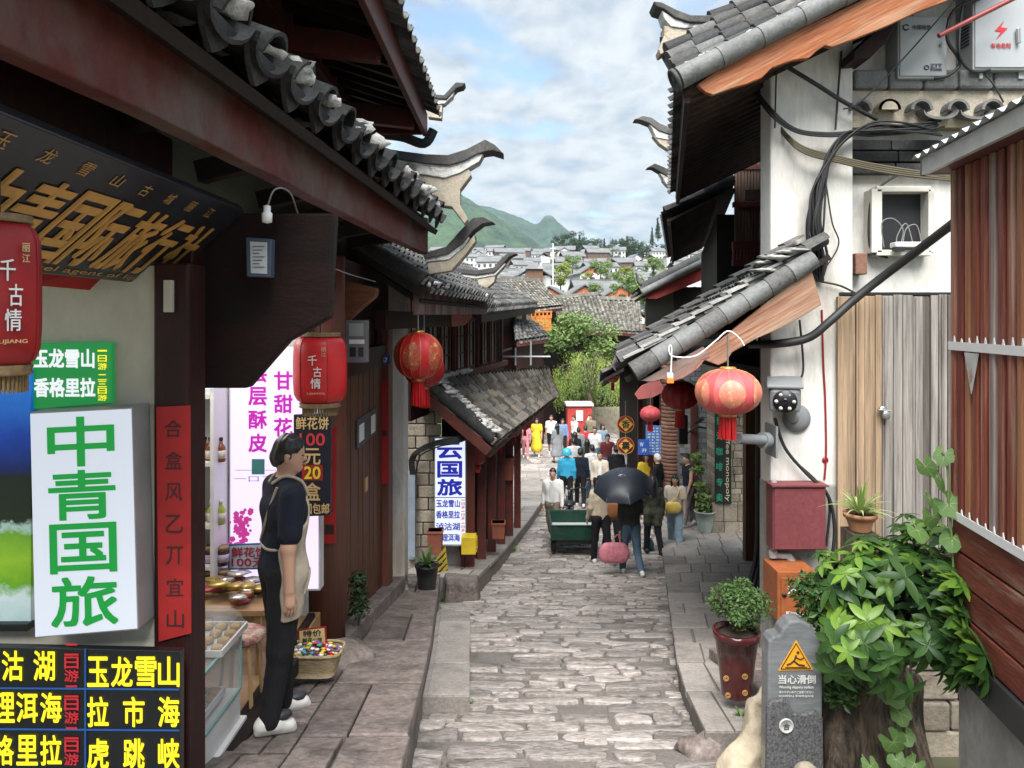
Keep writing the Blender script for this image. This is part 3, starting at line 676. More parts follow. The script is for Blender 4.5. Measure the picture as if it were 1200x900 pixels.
def town():
    rnd = random.Random(21)
    ks = [(0, 9, 6, 5.4, 2.0, False, 'white walled town house with grey tiled roof across the far slope'), (1, 7, 8, 5.2, 2.2, True, 'white gabled town house with grey roof on the far slope'), (2, 7, 7, 3.4, 2.2, True, 'low town house with an orange-red gable below the far slope'), (3, 11, 6, 4.6, 2.0, False, 'brown timber town house with long grey roof on the far slope'), (4, 14, 7, 7.5, 1.6, False, 'long pale terrace block with grey roof on the far slope')]
    ps = [far_house(*k) for k in ks]; used = set()
    def place(k, x, y, z, rz, s):
        t = ps[k] if k not in used else copy_tree(ps[k]); used.add(k); t.location = (x, y, z); t.rotation_euler = (0, 0, rz); t.scale = (s, s, s)
    # low roofs near, orange gables in a row, then rows up the slope
    for px, py, Y in ((648, 352, 112), (680, 350, 112), (722, 350, 116), (750, 352, 118), (768, 350, 112), (600, 338, 125), (690, 322, 160)): 
        p = P(px, py, Y); place(2, p.x, Y, p.z - 2.6, rnd.uniform(-.35, .35), .8)
    Y = 96
    while Y < 430:
        z = gz(Y); x0 = (525 - 600) / F * Y; x1 = (875 - 600) / F * Y; x = x0
        while x < x1:
            k = rnd.choice([0, 0, 1, 3, 4, 0, 3]) if Y > 130 else rnd.choice([3, 0, 3, 0])
            if not (Y > 330 and x / Y * F + 600 > 700 and rnd.random() < .5): place(k, x + rnd.uniform(-1, 1), Y + rnd.uniform(-4, 4), z + rnd.uniform(-1.2, .6), rnd.choice([0, 0, pi / 2, .3, -.25, .15]) + rnd.uniform(-.12, .12), rnd.uniform(.7, 1.0))
            x += rnd.uniform(10, 17)
        Y += rnd.uniform(17, 24) if Y < 250 else rnd.uniform(22, 32)
    mb = MB(); t = thing('utility_pole', 'tall grey utility pole rising over the far roofs', 'pole', P(648, 348, 115))
    a = P(648, 352, 115); mb.bar(a, P(648, 285, 115), .22, .22, GREYMETAL); mb.build('pole', t)
    mb = MB(); mb.bar(P(644, 291, 115), P(652, 291, 115), .14, .14, GREYMETAL); mb.bar(P(645, 296, 115), P(651, 296, 115), .14, .14, GREYMETAL); mb.build('crossarm', t)
    t = thing('lookout_pavilion', 'dark timber lookout pavilion above the far grey roofs', 'pavilion', P(626, 322, 150)); mb = MB()
    mb.box(*[f for f in (P(616, 0, 150).x, P(636, 0, 150).x)], 149, 152.4, P(0, 330, 150).z, P(0, 314, 150).z, FARBROWN); mb.build('body', t)
    mb = MB(); c = P(626, 308, 151); b = [P(612, 315, 148.5), P(640, 315, 148.5), P(640, 315, 153.5), P(612, 315, 153.5)]
    mb.hexa(b, [c + (q - c) * .12 + Vector((0, 0, .2)) for q in b], FARROOF); mb.build('roof', t)
town()
# ============================================================ LEFT SIDE
def XA(y): return -1.32 + .062 * y
# ---- near timber house: travel agency, cake shop, upper storey
A = thing('timber_house', 'near left timber house with a deep red eave beam over the cake shop', 'house', (-2.0, 4.0, -2.5))
mb = MB()
mb.box(-2.9, -1.57, 3.30, 3.45, -2.9, .24, CREAM); mb.build('wall', A)
mb = MB(); mb.box(-1.575, -1.42, 3.27, 3.46, -2.9, .25, RED_WOOD); mb.build('corner_post', A, bevel=.012)
mb = MB(); mb.prism([P(191, 328, 3.24), P(201, 328, 3.24), P(201, 366, 3.24), P(191, 366, 3.24)], (0, .03, 0), CREAM); mb.build('post_trim', A, bevel=.004)
# eave beam, a long worn board
mb = MB(); pa, pb = Vector((XA(.9), .9, 0)), Vector((XA(7.5), 7.5, 0)); th = Vector((-.09, 0, 0))
n = 26; vs = []; rnd = random.Random(4)
for i in range(n + 1):
    y = .9 + 6.6 * i / n; x = XA(y); z0 = .655 + .03 * sin(y * .7) + .012 * (y - 4) + rnd.uniform(-.004, .004); z1 = .99 + .004 * y
    vs += [(x, y, z0), (x, y, z1), (x - .09, y, z1), (x - .09, y, z0)]
fs = [[i * 4 + k, i * 4 + (k + 1) % 4, i * 4 + 4 + (k + 1) % 4, i * 4 + 4 + k] for i in range(n) for k in range(4)] + [[0, 1, 2, 3], [n * 4 + k for k in (3, 2, 1, 0)]]
mb.add(vs, fs, RED_BEAM); mb.build('eave_beam', A, bevel=.008)
mb = MB(); y0, y1 = .9, 7.45
e0, e1 = Vector((XA(y0) + .13, y0, 1.07)), Vector((XA(y1) + .12, y1, 1.05)); up = Vector((-1.9, 0, .95))
tile_roof(mb, e0, e1, e0 + up, e1 + up, TILE_DARK, pitch=.36, rad=.115, tl=.26, thick=.018, seed=2, seg=8)
roof = mb.build('roof', A)
mb = MB(); roof_slab(mb, e0 + Vector((.02, 0, -.11)), e1 + Vector((.02, 0, -.11)), e0 + up - Vector((0, 0, .1)), e1 + up - Vector((0, 0, .1)), .05, DARK_WOOD); mb.build('roof_boarding', A)
mb = MB(); rnd = random.Random(9)
nn = max(1, round((e1 - e0).length / .36))
for i in range(nn + 1):
    q = e0.lerp(e1, i / nn)
    if q.y < 2.2: continue
    for k in range(rnd.choice([3, 4, 5, 6])): mb.blob(q + Vector((rnd.uniform(-.22, .03), rnd.uniform(-.05, .05), rnd.uniform(.05, .13))), (rnd.uniform(.05, .10), rnd.uniform(.05, .085), rnd.uniform(.03, .055)), LIME, i * 7 + k, .45)
mb.build('lime_mortar', roof, kind='stuff')
# drip tiles under the eave edge
mb = MB()
for i in range(nn):
    q = e0.lerp(e1, (i + .5) / nn) + Vector((.06, 0, -.05)); a = .16
    prof = [(-a, .02), (-a * .6, -.05), (-a * .25, -.085), (0, -.105), (a * .25, -.085), (a * .6, -.05), (a, .02)]
    mb.prism([q + Vector((-.02 + .25 * z, y, z)) for y, z in prof], (-.02, 0, 0.004), TILE_DARK)
mb.build('drip_tile', roof)
# dark soffit, bracket board and cross beam over the shop
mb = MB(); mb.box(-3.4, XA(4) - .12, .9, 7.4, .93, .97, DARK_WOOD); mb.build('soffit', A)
mb = MB(); mb.prism([P(x, y, 3.62) for x, y in ((188, 250), (392, 250), (386, 372), (337, 400), (289, 455), (188, 455))], (0, .09, 0), weathered('shadow_timber', (.012, .0045, .004), (.022, .007, .006), (.008, .004, .004), (1, 1, 3), 3, .8, .4)); mb.build('bracket_board', A, bevel=.01)  # shade under the eave is put into this board's near-black colour
mb = MB(); mb.box(-1.62, -1.50, 3.5, 7.5, .25, .55, RED_WOOD); mb.box(-1.60, -1.5, 1.2, 3.3, .55, .8, RED_WOOD)
for y in (2.0, 2.9, 3.8, 4.7, 5.6, 6.5, 7.3): mb.bar((-1.6, y, .75), (XA(y) - .1, y, .85), .09, .11, DARK_WOOD)
mb.build('cross_beam', A, bevel=.008)
mb = MB(); mb.box(-2.9, -1.78, 3.40, 3.44, .1, .98, DARK_WOOD); mb.build('head_board', A)
# cake shop shell: floor, back wall, end wall, ceiling
SHOPWALL = plain('shop_wall', (.72, .70, .66), .6, .05, 3); FLOORW = weathered('shop_floor', (.42, .25, .12), (.52, .33, .17), (.38, .22, .10), (.5, 4, 1), 3, .35, .1, 8)
mb = MB(); mb.box(-3.4, -1.62, 3.46, 6.3, -2.60, -2.47, FLOORW); mb.build('shop_floor', A)
mb = MB(); mb.box(-3.4, -3.3, 3.46, 6.3, -2.47, .2, SHOPWALL); mb.box(-3.3, -1.72, 6.22, 6.3, -2.47, .2, SHOPWALL); mb.build('shop_wall', A)
mb = MB(); mb.box(-3.4, -1.62, 3.46, 6.3, .2, .25, SHOPWALL); mb.build('shop_ceiling', A)
mb = MB(); mb.bar((-1.58, 3.3, -2.48), (-1.58, 5.35, -2.48), .10, .12, DARK_WOOD); mb.bar((-1.665, 3.46, -2.485), (-1.665, 6.2, -2.485), .06, .1, DARK_WOOD); mb.build('sill', A, bevel=.01)
# second post with stone foot
mb = MB(); mb.lathe((-1.60, 6.45, -2.75), [(.155, 0), (.16, 1.2), (.155, 2.6), (.15, 3.3)], RED_POST, 20); mb.build('round_post', A)
mb = MB(); mb.blob((-1.45, 6.2, -2.83), (.30, .30, .14), SLAB, 3, .2); mb.build('post_foot', A)
# upper storey
mb = MB(); mb.box(-2.15, -2.05, 1.0, 8.0, 1.2, 2.9, DARK_WOOD); mb.build('upper_wall', A)
for y in (3.6, 5.8, 7.8): mb = MB(); mb.box(-1.92, -1.76, y - .08, y + .08, 1.3, 2.5, RED_FASCIA); mb.build('upper_post', A, bevel=.01)
mb = MB(); mb.box(-1.95, -1.75, 1.0, 8.1, 2.28, 2.48, RED_FASCIA)
for y in (3.6, 5.8, 7.8): mb.bar((-2.1, y, 2.22), (-1.02, y, 2.10), .12, .20, RED_FASCIA)
mb.build('upper_beam', A, bevel=.01)
mb = MB(); mb.prism([(-.93, 1.0, 2.02), (-.93, 1.0, 2.27), (-.98, 1.0, 2.27), (-.98, 1.0, 2.02)], (0, 7.2, 0), RED_FASCIA); mb.box(-1.9, -.985, 8.12, 8.18, 2.03, 2.24, RED_FASCIA); mb.build('upper_fascia', A, bevel=.006)
mb = MB(); mb.hexa([(-.985, 1, 2.20), (-.985, 8.15, 2.20), (-2.3, 8.15, 2.62), (-2.3, 1, 2.62)], [(-.985, 1, 2.24), (-.985, 8.15, 2.24), (-2.3, 8.15, 2.66), (-2.3, 1, 2.66)], DARK_WOOD)
for i in range(24): mb.bar((-.985, 1.2 + i * .3, 2.165), (-2.2, 1.2 + i * .3, 2.55), .07, .07, RED_WOOD)
mb.build('upper_soffit', A)
e0, e1 = Vector((-.86, 1.0, 2.30)), Vector((-.86, 8.25, 2.30)); up = Vector((-2, 0, .95))
mb = MB(); tile_roof(mb, e0, e1, e0 + up, e1 + up, TILE, pitch=.24, rad=.085, tl=.26, seed=5); mb.build('upper_roof', A)
mb = MB(); mb.tube(crom([P(432, 156, 8.25), P(470, 160, 8.25), P(497, 168, 8.25), P(508, 152, 8.25)], 5), .055, TILE_DARK, 8); mb.build('hip_tile', A)
Y = 8.6
horn(A, [P(*q, Y) for q in ((500, 112), (521, 114), (535, 99), (546, 100), (543, 104), (536, 106), (524, 119), (500, 118))], [P(*q, Y) for q in ((500, 117), (524, 119), (533, 109), (531, 115), (521, 124), (500, 125))], [P(*q, Y) for q in ((502, 125), (519, 124), (518, 141), (502, 139))], .15)
Y = 8.0
horn(A, [P(*q, Y) for q in ((445, 176), (470, 180), (500, 184), (526, 185), (548, 178), (569, 167), (580, 173), (591, 184), (578, 180), (570, 181), (560, 184), (545, 192), (528, 197), (500, 195), (445, 186))],
     [P(*q, Y) for q in ((445, 185), (500, 192), (528, 193), (556, 183), (567, 183), (562, 192), (540, 205), (522, 211), (490, 206), (445, 199))],
     [P(*q, Y) for q in ((490, 206), (522, 211), (550, 199), (553, 207), (540, 224), (540, 242), (549, 258), (545, 264), (530, 244), (500, 240))], .24)

# ---- signs of the travel agency
BOXWHITE = emit('lightbox_white', (.80, .86, .97), .40); GREEN = emit('lightbox_green', (.005, .30, .045), .5); PANELGREEN = emit('panel_green', (.005, .22, .045), .55); LGT = emit('panel_white', (.9, .95, .97), .5); YEL = emit('panel_yellow', (.85, .75, .02), .7)
t = thing('light_box_sign', 'white light box sign with four big green characters on cream wall', 'sign', P(100, 612, 3.24)); fr = plain('sign_frame', (.30, .30, .29), .4)
q = [P(35, 483, 3.14), P(155, 477, 3.14), P(162, 738, 3.14), P(41, 748, 3.14)]; mb = MB(); mb.prism(q, (0, .15, 0), fr); mb.build('housing', t, bevel=.004)
c = sum(q, Vector()) / 4; mb = MB(); mb.prism([c + (p - c) * .985 - Vector((0, .003, 0)) for p in q], (0, .002, 0), BOXWHITE); mb.build('face', t)
mb = MB(); rt = q[1] - q[0]; dn = (q[3] - q[0])
for i, ch in enumerate('中青国旅'): write(mb, ch, q[0] + rt * .5 + dn * (.14 + .235 * i) - Vector((0, .006, 0)), .285, .21, GREEN, rt, -dn, .026)
mb.build('lettering', t)
t = thing('route_board', 'small green board of white route names above the white light box', 'sign', P(82, 440, 3.28)); mb = MB()
mb.prism([P(33, 402, 3.27), P(131, 401, 3.27), P(131, 472, 3.27), P(33, 480, 3.27)], (0, .025, 0), PANELGREEN); mb.build('panel', t, bevel=.002)
mb = MB(); write(mb, '玉龙雪山', P(75, 420, 3.262), .27, .085, LGT, bold=.04); write(mb, '香格里拉', P(76, 454, 3.262), .27, .085, LGT, bold=.04)
write_col(mb, '一日游', P(120, 411, 3.262), .04, .03, .034, YEL, bold=.03); write_col(mb, '二三日游', P(120, 442, 3.262), .04, .026, .03, YEL, bold=.03); mb.build('lettering', t)
def scenic():
    m, nt, bs = new_mat('scenic_print'); tc = nt.nodes.new('ShaderNodeTexCoord'); sp = nt.nodes.new('ShaderNodeSeparateXYZ'); nt.links.new(tc.outputs['Object'], sp.inputs[0])
    n = noise_node(nt, 14, 6, .7); ad = nt.nodes.new('ShaderNodeMath'); ad.operation = 'MULTIPLY_ADD'; nt.links.new(n, ad.inputs[0]); ad.inputs[1].default_value = .16; nt.links.new(sp.outputs[2], ad.inputs[2])
    mr = nt.nodes.new('ShaderNodeMapRange'); mr.inputs[1].default_value = -.5; mr.inputs[2].default_value = .62; nt.links.new(ad.outputs[0], mr.inputs[0])
    col = ramp(nt, mr.outputs[0], [(.05, (.30, .42, .42)), (.16, (.45, .55, .55)), (.2, (.10, .28, .01)), (.30, (.22, .40, .02)), (.40, (.12, .30, .02)), (.43, (.35, .5, .45)), (.45, (.008, .015, .006)), (.62, (.006, .014, .008)), (.66, (.004, .012, .10)), (.78, (.004, .05, .36)), (1, (.02, .22, .75))])
    nt.links.new(col, bs.inputs['Base Color']); nt.links.new(col, bs.inputs['Emission Color']); bs.inputs['Emission Strength'].default_value = .10; return m
t = thing('scenic_poster', 'backlit landscape print of blue sky and green marsh behind red lantern', 'poster', P(10, 590, 3.27)); mb = MB()
mb.prism([P(-220, 432, 3.25), P(36, 432, 3.25), P(36, 730, 3.25), P(-220, 730, 3.25)], (0, .03, 0), scenic()); mb.build('print', t); mb = MB(); mb.bar(P(-220, 733, 3.24), P(36, 733, 3.24), .05, .03, BLACK); mb.build('frame', t)
t = thing('price_board', 'black board of yellow place names at the bottom left corner', 'sign', P(60, 830, 3.1)); Yb = 3.08; mb = MB()
mb.prism([P(-330, 752, Yb), P(211, 763, Yb), P(211, 990, Yb), P(-330, 990, Yb)], (0, .04, 0), plain('board_black', (.006, .008, .010), .35)); mb.build('panel', t, bevel=.002)
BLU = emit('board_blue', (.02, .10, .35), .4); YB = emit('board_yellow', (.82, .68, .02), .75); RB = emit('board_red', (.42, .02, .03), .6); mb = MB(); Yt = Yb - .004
for y in (808, 856, 903): mb.bar(P(-330, y - 4, Yt), P(210, y, Yt), .004, .006, BLU)
mb.bar(P(100, 760, Yt - .002), P(100, 990, Yt - .002), .006, .004, BLU); mb.build('ruling', t)
mb = MB()
for (s, x, y) in (('沽', 15, 780), ('湖', 52, 780), ('理', 5, 829), ('洱', 32, 829), ('海', 60, 829), ('格', 4, 879), ('里', 32, 879), ('拉', 60, 879), ('玉', 115, 787), ('龙', 143, 787), ('雪', 171, 787), ('山', 198, 787), ('拉', 115, 834), ('市', 157, 834), ('海', 198, 834), ('虎', 115, 883), ('跳', 157, 883), ('峡', 198, 883), ('泸', -30, 780), ('大', -30, 829), ('香', -30, 879)): write(mb, s, P(x, y, Yt), .09, .125, YB, bold=.035)
for y in (778, 827, 876): write_col(mb, '二日游', P(84, y - 17, Yt), .06, .05, .054, RB, bold=.03)
mb.build('lettering', t)
# leaning name plaque under the eave
t = thing('name_plaque', 'black name plaque with gold characters leaning out under the dark eave', 'sign', (-1.5, 2.7, .34))
lo0, lo1, hi0, hi1 = Vector((-1.69, 1.55, .165)), Vector((-1.69, 3.58, .165)), Vector((-1.28, 1.75, .52)), Vector((-1.28, 3.58, .52)); upv = Vector((.41, 0, .355)).normalized(); nrm = Vector((.655, 0, -.756))
mb = MB(); mb.prism([lo0, lo1, hi1, hi0], -nrm * .05, plain('plaque_black', (.020, .021, .026), .3, .3, 3)); mb.build('board', t, bevel=.006)
GP = plain('plaque_gold', (.62, .33, .085), .4, .15, 20); mb = MB(); cm = Vector((-1.485, 0, .3425)) + nrm * .004
for i, ch in enumerate('丽江中青国际旅行社'): write(mb, ch, cm + Vector((0, 1.66 + .219 * i, 0)) - upv * .04, .20, .34, GP, (0, 1, 0), upv, .035)
for i, ch in enumerate('玉龙雪山古城丽江'): write(mb, ch, cm + Vector((0, 1.95 + .19 * i, 0)) + upv * .20, .06, .055, GOLD_PAINT, (0, 1, 0), upv, .0)
write(mb, 'travel agent of lijiang', cm + Vector((0, 2.95, 0)) - upv * .238, 1.0, .035, GOLD_PAINT, (0, 1, 0), upv, .0)
mb.build('lettering', t)
t = thing('red_banner', 'red paper banner with black brush marks hanging below the gold plaque', 'banner', P(95, 315, 3.1)); mb = MB()
mb.prism([P(40, 288, 2.95), P(141, 304, 3.2), P(104, 340, 3.2), P(36, 334, 2.95)], (0, .006, 0), REDPAPER); mb.build('paper', t); mb = MB()
for i, ch in enumerate('玉泉山'): write(mb, ch, P(55 + i * 21, 311 + i * 3.5, 2.93 + i * .07), .055, .05, INK, (1, .5, -.1), (.1, 0, 1), .0)
mb.build('lettering', t)
def couplet(name, label, q, txt, cat='paper strip', inkm=INK, n=None):
    t = thing(name, label, cat, q[0]); mb = MB(); mb.prism(q, (0, .004, 0), REDPAPER); mb.build('paper', t); mb = MB(); k = len(txt)
    for i, ch in enumerate(txt): write(mb, ch, (q[0] + q[1]) / 2 + (q[3] - q[0]) * ((i + .7) / (k + .4)) - Vector((0, .004, 0)), (q[1] - q[0]).length * .5, (q[1] - q[0]).length * .52, inkm, (1, 0, 0), (0, 0, 1), .0)
    mb.build('lettering', t)
couplet('couplet_strip', 'long red paper couplet pasted on the corner post by the light box', [P(183, 477, 3.255), P(223, 475, 3.255), P(224, 742, 3.255), P(186, 752, 3.255)], '合盒风乙丌宜山')
couplet('couplet_strip', 'short red couplet strip on the round post behind the black price sign', [P(374, 500, 6.27), P(395, 500, 6.27), P(393, 636, 6.27), P(376, 638, 6.27)], '福禄寿喜一')
t = thing('notice_box', 'small framed notice box hanging from the dark bracket under the eave', 'box', P(303, 302, 3.55)); mb = MB(); mb.prism([P(288, 278, 3.5), P(318, 280, 3.5), P(317, 325, 3.5), P(289, 324, 3.5)], (0, .06, 0), plain('notice_frame', (.06, .08, .12), .5)); mb.build('case', t, bevel=.004)
mb = MB(); mb.prism([P(293, 283, 3.497), P(313, 284, 3.497), P(313, 321, 3.497), P(294, 320, 3.497)], (0, .002, 0), plain('notice_paper', (.5, .52, .55), .6)); mb.build('sheet', t); mb = MB()
for i in range(7): mb.bar(P(296, 289 + i * 4, 3.494), P(310 - (i % 3) * 3, 289 + i * 4, 3.494), .002, .003, INK)
mb.build('lettering', t)
t = thing('bulb', 'white lamp bulb dangling under the dark eave', 'lamp', P(313, 250, 3.4)); mb = MB(); mb.lathe(P(313, 262, 3.4), [(.0, 0), (.022, .006), (.024, .045), (.016, .055), (.016, .08), (0, .085)], WHITE, 14); mb.build('body', t)
mb = MB(); mb.tube(crom([P(313, 244, 3.4), P(322, 222, 3.4), P(340, 226, 3.6), P(352, 258, 3.9), P(372, 300, 4.4), P(400, 318, 5), P(440, 330, 6.6)], 6), .004, plain('old_flex', (.25, .24, .22), .6), 6); mb.build('flex', t)

# ---- lanterns
def barrel_lantern(name, label, c, r, h, cloth, ya=0, rz=0):
    """six-panelled barrel lantern with bronze caps, fringe and writing on the front panel"""
    t = thing(name, label, 'lantern', c); c = Vector(c)
    def rib(a): return 1 - .05 * abs(sin(3 * a))
    prof = [(r * .70, h * .5), (r * .86, h * .46), (r * .97, h * .38), (r, h * .2), (r, -h * .2), (r * .97, -h * .38), (r * .86, -h * .46), (r * .70, -h * .5)]
    mb = MB(); mb.lathe(c, prof, cloth, 48, True, rib=rib, a0=rz); s = mb.build('shade', t)
    mb = MB()
    for k in range(6):
        a = rz + k * pi / 3 + pi / 6 * 0; mb.tube([c + Vector((cos(a) * q[0] * 1.01, sin(a) * q[0] * 1.01, q[1])) for q in prof], r * .012, LACQUER_DK, 5)
    mb.build('rib', s)
    for z, rr, hh in ((h * .5, r * .74, h * .06), (-h * .57, r * .74, h * .075)): mb = MB(); mb.lathe(c + Vector((0, 0, z)), [(rr, 0), (rr * 1.04, hh * .2), (rr * .98, hh * .5), (rr * 1.04, hh * .8), (rr, hh)], BRONZE, 40, True, rib=lambda a: 1 + .03 * sin(a * 20)); mb.build('cap', t)
    mb = MB()
    for k in range(40):
        a = 2 * pi * k / 40; q = c + Vector((cos(a) * r * .62, sin(a) * r * .62, -h * .56)); mb.bar(q, q - Vector((0, 0, h * .13)), r * .05, r * .05, BRONZE)
    mb.build('fringe', t)
    mb = MB(); d = -Vector((c.x, c.y, 0)).normalized(); d = Vector((0, -1, 0)).lerp(d, .4).normalized(); d.rotate(Matrix.Rotation(radians(ya), 3, 'Z')); rt = Vector((-d.y, d.x, 0)); f = c + d * r * 1.012
    for i, (ch, dx, w) in enumerate((('千', -.12, .34), ('古', .06, .3), ('情', .0, .36))): write(mb, ch, f + rt * dx * r + Vector((0, 0, h * (.16 - .17 * i))), r * w, h * .15, WHITE, rt, (0, 0, 1), .01)
    write_col(mb, '丽江', f + rt * r * .28 + Vector((0, 0, h * .32)), r * .17, h * .06, h * .075, plain('lantern_gold_ink', (.6, .42, .2), .5), rt, (0, 0, 1), .01)
    write(mb, 'LIJIANG', f + Vector((0, 0, -h * .33)), r * .62, h * .035, plain('lantern_gold_ink', (.6, .42, .2), .5), rt, (0, 0, 1), .01)
    mb.build('lettering', t)
    mb = MB(); mb.tube([c + Vector((0, 0, h * .5)), c + Vector((0, 0, h * .62)), c + Vector((0, 0, h * .62 + .3))], .006, BLACK, 5); mb.build('cord', t); return t
barrel_lantern('barrel_lantern', 'dark red barrel lantern cut off by the left edge of the view', P(-2, 345, 2.05), .108, .39, LACQUER_DK, 38)
barrel_lantern('barrel_lantern', 'bright red barrel lantern hanging above the black price sign', P(375, 433, 5.0), .178, .44, LACQUER)
def florals(name, base):
    m, nt, bs = new_mat(name); v = nt.nodes.new('ShaderNodeTexVoronoi'); v.feature = 'SMOOTH_F1'; v.inputs['Scale'].default_value = 16
    tc = nt.nodes.new('ShaderNodeTexCoord'); nt.links.new(tc.outputs['Object'], v.inputs['Vector']); w = noise_node(nt, 34, 3, .6, dist=2.5)
    ms = ramp(nt, w, [(.46, (0, 0, 0)), (.50, (1, 1, 1))]); ms2 = ramp(nt, v.outputs[0], [(.12, (1, 1, 1)), (.34, (.25, .25, .25))]); f = mixc(nt, 1, ms, ms2, 'MULTIPLY')
    nt.links.new(mixc(nt, f, base, (.62, .40, .14)), bs.inputs['Base Color']); bs.inputs['Roughness'].default_value = .45; return m
FLOR = florals('gold_flower_red', (.36, .03, .025)); FLORP = florals('gold_flower_pink', (.60, .16, .13))
def globe_lantern(label, c, r, hz, cloth, flor, tassel=.5, hang=.4, wide=True, group=None, n=56, deco=True):
    """flattened globe lantern with ribs, gilt collars, printed gold medallions and a tassel"""
    t = thing('globe_lantern', label, 'lantern', c, group); c = Vector(c); N = 12 if not wide else 14
    prof = [(r * .22, hz * .99)] + [(r * sin(pi * k / 12) ** .85 if k not in (0, 12) else r * .2, hz * cos(pi * k / 12)) for k in range(1, 12)] + [(r * .22, -hz * .99)]
    rib = lambda a: 1 - .035 * abs(sin(a * 7))
    mb = MB(); mb.lathe(c, prof, cloth, 84, True, rib=rib); s = mb.build('shade', t)
    mb = MB()
    for k in range(14):
        a = k * pi / 7; mb.tube([c + Vector((cos(a) * q[0] * 1.004, sin(a) * q[0] * 1.004, q[1])) for q in prof], r * .008, GOLD_PAINT if deco else cloth, 4)
    mb.build('rib', s)
    if deco:
        # medallions printed on the cloth, curved with it
        for a0 in (-pi / 2 - .15, -pi / 2 + .95, -pi / 2 - 1.25, pi / 2):
            mb = MB(); M_ = 14; vs = []
            for i in range(M_ + 1):
                for j in range(M_ + 1):
                    u = (i / M_ * 2 - 1); w = (j / M_ * 2 - 1); k = sqrt(max(1e-6, 1 - w * w * .5)); l = sqrt(max(1e-6, 1 - u * u * .5)); x, z = u * k, w * l
                    zz = z * hz * .60; sn = max(.0, 1 - (zz / hz) ** 2) ** .5; rr = r * sn ** .85 * (1.008); a = a0 + x * .40
                    vs.append(c + Vector((cos(a) * rr * rib(a) * 1.003, sin(a) * rr * rib(a) * 1.003, zz)))
            mb.add(vs, [[i * (M_ + 1) + j, (i + 1) * (M_ + 1) + j, (i + 1) * (M_ + 1) + j + 1, i * (M_ + 1) + j + 1] for i in range(M_) for j in range(M_)], flor, True); mb.build('medallion', s)
    mb = MB(); mb.lathe(c + Vector((0, 0, hz * .95)), [(r * .24, 0), (r * .26, hz * .08), (r * .2, hz * .14)], GOLD, 24); mb.build('collar', t); mb = MB(); mb.lathe(c - Vector((0, 0, hz * 1.09)), [(r * .24, 0), (r * .28, hz * .05), (r * .28, hz * .12), (r * .25, hz * .16)], GOLD, 24); mb.build('collar', t)
    mb = MB(); rnd = random.Random(5)
    for ring in (1, .7, .4):
        for k in range(int(34 * ring)):
            a = 2 * pi * k / int(34 * ring); q = c + Vector((cos(a) * r * .24 * ring, sin(a) * r * .24 * ring, -hz * 1.07)); mb.bar(q, q + Vector((rnd.uniform(-.008, .008), rnd.uniform(-.008, .008), -tassel * rnd.uniform(.93, 1.02))), r * .035, r * .035, LACQUER)
    mb.build('tassel', t)
    mb = MB(); mb.tube([c + Vector((0, 0, hz * 1.05)), c + Vector((0, 0, hz + hang))], .008, STEEL, 5); mb.build('cord', t); return t
globe_lantern('red globe lantern with gold medallions beside the wooden door', P(490, 417, 7.9), .26, .25, LACQUER, FLOR, .26, .35)
globe_lantern('darker red globe lantern half hidden behind the medallion lantern', P(497, 432, 8.7), .24, .22, LACQUER_DK, FLOR, .22, .5, deco=False)

# ---- inside the cake shop
SHELFW = plain('shelf_white', (.74, .73, .71), .4, .04); GLS = glass('clear_plastic', (.85, .88, .88), .18, .08)
t = thing('display_shelf', 'white display shelf of bottles and jars at the back of the shop', 'shelf', P(248, 690, 6.0)); mb = MB()
x0, x1 = P(222, 0, 6.0).x, P(268, 0, 6.0).x; mb.box(x1 - .03, x1, 5.7, 6.18, -2.47, P(0, 447, 6).z, SHELFW); mb.box(x0 - .9, x1, 6.16, 6.19, -2.47, P(0, 447, 6).z, SHELFW); mb.build('frame', t, bevel=.004)
for y in (462, 541, 614, 662, 690): mb = MB(); z = P(0, y, 5.75).z; mb.box(x0 - .9, x1 - .03, 5.72, 6.16, z - .035, z, SHELFW); mb.build('shelf_board', t, bevel=.003)
mb = MB(); mb.box(x0 - .9, x1, 5.69, 5.72, P(0, 456, 5.7).z, P(0, 405, 5.7).z, emit('header_print', (.70, .80, .95), .6)); mb.build('header', t)
LBL = plain('bottle_label', (.68, .62, .55), .6); BRN = plain('brown_liquor', (.22, .06, .02), .15); YLQ = plain('yellow_oil', (.58, .42, .03), .12); GLQ = plain('green_oil', (.36, .42, .05), .12); JAR = plain('dark_jam', (.04, .012, .018), .15); JLID = plain('jar_lid', (.35, .22, .12), .35); JL = plain('jar_label', (.52, .42, .52), .6)
def bottle(px, base, Y, liq, h, label, group):
    t = thing('bottle', label, 'bottle', P(px, base, Y), group); c = P(px, base, Y); r = h * .19
    mb = MB(); mb.lathe(c, [(r * .9, 0), (r, .01), (r, h * .58), (r * .6, h * .70), (r * .36, h * .76), (r * .36, h * .9)], liq, 16); mb.build('body', t)
    mb = MB(); mb.lathe(c, [(r * .42, h * .87), (r * .42, h), (0, h)], BLACK if liq is BRN else WHITE, 12); mb.build('cap', t)
    mb = MB(); mb.lathe(c, [(r * 1.02, h * .15), (r * 1.02, h * .48)], LBL, 16); mb.build('label', t)
for px, y, d in ((232, 541, 0), (240, 540, .08), (246, 541, 0), (259, 541, 0)): bottle(px, y, 5.82 + d, BRN, .19, 'brown liquor bottle on the upper shelf of the cake shop', 'brown liquor bottles on the shop shelf')
for px, y, m in ((230, 614, YLQ), (236, 614, YLQ), (248, 614, GLQ), (259, 614, GLQ)): bottle(px, y, 5.82, m, .19, 'yellow oil bottle on the middle shelf of the cake shop' if m is YLQ else 'green oil bottle on the middle shelf of the cake shop', 'oil bottles on the shop shelf')
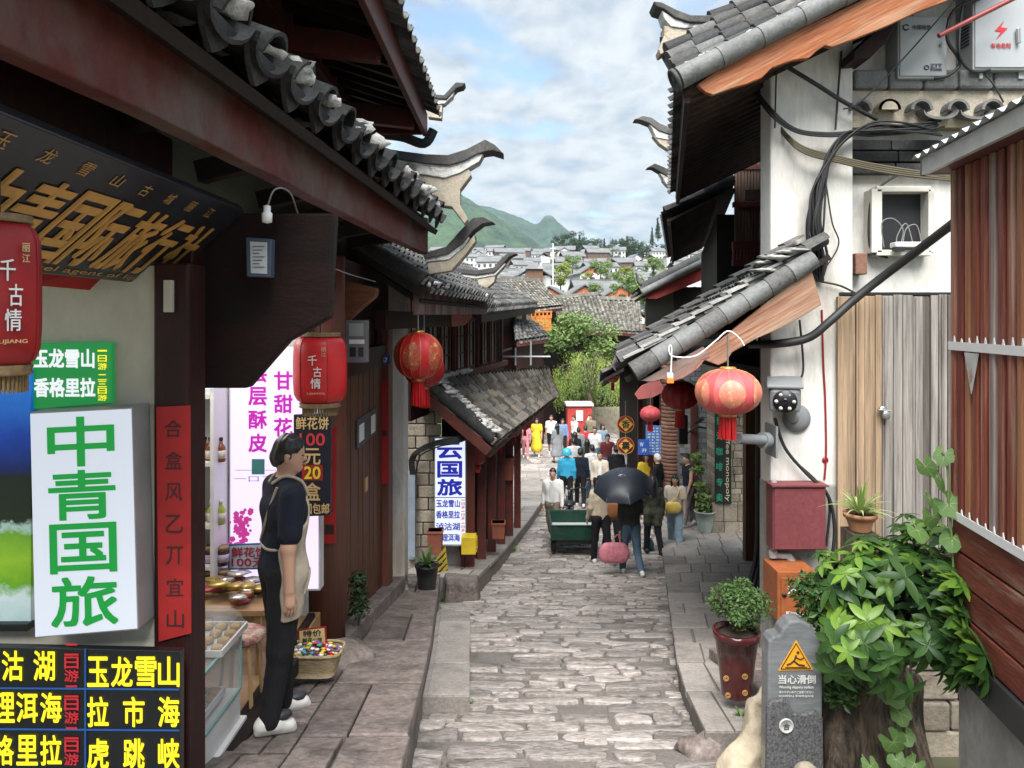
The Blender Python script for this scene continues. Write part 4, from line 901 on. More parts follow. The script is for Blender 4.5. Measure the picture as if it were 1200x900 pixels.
for row in (662, 690):
    for px in (231, 246, 261):
        t = thing('jar', 'dark jam jar on the lower shelves of the cake shop', 'jar', P(px, row, 5.82), 'jam jars on the shop shelf'); c = t.location; mb = MB(); mb.lathe(c, [(.044, 0), (.048, .01), (.048, .115), (.04, .125)], JAR, 18); mb.build('body', t)
        mb = MB(); mb.lathe(c, [(.045, .122), (.045, .15), (0, .15)], JLID, 18); mb.build('lid', t); mb = MB(); mb.lathe(c, [(.049, .03), (.049, .09)], JL, 18); mb.build('label', t)
# lilac light-box poster
Yp = 5.98; t = thing('light_box_poster', 'lilac backlit poster with magenta characters behind the shop assistant', 'poster', P(307, 560, Yp)); PO = emit('poster_lilac', (.76, .66, .96), .72); MAG = emit('poster_magenta', (.52, .012, .42), .55)
mb = MB(); mb.prism([P(268, 405, Yp), P(375, 405, Yp), P(375, 692, Yp), P(268, 692, Yp)], (0, .12, 0), plain('poster_case', (.55, .55, .56), .4)); mb.build('housing', t); mb = MB(); mb.prism([P(270, 407, Yp - .004), P(373, 407, Yp - .004), P(373, 690, Yp - .004), P(270, 690, Yp - .004)], (0, .003, 0), PO); mb.build('face', t)
mb = MB(); write_col(mb, '层层酥皮', P(302, 437, Yp - .007), .15, .15, .187, MAG, bold=.035); write_col(mb, '甘甜花香', P(332, 446, Yp - .007), .15, .15, .187, MAG, bold=.035)
write(mb, '一口下去', P(305, 561, Yp - .007), .42, .05, plain('poster_grey_ink', (.35, .22, .45), .5), bold=0)
mb.bar(P(276, 551, Yp - .007), P(340, 551, Yp - .007), .002, .004, plain('poster_grey_ink', (.35, .22, .45), .5)); mb.build('lettering', t)
mb = MB(); mb.prism([P(295, 538, Yp - .009), P(310, 538, Yp - .009), P(310, 556, Yp - .009), P(295, 556, Yp - .009)], (0, .002, 0), plain('pay_card', (.06, .25, .25), .5)); mb.build('pay_card', t)
mb = MB(); rnd = random.Random(4); MF = emit('poster_flower', (.55, .05, .30), .5)
for k in range(60):
    q = P(282 + rnd.gauss(0, 6), 620 + rnd.gauss(0, 14), Yp - .007); a = rnd.uniform(0, 6); s = rnd.uniform(.012, .028); mb.add([q + Vector((cos(a + i * 1.2566) * s, 0, sin(a + i * 1.2566) * s)) for i in range(5)], [[0, 1, 2, 3, 4]], MF)
mb.build('flower_print', t)
t = thing('price_card', 'white card with blue border and red price lettering below the poster', 'sign', P(284, 652, 5.9)); mb = MB(); mb.prism([P(267, 638, 5.9), P(318, 636, 5.9), P(318, 667, 5.9), P(267, 668, 5.9)], (0, .01, 0), plain('card_blue', (.05, .14, .35), .5)); mb.build('border', t)
mb = MB(); mb.prism([P(269, 640, 5.897), P(316, 638, 5.897), P(316, 665, 5.897), P(269, 666, 5.897)], (0, .002, 0), plain('card_pale', (.55, .66, .76), .5)); mb.build('face', t); mb = MB(); RI = plain('card_red', (.45, .02, .06), .5)
write(mb, '鲜花饼', P(292, 647, 5.893), .28, .08, RI, bold=.03); write(mb, '100元', P(292, 659, 5.893), .28, .075, RI, bold=.03); mb.build('lettering', t)
t = thing('ceiling_lamp', 'lit white panel lamp in the ceiling of the cake shop', 'lamp', (-2.3, 5.2, .19)); mb = MB(); mb.box(-2.75, -1.85, 4.3, 5.9, .16, .198, SHELFW); mb.build('frame', t); mb = MB(); mb.box(-2.72, -1.88, 4.33, 5.87, .152, .158, emit('lamp_panel', (1, .95, .88), 4.5)); mb.build('diffuser', t)
# glass counter with trays and domes
t = thing('glass_counter', 'white counter with a glass case of cakes at the shop opening', 'counter', (-1.9, 4.0, -2.47)); cx0, cx1, cy0, cy1 = -2.6, -1.64, 3.5, 4.5
mb = MB(); mb.box(cx0, cx1, cy0, cy1, -2.47, -2.22, SHELFW); mb.box(cx0, cx1 + .03, cy0, cy1 + .03, -2.47, -2.40, SHELFW); mb.build('base', t, bevel=.006)
mb = MB(); mb.box(cx0, cx1, cy0, cy1, -1.90, -1.885, GLS); mb.box(cx1 - .008, cx1, cy0, cy1, -2.22, -1.9, GLS); mb.box(cx0, cx1 - .008, cy1 - .008, cy1, -2.22, -1.9, GLS); mb.build('glass', t)
mb = MB(); EDG = plain('glass_edge', (.25, .45, .42), .2)
for a, b in (((cx1, cy0, -1.885), (cx1, cy1, -1.885)), ((cx0, cy1, -1.885), (cx1, cy1, -1.885)), ((cx1, cy1, -2.22), (cx1, cy1, -1.885)), ((cx1, cy0, -2.22), (cx1, cy1, -2.22))): mb.bar(a, b, .014, .014, EDG)
mb.build('glass_edge', t)
PAST = weathered('pastry', (.52, .33, .14), (.66, .48, .25), (.40, .22, .08), (1, 1, 1), 12, .6, .3, 30); TRAYM = plain('tray_white', (.7, .69, .66), .35)
def cake_tray(name, label, c, w, d, nx, ny, dome, r=.036, group=None):
    t = thing(name, label, 'tray', c, group); c = Vector(c); mb = MB(); mb.box(c.x - w / 2, c.x + w / 2, c.y - d / 2, c.y + d / 2, c.z, c.z + .012, TRAYM)
    for s in (-1, 1): mb.bar(c + Vector((s * w / 2, -d / 2, .02)), c + Vector((s * w / 2, d / 2, .02)), .012, .035, TRAYM); mb.bar(c + Vector((-w / 2, s * d / 2, .02)), c + Vector((w / 2, s * d / 2, .02)), .012, .035, TRAYM)
    mb.build('tray', t); rnd = random.Random(3)
    for i in range(nx):
        for j in range(ny):
            mb = MB(); q = c + Vector((-w / 2 + w * (i + .5) / nx + rnd.uniform(-.006, .006), -d / 2 + d * (j + .5) / ny, .012)); mb.lathe(q, [(r * .8, 0), (r, .012), (r * .92, .028), (r * .5, .036), (0, .037)], PAST, 14); k = mb.build('flower_cake'); k['label'] = 'round baked flower cake lying in a shop tray'; k['category'] = 'cake'; k['group'] = 'flower cakes in the trays'
    if dome:
        mb = MB(); vs = []; n = 14
        for i in range(n + 1):
            for j in range(n + 1):
                u, v = i / n * 2 - 1, j / n * 2 - 1; vs.append(c + Vector((u * w / 2, v * d / 2, .03 + .15 * (max(0, (1 - u ** 4) * (1 - v ** 4))) ** .5)))
        mb.add(vs, [[i * (n + 1) + j, (i + 1) * (n + 1) + j, (i + 1) * (n + 1) + j + 1, i * (n + 1) + j + 1] for i in range(n) for j in range(n)], GLS, True); mb.build('dome_cover', t)
cake_tray('cake_tray', 'white tray of round flower cakes inside the glass counter', (-1.85, 4.1, -2.18), .34, .5, 4, 6, False)
cake_tray('cake_tray', 'domed tray of flower cakes on the far end of the counter', (-1.80, 4.35, -1.88), .36, .40, 4, 4, True)
cake_tray('cake_tray', 'domed tray of flower cakes on the near end of the counter', (-1.85, 3.80, -1.88), .36, .40, 4, 4, True)
# low table heaped with packets, stool
t = thing('display_table', 'low display table heaped with foil cake packets behind the assistant', 'table', (-1.95, 5.4, -2.47)); mb = MB(); mb.box(-2.5, -1.72, 5.15, 5.65, -2.05, -2.01, FLOORW); mb.build('table_top', t, bevel=.004)
for x in (-2.45, -1.77):
    for y in (5.2, 5.6): mb = MB(); mb.bar((x, y, -2.47), (x, y, -2.05), .04, .04, FLOORW); mb.build('leg', t)
rnd = random.Random(6); FOIL = plain('foil_packet', (.50, .48, .42), .25, .4, 12, .7); GF = plain('gold_packet', (.50, .36, .10), .3, .3, 12, .6)
for i in range(26):
    c = Vector((rnd.uniform(-2.3, -1.75), rnd.uniform(5.2, 5.6), -2.0 + (i // 9) * .05 + rnd.uniform(0, .02))); mb = MB(); vs = []; a = rnd.uniform(0, 6); s = rnd.uniform(.06, .09)
    mb.blob(c, (s, s * .7, .02), (FOIL, GF, GF, plain('red_packet', (.4, .05, .06), .4))[i % 4], i, .25); o = mb.build('cake_packet'); o['label'] = 'shiny foil cake packet heaped on the low shop table'; o['category'] = 'packet'; o['group'] = 'foil packets on the shop table'
t = thing('stool', 'small wooden stool with a patterned seat inside the cake shop', 'stool', P(290, 850, 4.75)); c = Vector((-1.74, 4.78, -2.47)); t.location = c; mb = MB(); mb.lathe(c + Vector((0, 0, .42)), [(.14, 0), (.155, .015), (.155, .04), (.13, .055), (0, .06)], weathered('seat_print', (.55, .45, .35), (.65, .55, .45), (.4, .1, .1), (1, 1, 1), 25, .8, .1, 60), 24); mb.build('seat', t)
for k in range(4): a = pi / 4 + k * pi / 2; mb = MB(); mb.tube([c + Vector((cos(a) * .15, sin(a) * .15, 0)), c + Vector((cos(a) * .12, sin(a) * .12, .3)), c + Vector((cos(a) * .1, sin(a) * .1, .42))], .014, plain('stool_wood', (.5, .32, .15), .4), 8); mb.build('leg', t)
# basket of sweets
c = P(369, 795, 5.55); c = Vector((-1.47, 5.55, -2.62)); t = thing('sweet_basket', 'pale wicker basket full of bright wrapped sweets by the post', 'basket', c); WICK = weathered('wicker', (.42, .33, .19), (.56, .46, .29), (.3, .22, .12), (1, 1, 5), 30, .7, .6, 60)
mb = MB(); pr = []
for z, k in ((0, .80), (.05, .86), (.10, .93), (.15, 1.0), (.165, 1.03)): pr.append((z, k))
vs = []; N = 40
for z, k in pr:
    for i in range(N):
        a = 2 * pi * i / N; e = .45; wv = 1 + .012 * (1 if (i + int(z * 100)) % 2 else -1); vs.append(c + Vector((.20 * k * wv * abs(cos(a)) ** e * (1 if cos(a) > 0 else -1), .14 * k * wv * abs(sin(a)) ** e * (1 if sin(a) > 0 else -1), z)))
mb.add(vs, [[r * N + i, r * N + (i + 1) % N, (r + 1) * N + (i + 1) % N, (r + 1) * N + i] for r in range(4) for i in range(N)] + [list(range(N))], WICK, True)
mb.build('body', t); mb = MB(); mb.tube([c + (v - c) * 1.0 + Vector((0, 0, .003)) for v in vs[-N:]] + [vs[-N]], .012, WICK, 6, False); mb.build('rim', t)
SW = [plain('sweet_%s' % n, col, .35, .1) for n, col in (('red', (.6, .03, .04)), ('white', (.8, .78, .75)), ('yellow', (.75, .55, .05)), ('green', (.1, .4, .12)), ('purple', (.25, .06, .35)), ('blue', (.08, .25, .55)), ('brown', (.2, .09, .05)))]
for i in range(150):
    mb = MB(); q = c + Vector((rnd.uniform(-.18, .18), rnd.uniform(-.12, .12), .13)); q.z += .055 * (1 - (q.x - c.x) ** 2 / .04 - (q.y - c.y) ** 2 / .03) + rnd.uniform(-.01, .02); mb.blob(q, (.017, .012, .010), SW[i % 7], i, .35); o = mb.build('sweet'); o['label'] = 'small wrapped sweet in the wicker basket'; o['category'] = 'sweet'; o['group'] = 'wrapped sweets in the basket'
t = thing('price_card', 'yellow handwritten price card with a red zigzag edge above the sweet basket', 'sign', P(366, 747, 5.66)); zz = []; k = 0
q0 = [P(349, 738, 5.68), P(382, 734, 5.68), P(384, 762, 5.68), P(349, 766, 5.68)]
mb = MB(); mb.prism([x - Vector((0, 0, 0)) for x in q0], (0, .004, 0), REDPAPER); mb.build('border', t); cc = sum(q0, Vector()) / 4; mb = MB(); mb.prism([cc + (x - cc) * .88 - Vector((0, .003, 0)) for x in q0], (0, .002, 0), plain('card_yellow', (.72, .58, .25), .6)); mb.build('face', t)
mb = MB(); write(mb, '特价', P(366, 742, 5.673), .14, .05, INK, (1, 0, .05), bold=.02); write(mb, '鲜花小饼', P(366, 750, 5.673), .15, .036, INK, (1, 0, .05)); write(mb, '3个', P(368, 757, 5.673), .09, .036, INK, (1, 0, .05)); mb.build('lettering', t)
# black price sign before the post
Ys = 5.85; t = thing('price_sign', 'tall black sign with gold and red price characters on the round post', 'sign', P(366, 545, Ys)); mb = MB(); mb.prism([P(344, 486, Ys), P(388, 484, Ys), P(387, 604, Ys), P(344, 606, Ys)], (0, .04, 0), plain('sign_black', (.008, .010, .022), .4)); mb.build('panel', t, bevel=.003)
SG = plain('sign_gold', (.66, .46, .20), .5); SR = plain('sign_red', (.55, .04, .05), .5); mb = MB()
write(mb, '鲜花饼', P(366, 496, Ys - .004), .26, .10, SG, bold=.02); write(mb, '100', P(366, 515, Ys - .004), .20, .10, SR, bold=.03); write(mb, '元', P(366, 535, Ys - .004), .13, .13, SG, bold=.02); write(mb, '盒', P(366, 576, Ys - .004), .13, .14, SG, bold=.02); write(mb, '全国包邮', P(366, 596, Ys - .004), .27, .085, SG, bold=.02)
mb.prism([P(354, 545, Ys - .003), P(378, 545, Ys - .003), P(378, 563, Ys - .003), P(354, 563, Ys - .003)], (0, .002, 0), REDPAPER); write(mb, '20', P(366, 554, Ys - .006), .13, .10, plain('sign_yellow', (.8, .66, .05), .5), bold=.03)
mb.prism([P(344, 566, Ys - .003), P(350, 566, Ys - .003), P(350, 590, Ys - .003), P(344, 590, Ys - .003)], (0, .002, 0), REDPAPER); mb.build('lettering', t)

# ---- wooden-door house (second on the left)
B = thing('door_house', 'second house on the left with a tall plank door and white end pier', 'house', (-1.8, 8.5, -3.4))
DOORW = weathered('door_planks', (.095, .034, .014), (.17, .065, .028), (.06, .022, .012), (14, 14, .6), 1.6, .5, .35, 5)
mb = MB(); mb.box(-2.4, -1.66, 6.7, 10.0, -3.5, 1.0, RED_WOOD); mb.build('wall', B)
mb = MB()
for i in range(11): y = 6.95 + i * .2; mb.box(-1.66, -1.60 + .006 * (i % 3), y + .004, y + .196, -3.25, -.55, DOORW)
d = mb.build('door', B, bevel=.006); mb = MB(); mb.box(-1.6, -1.57, 8.0, 8.12, -1.85, -1.7, GOLD); mb.build('latch', d)
mb = MB(); mb.box(-1.68, -1.56, 6.72, 6.94, -3.3, .1, RED_POST); mb.box(-1.68, -1.52, 9.16, 9.5, -3.4, .1, RED_POST); mb.box(-1.67, -1.55, 6.95, 9.16, -.55, -.30, RED_WOOD); mb.build('door_frame', B, bevel=.01)
mb = MB(); mb.box(-1.80, -1.44, 10.0, 10.35, -3.7, 1.0, PLASTER); mb.build('end_pier', B, bevel=.02)
mb = MB(); mb.blob((-1.58, 9.95, -3.62), (.26, .24, .22), STONE_WALL, 8, .3); mb.build('pier_foot', B)
mb = MB(); vs = []
mb.hexa([(-1.72, 6.55, -2.95), (-1.42, 6.55, -2.95), (-1.40, 10.1, -3.62), (-1.72, 10.1, -3.62)], [(-1.72, 6.55, -2.78), (-1.44, 6.55, -2.78), (-1.42, 10.1, -3.45), (-1.72, 10.1, -3.45)], SLAB); mb.build('threshold', B, bevel=.015)
t = thing('door_notice', 'dark notice plate with a pale card on the plank door', 'sign', (-1.59, 8.0, -.9)); mb = MB(); mb.box(-1.592, -1.58, 7.6, 8.7, -1.32, -1.02, plain('plate_dark', (.03, .035, .05), .4)); mb.build('plate', t); mb = MB(); mb.box(-1.579, -1.576, 7.7, 7.95, -1.27, -1.09, WHITE); mb.box(-1.579, -1.576, 8.35, 8.6, -1.28, -1.08, WHITE); mb.build('card', t)
couplet('couplet_strip', 'plain red paper strip on the red door post beside the white pier', [P(443, 447, 9.1), P(455, 447, 9.1), P(456, 566, 9.1), P(446, 568, 9.1)], '一')
t = thing('electric_meter', 'grey electric meter box above the plank door', 'meter box', P(418, 398, 6.62)); mb = MB(); mb.prism([P(405, 375, 6.62), P(430, 375, 6.62), P(430, 425, 6.62), P(405, 425, 6.62)], (0, .1, 0), plain('meter_case', (.16, .16, .17), .4)); mb.build('case', t, bevel=.006)
mb = MB(); mb.prism([P(409, 379, 6.615), P(426, 379, 6.615), P(426, 394, 6.615), P(409, 394, 6.615)], (0, .004, 0), plain('meter_window', (.35, .36, .36), .2)); mb.prism([P(409, 398, 6.615), P(427, 398, 6.615), P(427, 403, 6.615), P(409, 403, 6.615)], (0, .004, 0), WHITE); mb.prism([P(410, 407, 6.615), P(417, 407, 6.615), P(417, 418, 6.615), P(410, 418, 6.615)], (0, .004, 0), BLACK); mb.prism([P(420, 407, 6.615), P(426, 407, 6.615), P(426, 418, 6.615), P(420, 418, 6.615)], (0, .004, 0), BLACK); mb.build('dial', t)
t = thing('number_plate', 'small blue house number plate beside the meter box', 'sign', P(450, 422, 9.0)); mb = MB(); mb.prism([P(445, 416, 9.0), P(457, 416, 9.0), P(457, 427, 9.0), P(445, 427, 9.0)], (0, .01, 0), plain('plate_blue', (.02, .05, .25), .4)); mb.build('plate', t); mb = MB(); write(mb, '57', P(451, 422, 8.994), .06, .06, WHITE); mb.build('lettering', t)
# bent bracket board and roof B
mb = MB(); mb.prism([P(*q, 6.7) for q in ((318, 424), (345, 392), (372, 337), (398, 327), (443, 338), (442, 347), (420, 366), (398, 386), (362, 408), (340, 424))], (0, .08, 0), weathered('bracket_wood', (.17, .06, .03), (.26, .10, .05), (.10, .04, .02), (.6, 3, 5), 3, .35, .3, 8)); mb.build('curved_bracket', B, bevel=.02)
e0, e1 = Vector((-.90, 7.6, .33)), Vector((-.34, 11.7, .33)); up = Vector((-1.35, .1, .86))
mb = MB(); tile_roof(mb, e0, e1, e0 + up, e1 + up, TILE, pitch=.22, rad=.08, tl=.2, thick=.014, seed=8); rB = mb.build('roof', B)
mb = MB(); roof_slab(mb, e0 - Vector((0, 0, .08)), e1 - Vector((0, 0, .08)), e0 + up - Vector((0, 0, .08)), e1 + up - Vector((0, 0, .08)), .06, DARK_WOOD); mb.build('roof_boarding', B)
mb = MB(); q0, q1 = e0 + Vector((.0, -.03, .06)), e0 + up + Vector((0, -.03, .06)); mb.tube([q0.lerp(q1, i / 8) + Vector((0, 0, -.03 * sin(pi * i / 8))) for i in range(9)], .10, TILE_DARK, 10); mb.bar(q0 + Vector((0, -.02, -.12)), q1 + Vector((0, -.02, -.12)), .12, .10, DARK_WOOD); mb.build('verge', rB)
rnd = random.Random(14); mb = MB()
for i in range(20): q = e0.lerp(e1, rnd.random()); mb.blob(q + Vector((rnd.uniform(-.1, .02), 0, rnd.uniform(.03, .1))), (.06, .05, .03), LIME, i, .4)
mb.build('lime_mortar', rB, kind='stuff')
mb = MB(); mb.prism([e0 + Vector((-.05, 0, .0)), e1 + Vector((-.05, 0, 0)), e1 + Vector((-.05, 0, -.24)), e0 + Vector((-.05, 0, -.28))], (-.06, 0, 0), weathered('grey_red_fascia', (.10, .045, .035), (.17, .08, .065), (.20, .17, .15), (2, 2, .4), 3, .8, .5, 12)); mb.build('fascia', B, bevel=.008)
mb = MB(); mb.bar((-1.4, 7.9, .0), (-1.0, 11.6, .0), .12, .2, RED_WOOD)
for i in range(8): mb.bar(e0.lerp(e1, i / 7.5) + Vector((-.1, .1, -.08)), e0.lerp(e1, i / 7.5) + Vector((-1.0, .1, .5)), .07, .07, DARK_WOOD)
mb.build('eave_beam', B)
Y = 8.3
horn(B, [P(*q, Y) for q in ((498, 298), (525, 290), (541, 272), (556, 257), (568, 256), (580, 262), (567, 264), (556, 272), (545, 286), (527, 299), (500, 305))], [P(*q, Y) for q in ((500, 303), (527, 297), (548, 276), (552, 280), (545, 291), (528, 305), (500, 308))], [P(*q, Y) for q in ((502, 308), (528, 305), (545, 291), (557, 276), (558, 284), (548, 298), (530, 318), (504, 322))], .20, (.1, 1, 0))

# ---- house with the lower skirt roof (third on the left)
Cc = thing('shop_house', 'third house on the left with dark red windows over a wide tiled skirt roof', 'house', (-1.0, 14, -4.6))
w0, w1 = Vector((-1.60, 11.75, 0)), Vector((-.22, 18.6, 0)); wd = (w1 - w0).normalized(); wn = Vector((wd.y, -wd.x, 0))
def wl(s, out=0): return w0 + wd * s + wn * out
Lw = (w1 - w0).length
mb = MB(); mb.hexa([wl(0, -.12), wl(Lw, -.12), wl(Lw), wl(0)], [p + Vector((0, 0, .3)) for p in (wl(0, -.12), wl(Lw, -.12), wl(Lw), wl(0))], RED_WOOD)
for v in range(len(mb.v)): x, y, z = mb.v[v]; mb.v[v] = (x, y, -1.6 if z < .1 else .45)
mb.build('upper_wall', Cc)
WPANE = plain('window_pane', (.42, .46, .45), .15, .2, 3); LINTEL = RED_FASCIA
def win(s0, s1, z0, z1, nv, nh, pane):
    mb = MB(); fr = .05
    def bx(sa, sb, za, zb, o0, o1, m): mb.hexa([wl(sa, o0) + V(0, 0, za), wl(sb, o0) + V(0, 0, za), wl(sb, o1) + V(0, 0, za), wl(sa, o1) + V(0, 0, za)], [wl(sa, o0) + V(0, 0, zb), wl(sb, o0) + V(0, 0, zb), wl(sb, o1) + V(0, 0, zb), wl(sa, o1) + V(0, 0, zb)], m)
    for sa, sb, za, zb in ((s0, s0 + fr, z0, z1), (s1 - fr, s1, z0, z1), (s0 + fr, s1 - fr, z0, z0 + fr), (s0 + fr, s1 - fr, z1 - fr, z1)): bx(sa, sb, za, zb, 0, .05, RED_FASCIA)
    for i in range(1, nv): s = s0 + (s1 - s0) * i / nv; bx(s - .015, s + .015, z0 + fr, z1 - fr, 0, .035, RED_FASCIA)
    for i in range(1, nh): z = z0 + (z1 - z0) * i / nh; bx(s0 + fr, s1 - fr, z - .014, z + .014, 0, .03, RED_FASCIA)
    o = mb.build('window', Cc); mb = MB(); bx(s0 + fr, s1 - fr, z0 + fr, z1 - fr, .003, .012, pane); mb.build('pane', o)
for s0, s1 in ((.15, .75), (.8, 1.4), (1.5, 2.1), (2.6, 3.2), (3.3, 3.9), (4.6, 5.2), (5.3, 5.9)): win(s0, s1, -.98, .02, 2, 3, WPANE)
for s in (.05, 1.45, 2.35, 3.25, 4.1, 5.25, 6.5): mb = MB(); p = wl(s, .06); mb.box(p.x - .045, p.x + .02, p.y - .045, p.y + .045, -1.15, .45, RED_FASCIA); mb.build('post', Cc, bevel=.006)
mb = MB(); mb.bar(wl(0, .07) + V(0, 0, -1.06), wl(Lw, .07) + V(0, 0, -1.06), .1, .12, RED_FASCIA); mb.bar(wl(0, .07) + V(0, 0, .1), wl(Lw, .07) + V(0, 0, .1), .1, .14, RED_WOOD); mb.build('rail', Cc, bevel=.006)
# skirt roof
e0, e1, r0, r1 = P(577, 521, 12.3), P(651, 461, 20.6), P(493, 449, 12.3), P(640, 432, 19.8)
mb = MB(); tile_roof(mb, e0, e1, r0, r1, TILE_SKIRT, pitch=.235, rad=.085, tl=.2, thick=.016, seed=12, sag=.04); sk = mb.build('skirt_roof', Cc)
mb = MB(); roof_slab(mb, e0 - V(0, 0, .08), e1 - V(0, 0, .08), r0 - V(0, 0, .08), r1 - V(0, 0, .08), .06, RED_WOOD); mb.build('roof_boarding', Cc)
mb = MB(); a, b = e0 + V(.0, -.06, .10), r0 + V(0, -.06, .10); mb.tube([a.lerp(b, i / 6) for i in range(7)], .09, TILE_DARK, 10); mb.tube([a.lerp(b, i / 6) + V(.0, .2, .05) for i in range(7)], .08, TILE, 10); mb.build('verge_tile', sk)
rnd = random.Random(15); mb = MB()
for i in range(130):
    u = rnd.random(); q = e0.lerp(r0, u) + V(rnd.uniform(-.03, .03), rnd.uniform(.10, .40), .20); mb.blob(q, (rnd.uniform(.08, .15), rnd.uniform(.07, .11), .035), LIME, i, .4)
for i in range(60):
    u = rnd.random() ** 1.6; q = r0.lerp(wl(3.2) + V(0, 0, r0.z), u); q.z = r0.z + .1; mb.blob(q + V(rnd.uniform(0, .12), 0, -.06), (.10, .10, .04), LIME, 200 + i, .4)
for i in range(40):
    u = rnd.random(); q = e0.lerp(e1, u); mb.blob(q + V(rnd.uniform(-.12, -.02), 0, .07), (.06, .05, .03), LIME, 300 + i, .4)
mb.build('lime_mortar', sk, kind='stuff')
mb = MB(); mb.bar(e0 + V(-.05, -.1, -.10), r0 + V(-.05, -.1, -.10), .05, .16, RED_FASCIA); mb.bar(e0 + V(-.06, 0, -.14), e1 + V(-.06, 0, -.14), .06, .14, RED_FASCIA); mb.build('bargeboard', Cc, bevel=.006)
# ground floor front
f0, f1 = Vector((-.72, 12.75, 0)), Vector((.14, 17.7, 0)); fd = (f1 - f0).normalized(); Lf = (f1 - f0).length
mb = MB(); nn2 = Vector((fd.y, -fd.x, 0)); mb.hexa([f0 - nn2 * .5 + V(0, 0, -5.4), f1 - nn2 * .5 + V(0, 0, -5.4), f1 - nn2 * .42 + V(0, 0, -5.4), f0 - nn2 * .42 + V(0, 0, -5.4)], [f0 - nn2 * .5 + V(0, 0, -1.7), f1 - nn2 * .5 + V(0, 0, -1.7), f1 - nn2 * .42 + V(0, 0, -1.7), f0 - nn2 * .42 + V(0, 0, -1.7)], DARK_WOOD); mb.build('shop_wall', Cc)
for s in (0, .95, 1.9, 2.9, 3.9, 4.95): mb = MB(); p = f0 + fd * s; mb.bar(p + V(0, 0, gz(p.y) - .1), p + V(0, 0, -1.9), .16, .16, RED_FASCIA); mb.build('shop_post', Cc, bevel=.008)
mb = MB(); mb.bar(f0 + V(0, 0, -2.15), f1 + V(0, 0, -2.15), .12, .25, RED_WOOD); mb.build('shop_beam', Cc, bevel=.008)
for s in (.15, 1.25, 2.4, 3.6): mb = MB(); p = f0 + fd * s - nn2 * .1; q = p + fd * .5; mb.bar(p + V(0, 0, gz(p.y) + .3), p + V(0, 0, -2.3), .06, .5, RED_FASCIA, up=fd); mb.build('shop_shutter', Cc, bevel=.006)
mb = MB(); mb.hexa([(-2.6, 12.75, -4.7), (-.75, 12.75, -4.7), (-.75, 13.0, -4.7), (-2.6, 13.0, -4.7)], [(-2.6, 12.75, -1.3), (-1.4, 12.75, -1.3), (-1.4, 13.0, -1.3), (-2.6, 13.0, -1.3)], MORTAR)
rnd = random.Random(2); z = -4.5
while z < -1.5:
    x = -2.5 + rnd.uniform(-.1, 0)
    while x < -1.25:
        w = rnd.uniform(.22, .40); x1 = min(x + w, -1.2); mb.box(x + .008, x1 - .008, 12.70 - rnd.uniform(0, .02), 12.76, z + .008, z + .20, STONE_WALL); x += w
    z += .21
mb.build('end_wall', Cc, bevel=.012)
# roof over the upper storey
e0, e1 = P(566, 362, 12.0), P(628, 357, 19.2); up = Vector((-1.9, .25, 1.05))
mb = MB(); tile_roof(mb, e0, e1, e0 + up, e1 + up, TILE, pitch=.235, rad=.085, tl=.2, thick=.016, seed=22); mb.build('roof', Cc)
mb = MB(); roof_slab(mb, e0 - V(0, 0, .09), e1 - V(0, 0, .09), e0 + up - V(0, 0, .09), e1 + up - V(0, 0, .09), .06, DARK_WOOD); mb.bar(e0 + V(-.05, 0, -.12), e1 + V(-.05, 0, -.12), .06, .2, RED_WOOD); mb.build('eave_board', Cc)
mb = MB(); mb.prism([P(*q, 11.75) for q in ((515, 368), (552, 366), (553, 372), (545, 381), (532, 383), (520, 378))], (0, .06, 0), plain('red_bracket', (.30, .10, .07), .5)); mb.build('carved_bracket', Cc, bevel=.01)
Y = 12.2
horn(Cc, [P(*q, Y) for q in ((535, 314), (560, 317), (580, 314), (590, 302), (597, 297), (607, 298), (598, 302), (590, 311), (581, 320), (560, 323), (535, 320))], [P(*q, Y) for q in ((538, 319), (580, 319), (592, 307), (593, 311), (582, 323), (560, 327), (538, 324))], [P(*q, Y) for q in ((560, 327), (582, 323), (580, 331), (572, 338), (562, 334))], .22, (.15, 1, 0))
t = thing('blue_sign', 'white light box with blue travel agency characters below the skirt roof', 'sign', P(527, 580, 12.5)); Yb = 12.45; BW = emit('bluesign_white', (.74, .80, .95), .6); BI = emit('bluesign_ink', (.015, .02, .36), .5)
mb = MB(); mb.prism([P(509, 513, Yb), P(546, 513, Yb), P(546, 640, Yb), P(509, 640, Yb)], (0, .14, 0), plain('sign_frame', (.30, .30, .29), .4)); mb.build('housing', t); mb = MB(); mb.prism([P(510, 514, Yb - .004), P(545, 514, Yb - .004), P(545, 638, Yb - .004), P(510, 638, Yb - .004)], (0, .003, 0), BW); mb.build('face', t)
mb = MB()
for ch, y in (('云', 528), ('国', 550), ('旅', 571)): write(mb, ch, P(527, y, Yb - .007), .42, .28, BI, bold=.045)
for s, y in (('玉龙雪山', 590), ('香格里拉', 603), ('泸沽湖', 617), ('大理洱海', 630)): write(mb, s, P(525, y, Yb - .007), .40, .13, BI, bold=.03)
for y in (590, 603, 617, 630): write_col(mb, '一日游', P(542.5, y - 4, Yb - .007), .055, .05, .06, emit('board_red', (.42, .02, .03), .6))
mb.bar(P(510, 583, Yb - .007), P(545, 583, Yb - .007), .004, .012, BI); mb.build('lettering', t)
t = thing('square_lantern', 'dark red box lantern under the eave beside the blue lettered sign', 'lantern', P(557, 530, 13.0)); mb = MB(); mb.lathe(P(557, 530, 13.0), [(.14, .2), (.17, .16), (.17, -.16), (.14, -.2)], LACQUER_DK, 6, False); mb.build('shade', t); mb = MB(); mb.lathe(P(557, 515, 13.0), [(.10, 0), (.10, .06)], GOLD, 12); mb.lathe(P(557, 545.5, 13.0), [(.08, -.12), (.10, 0)], LACQUER, 12); mb.build('cap', t)
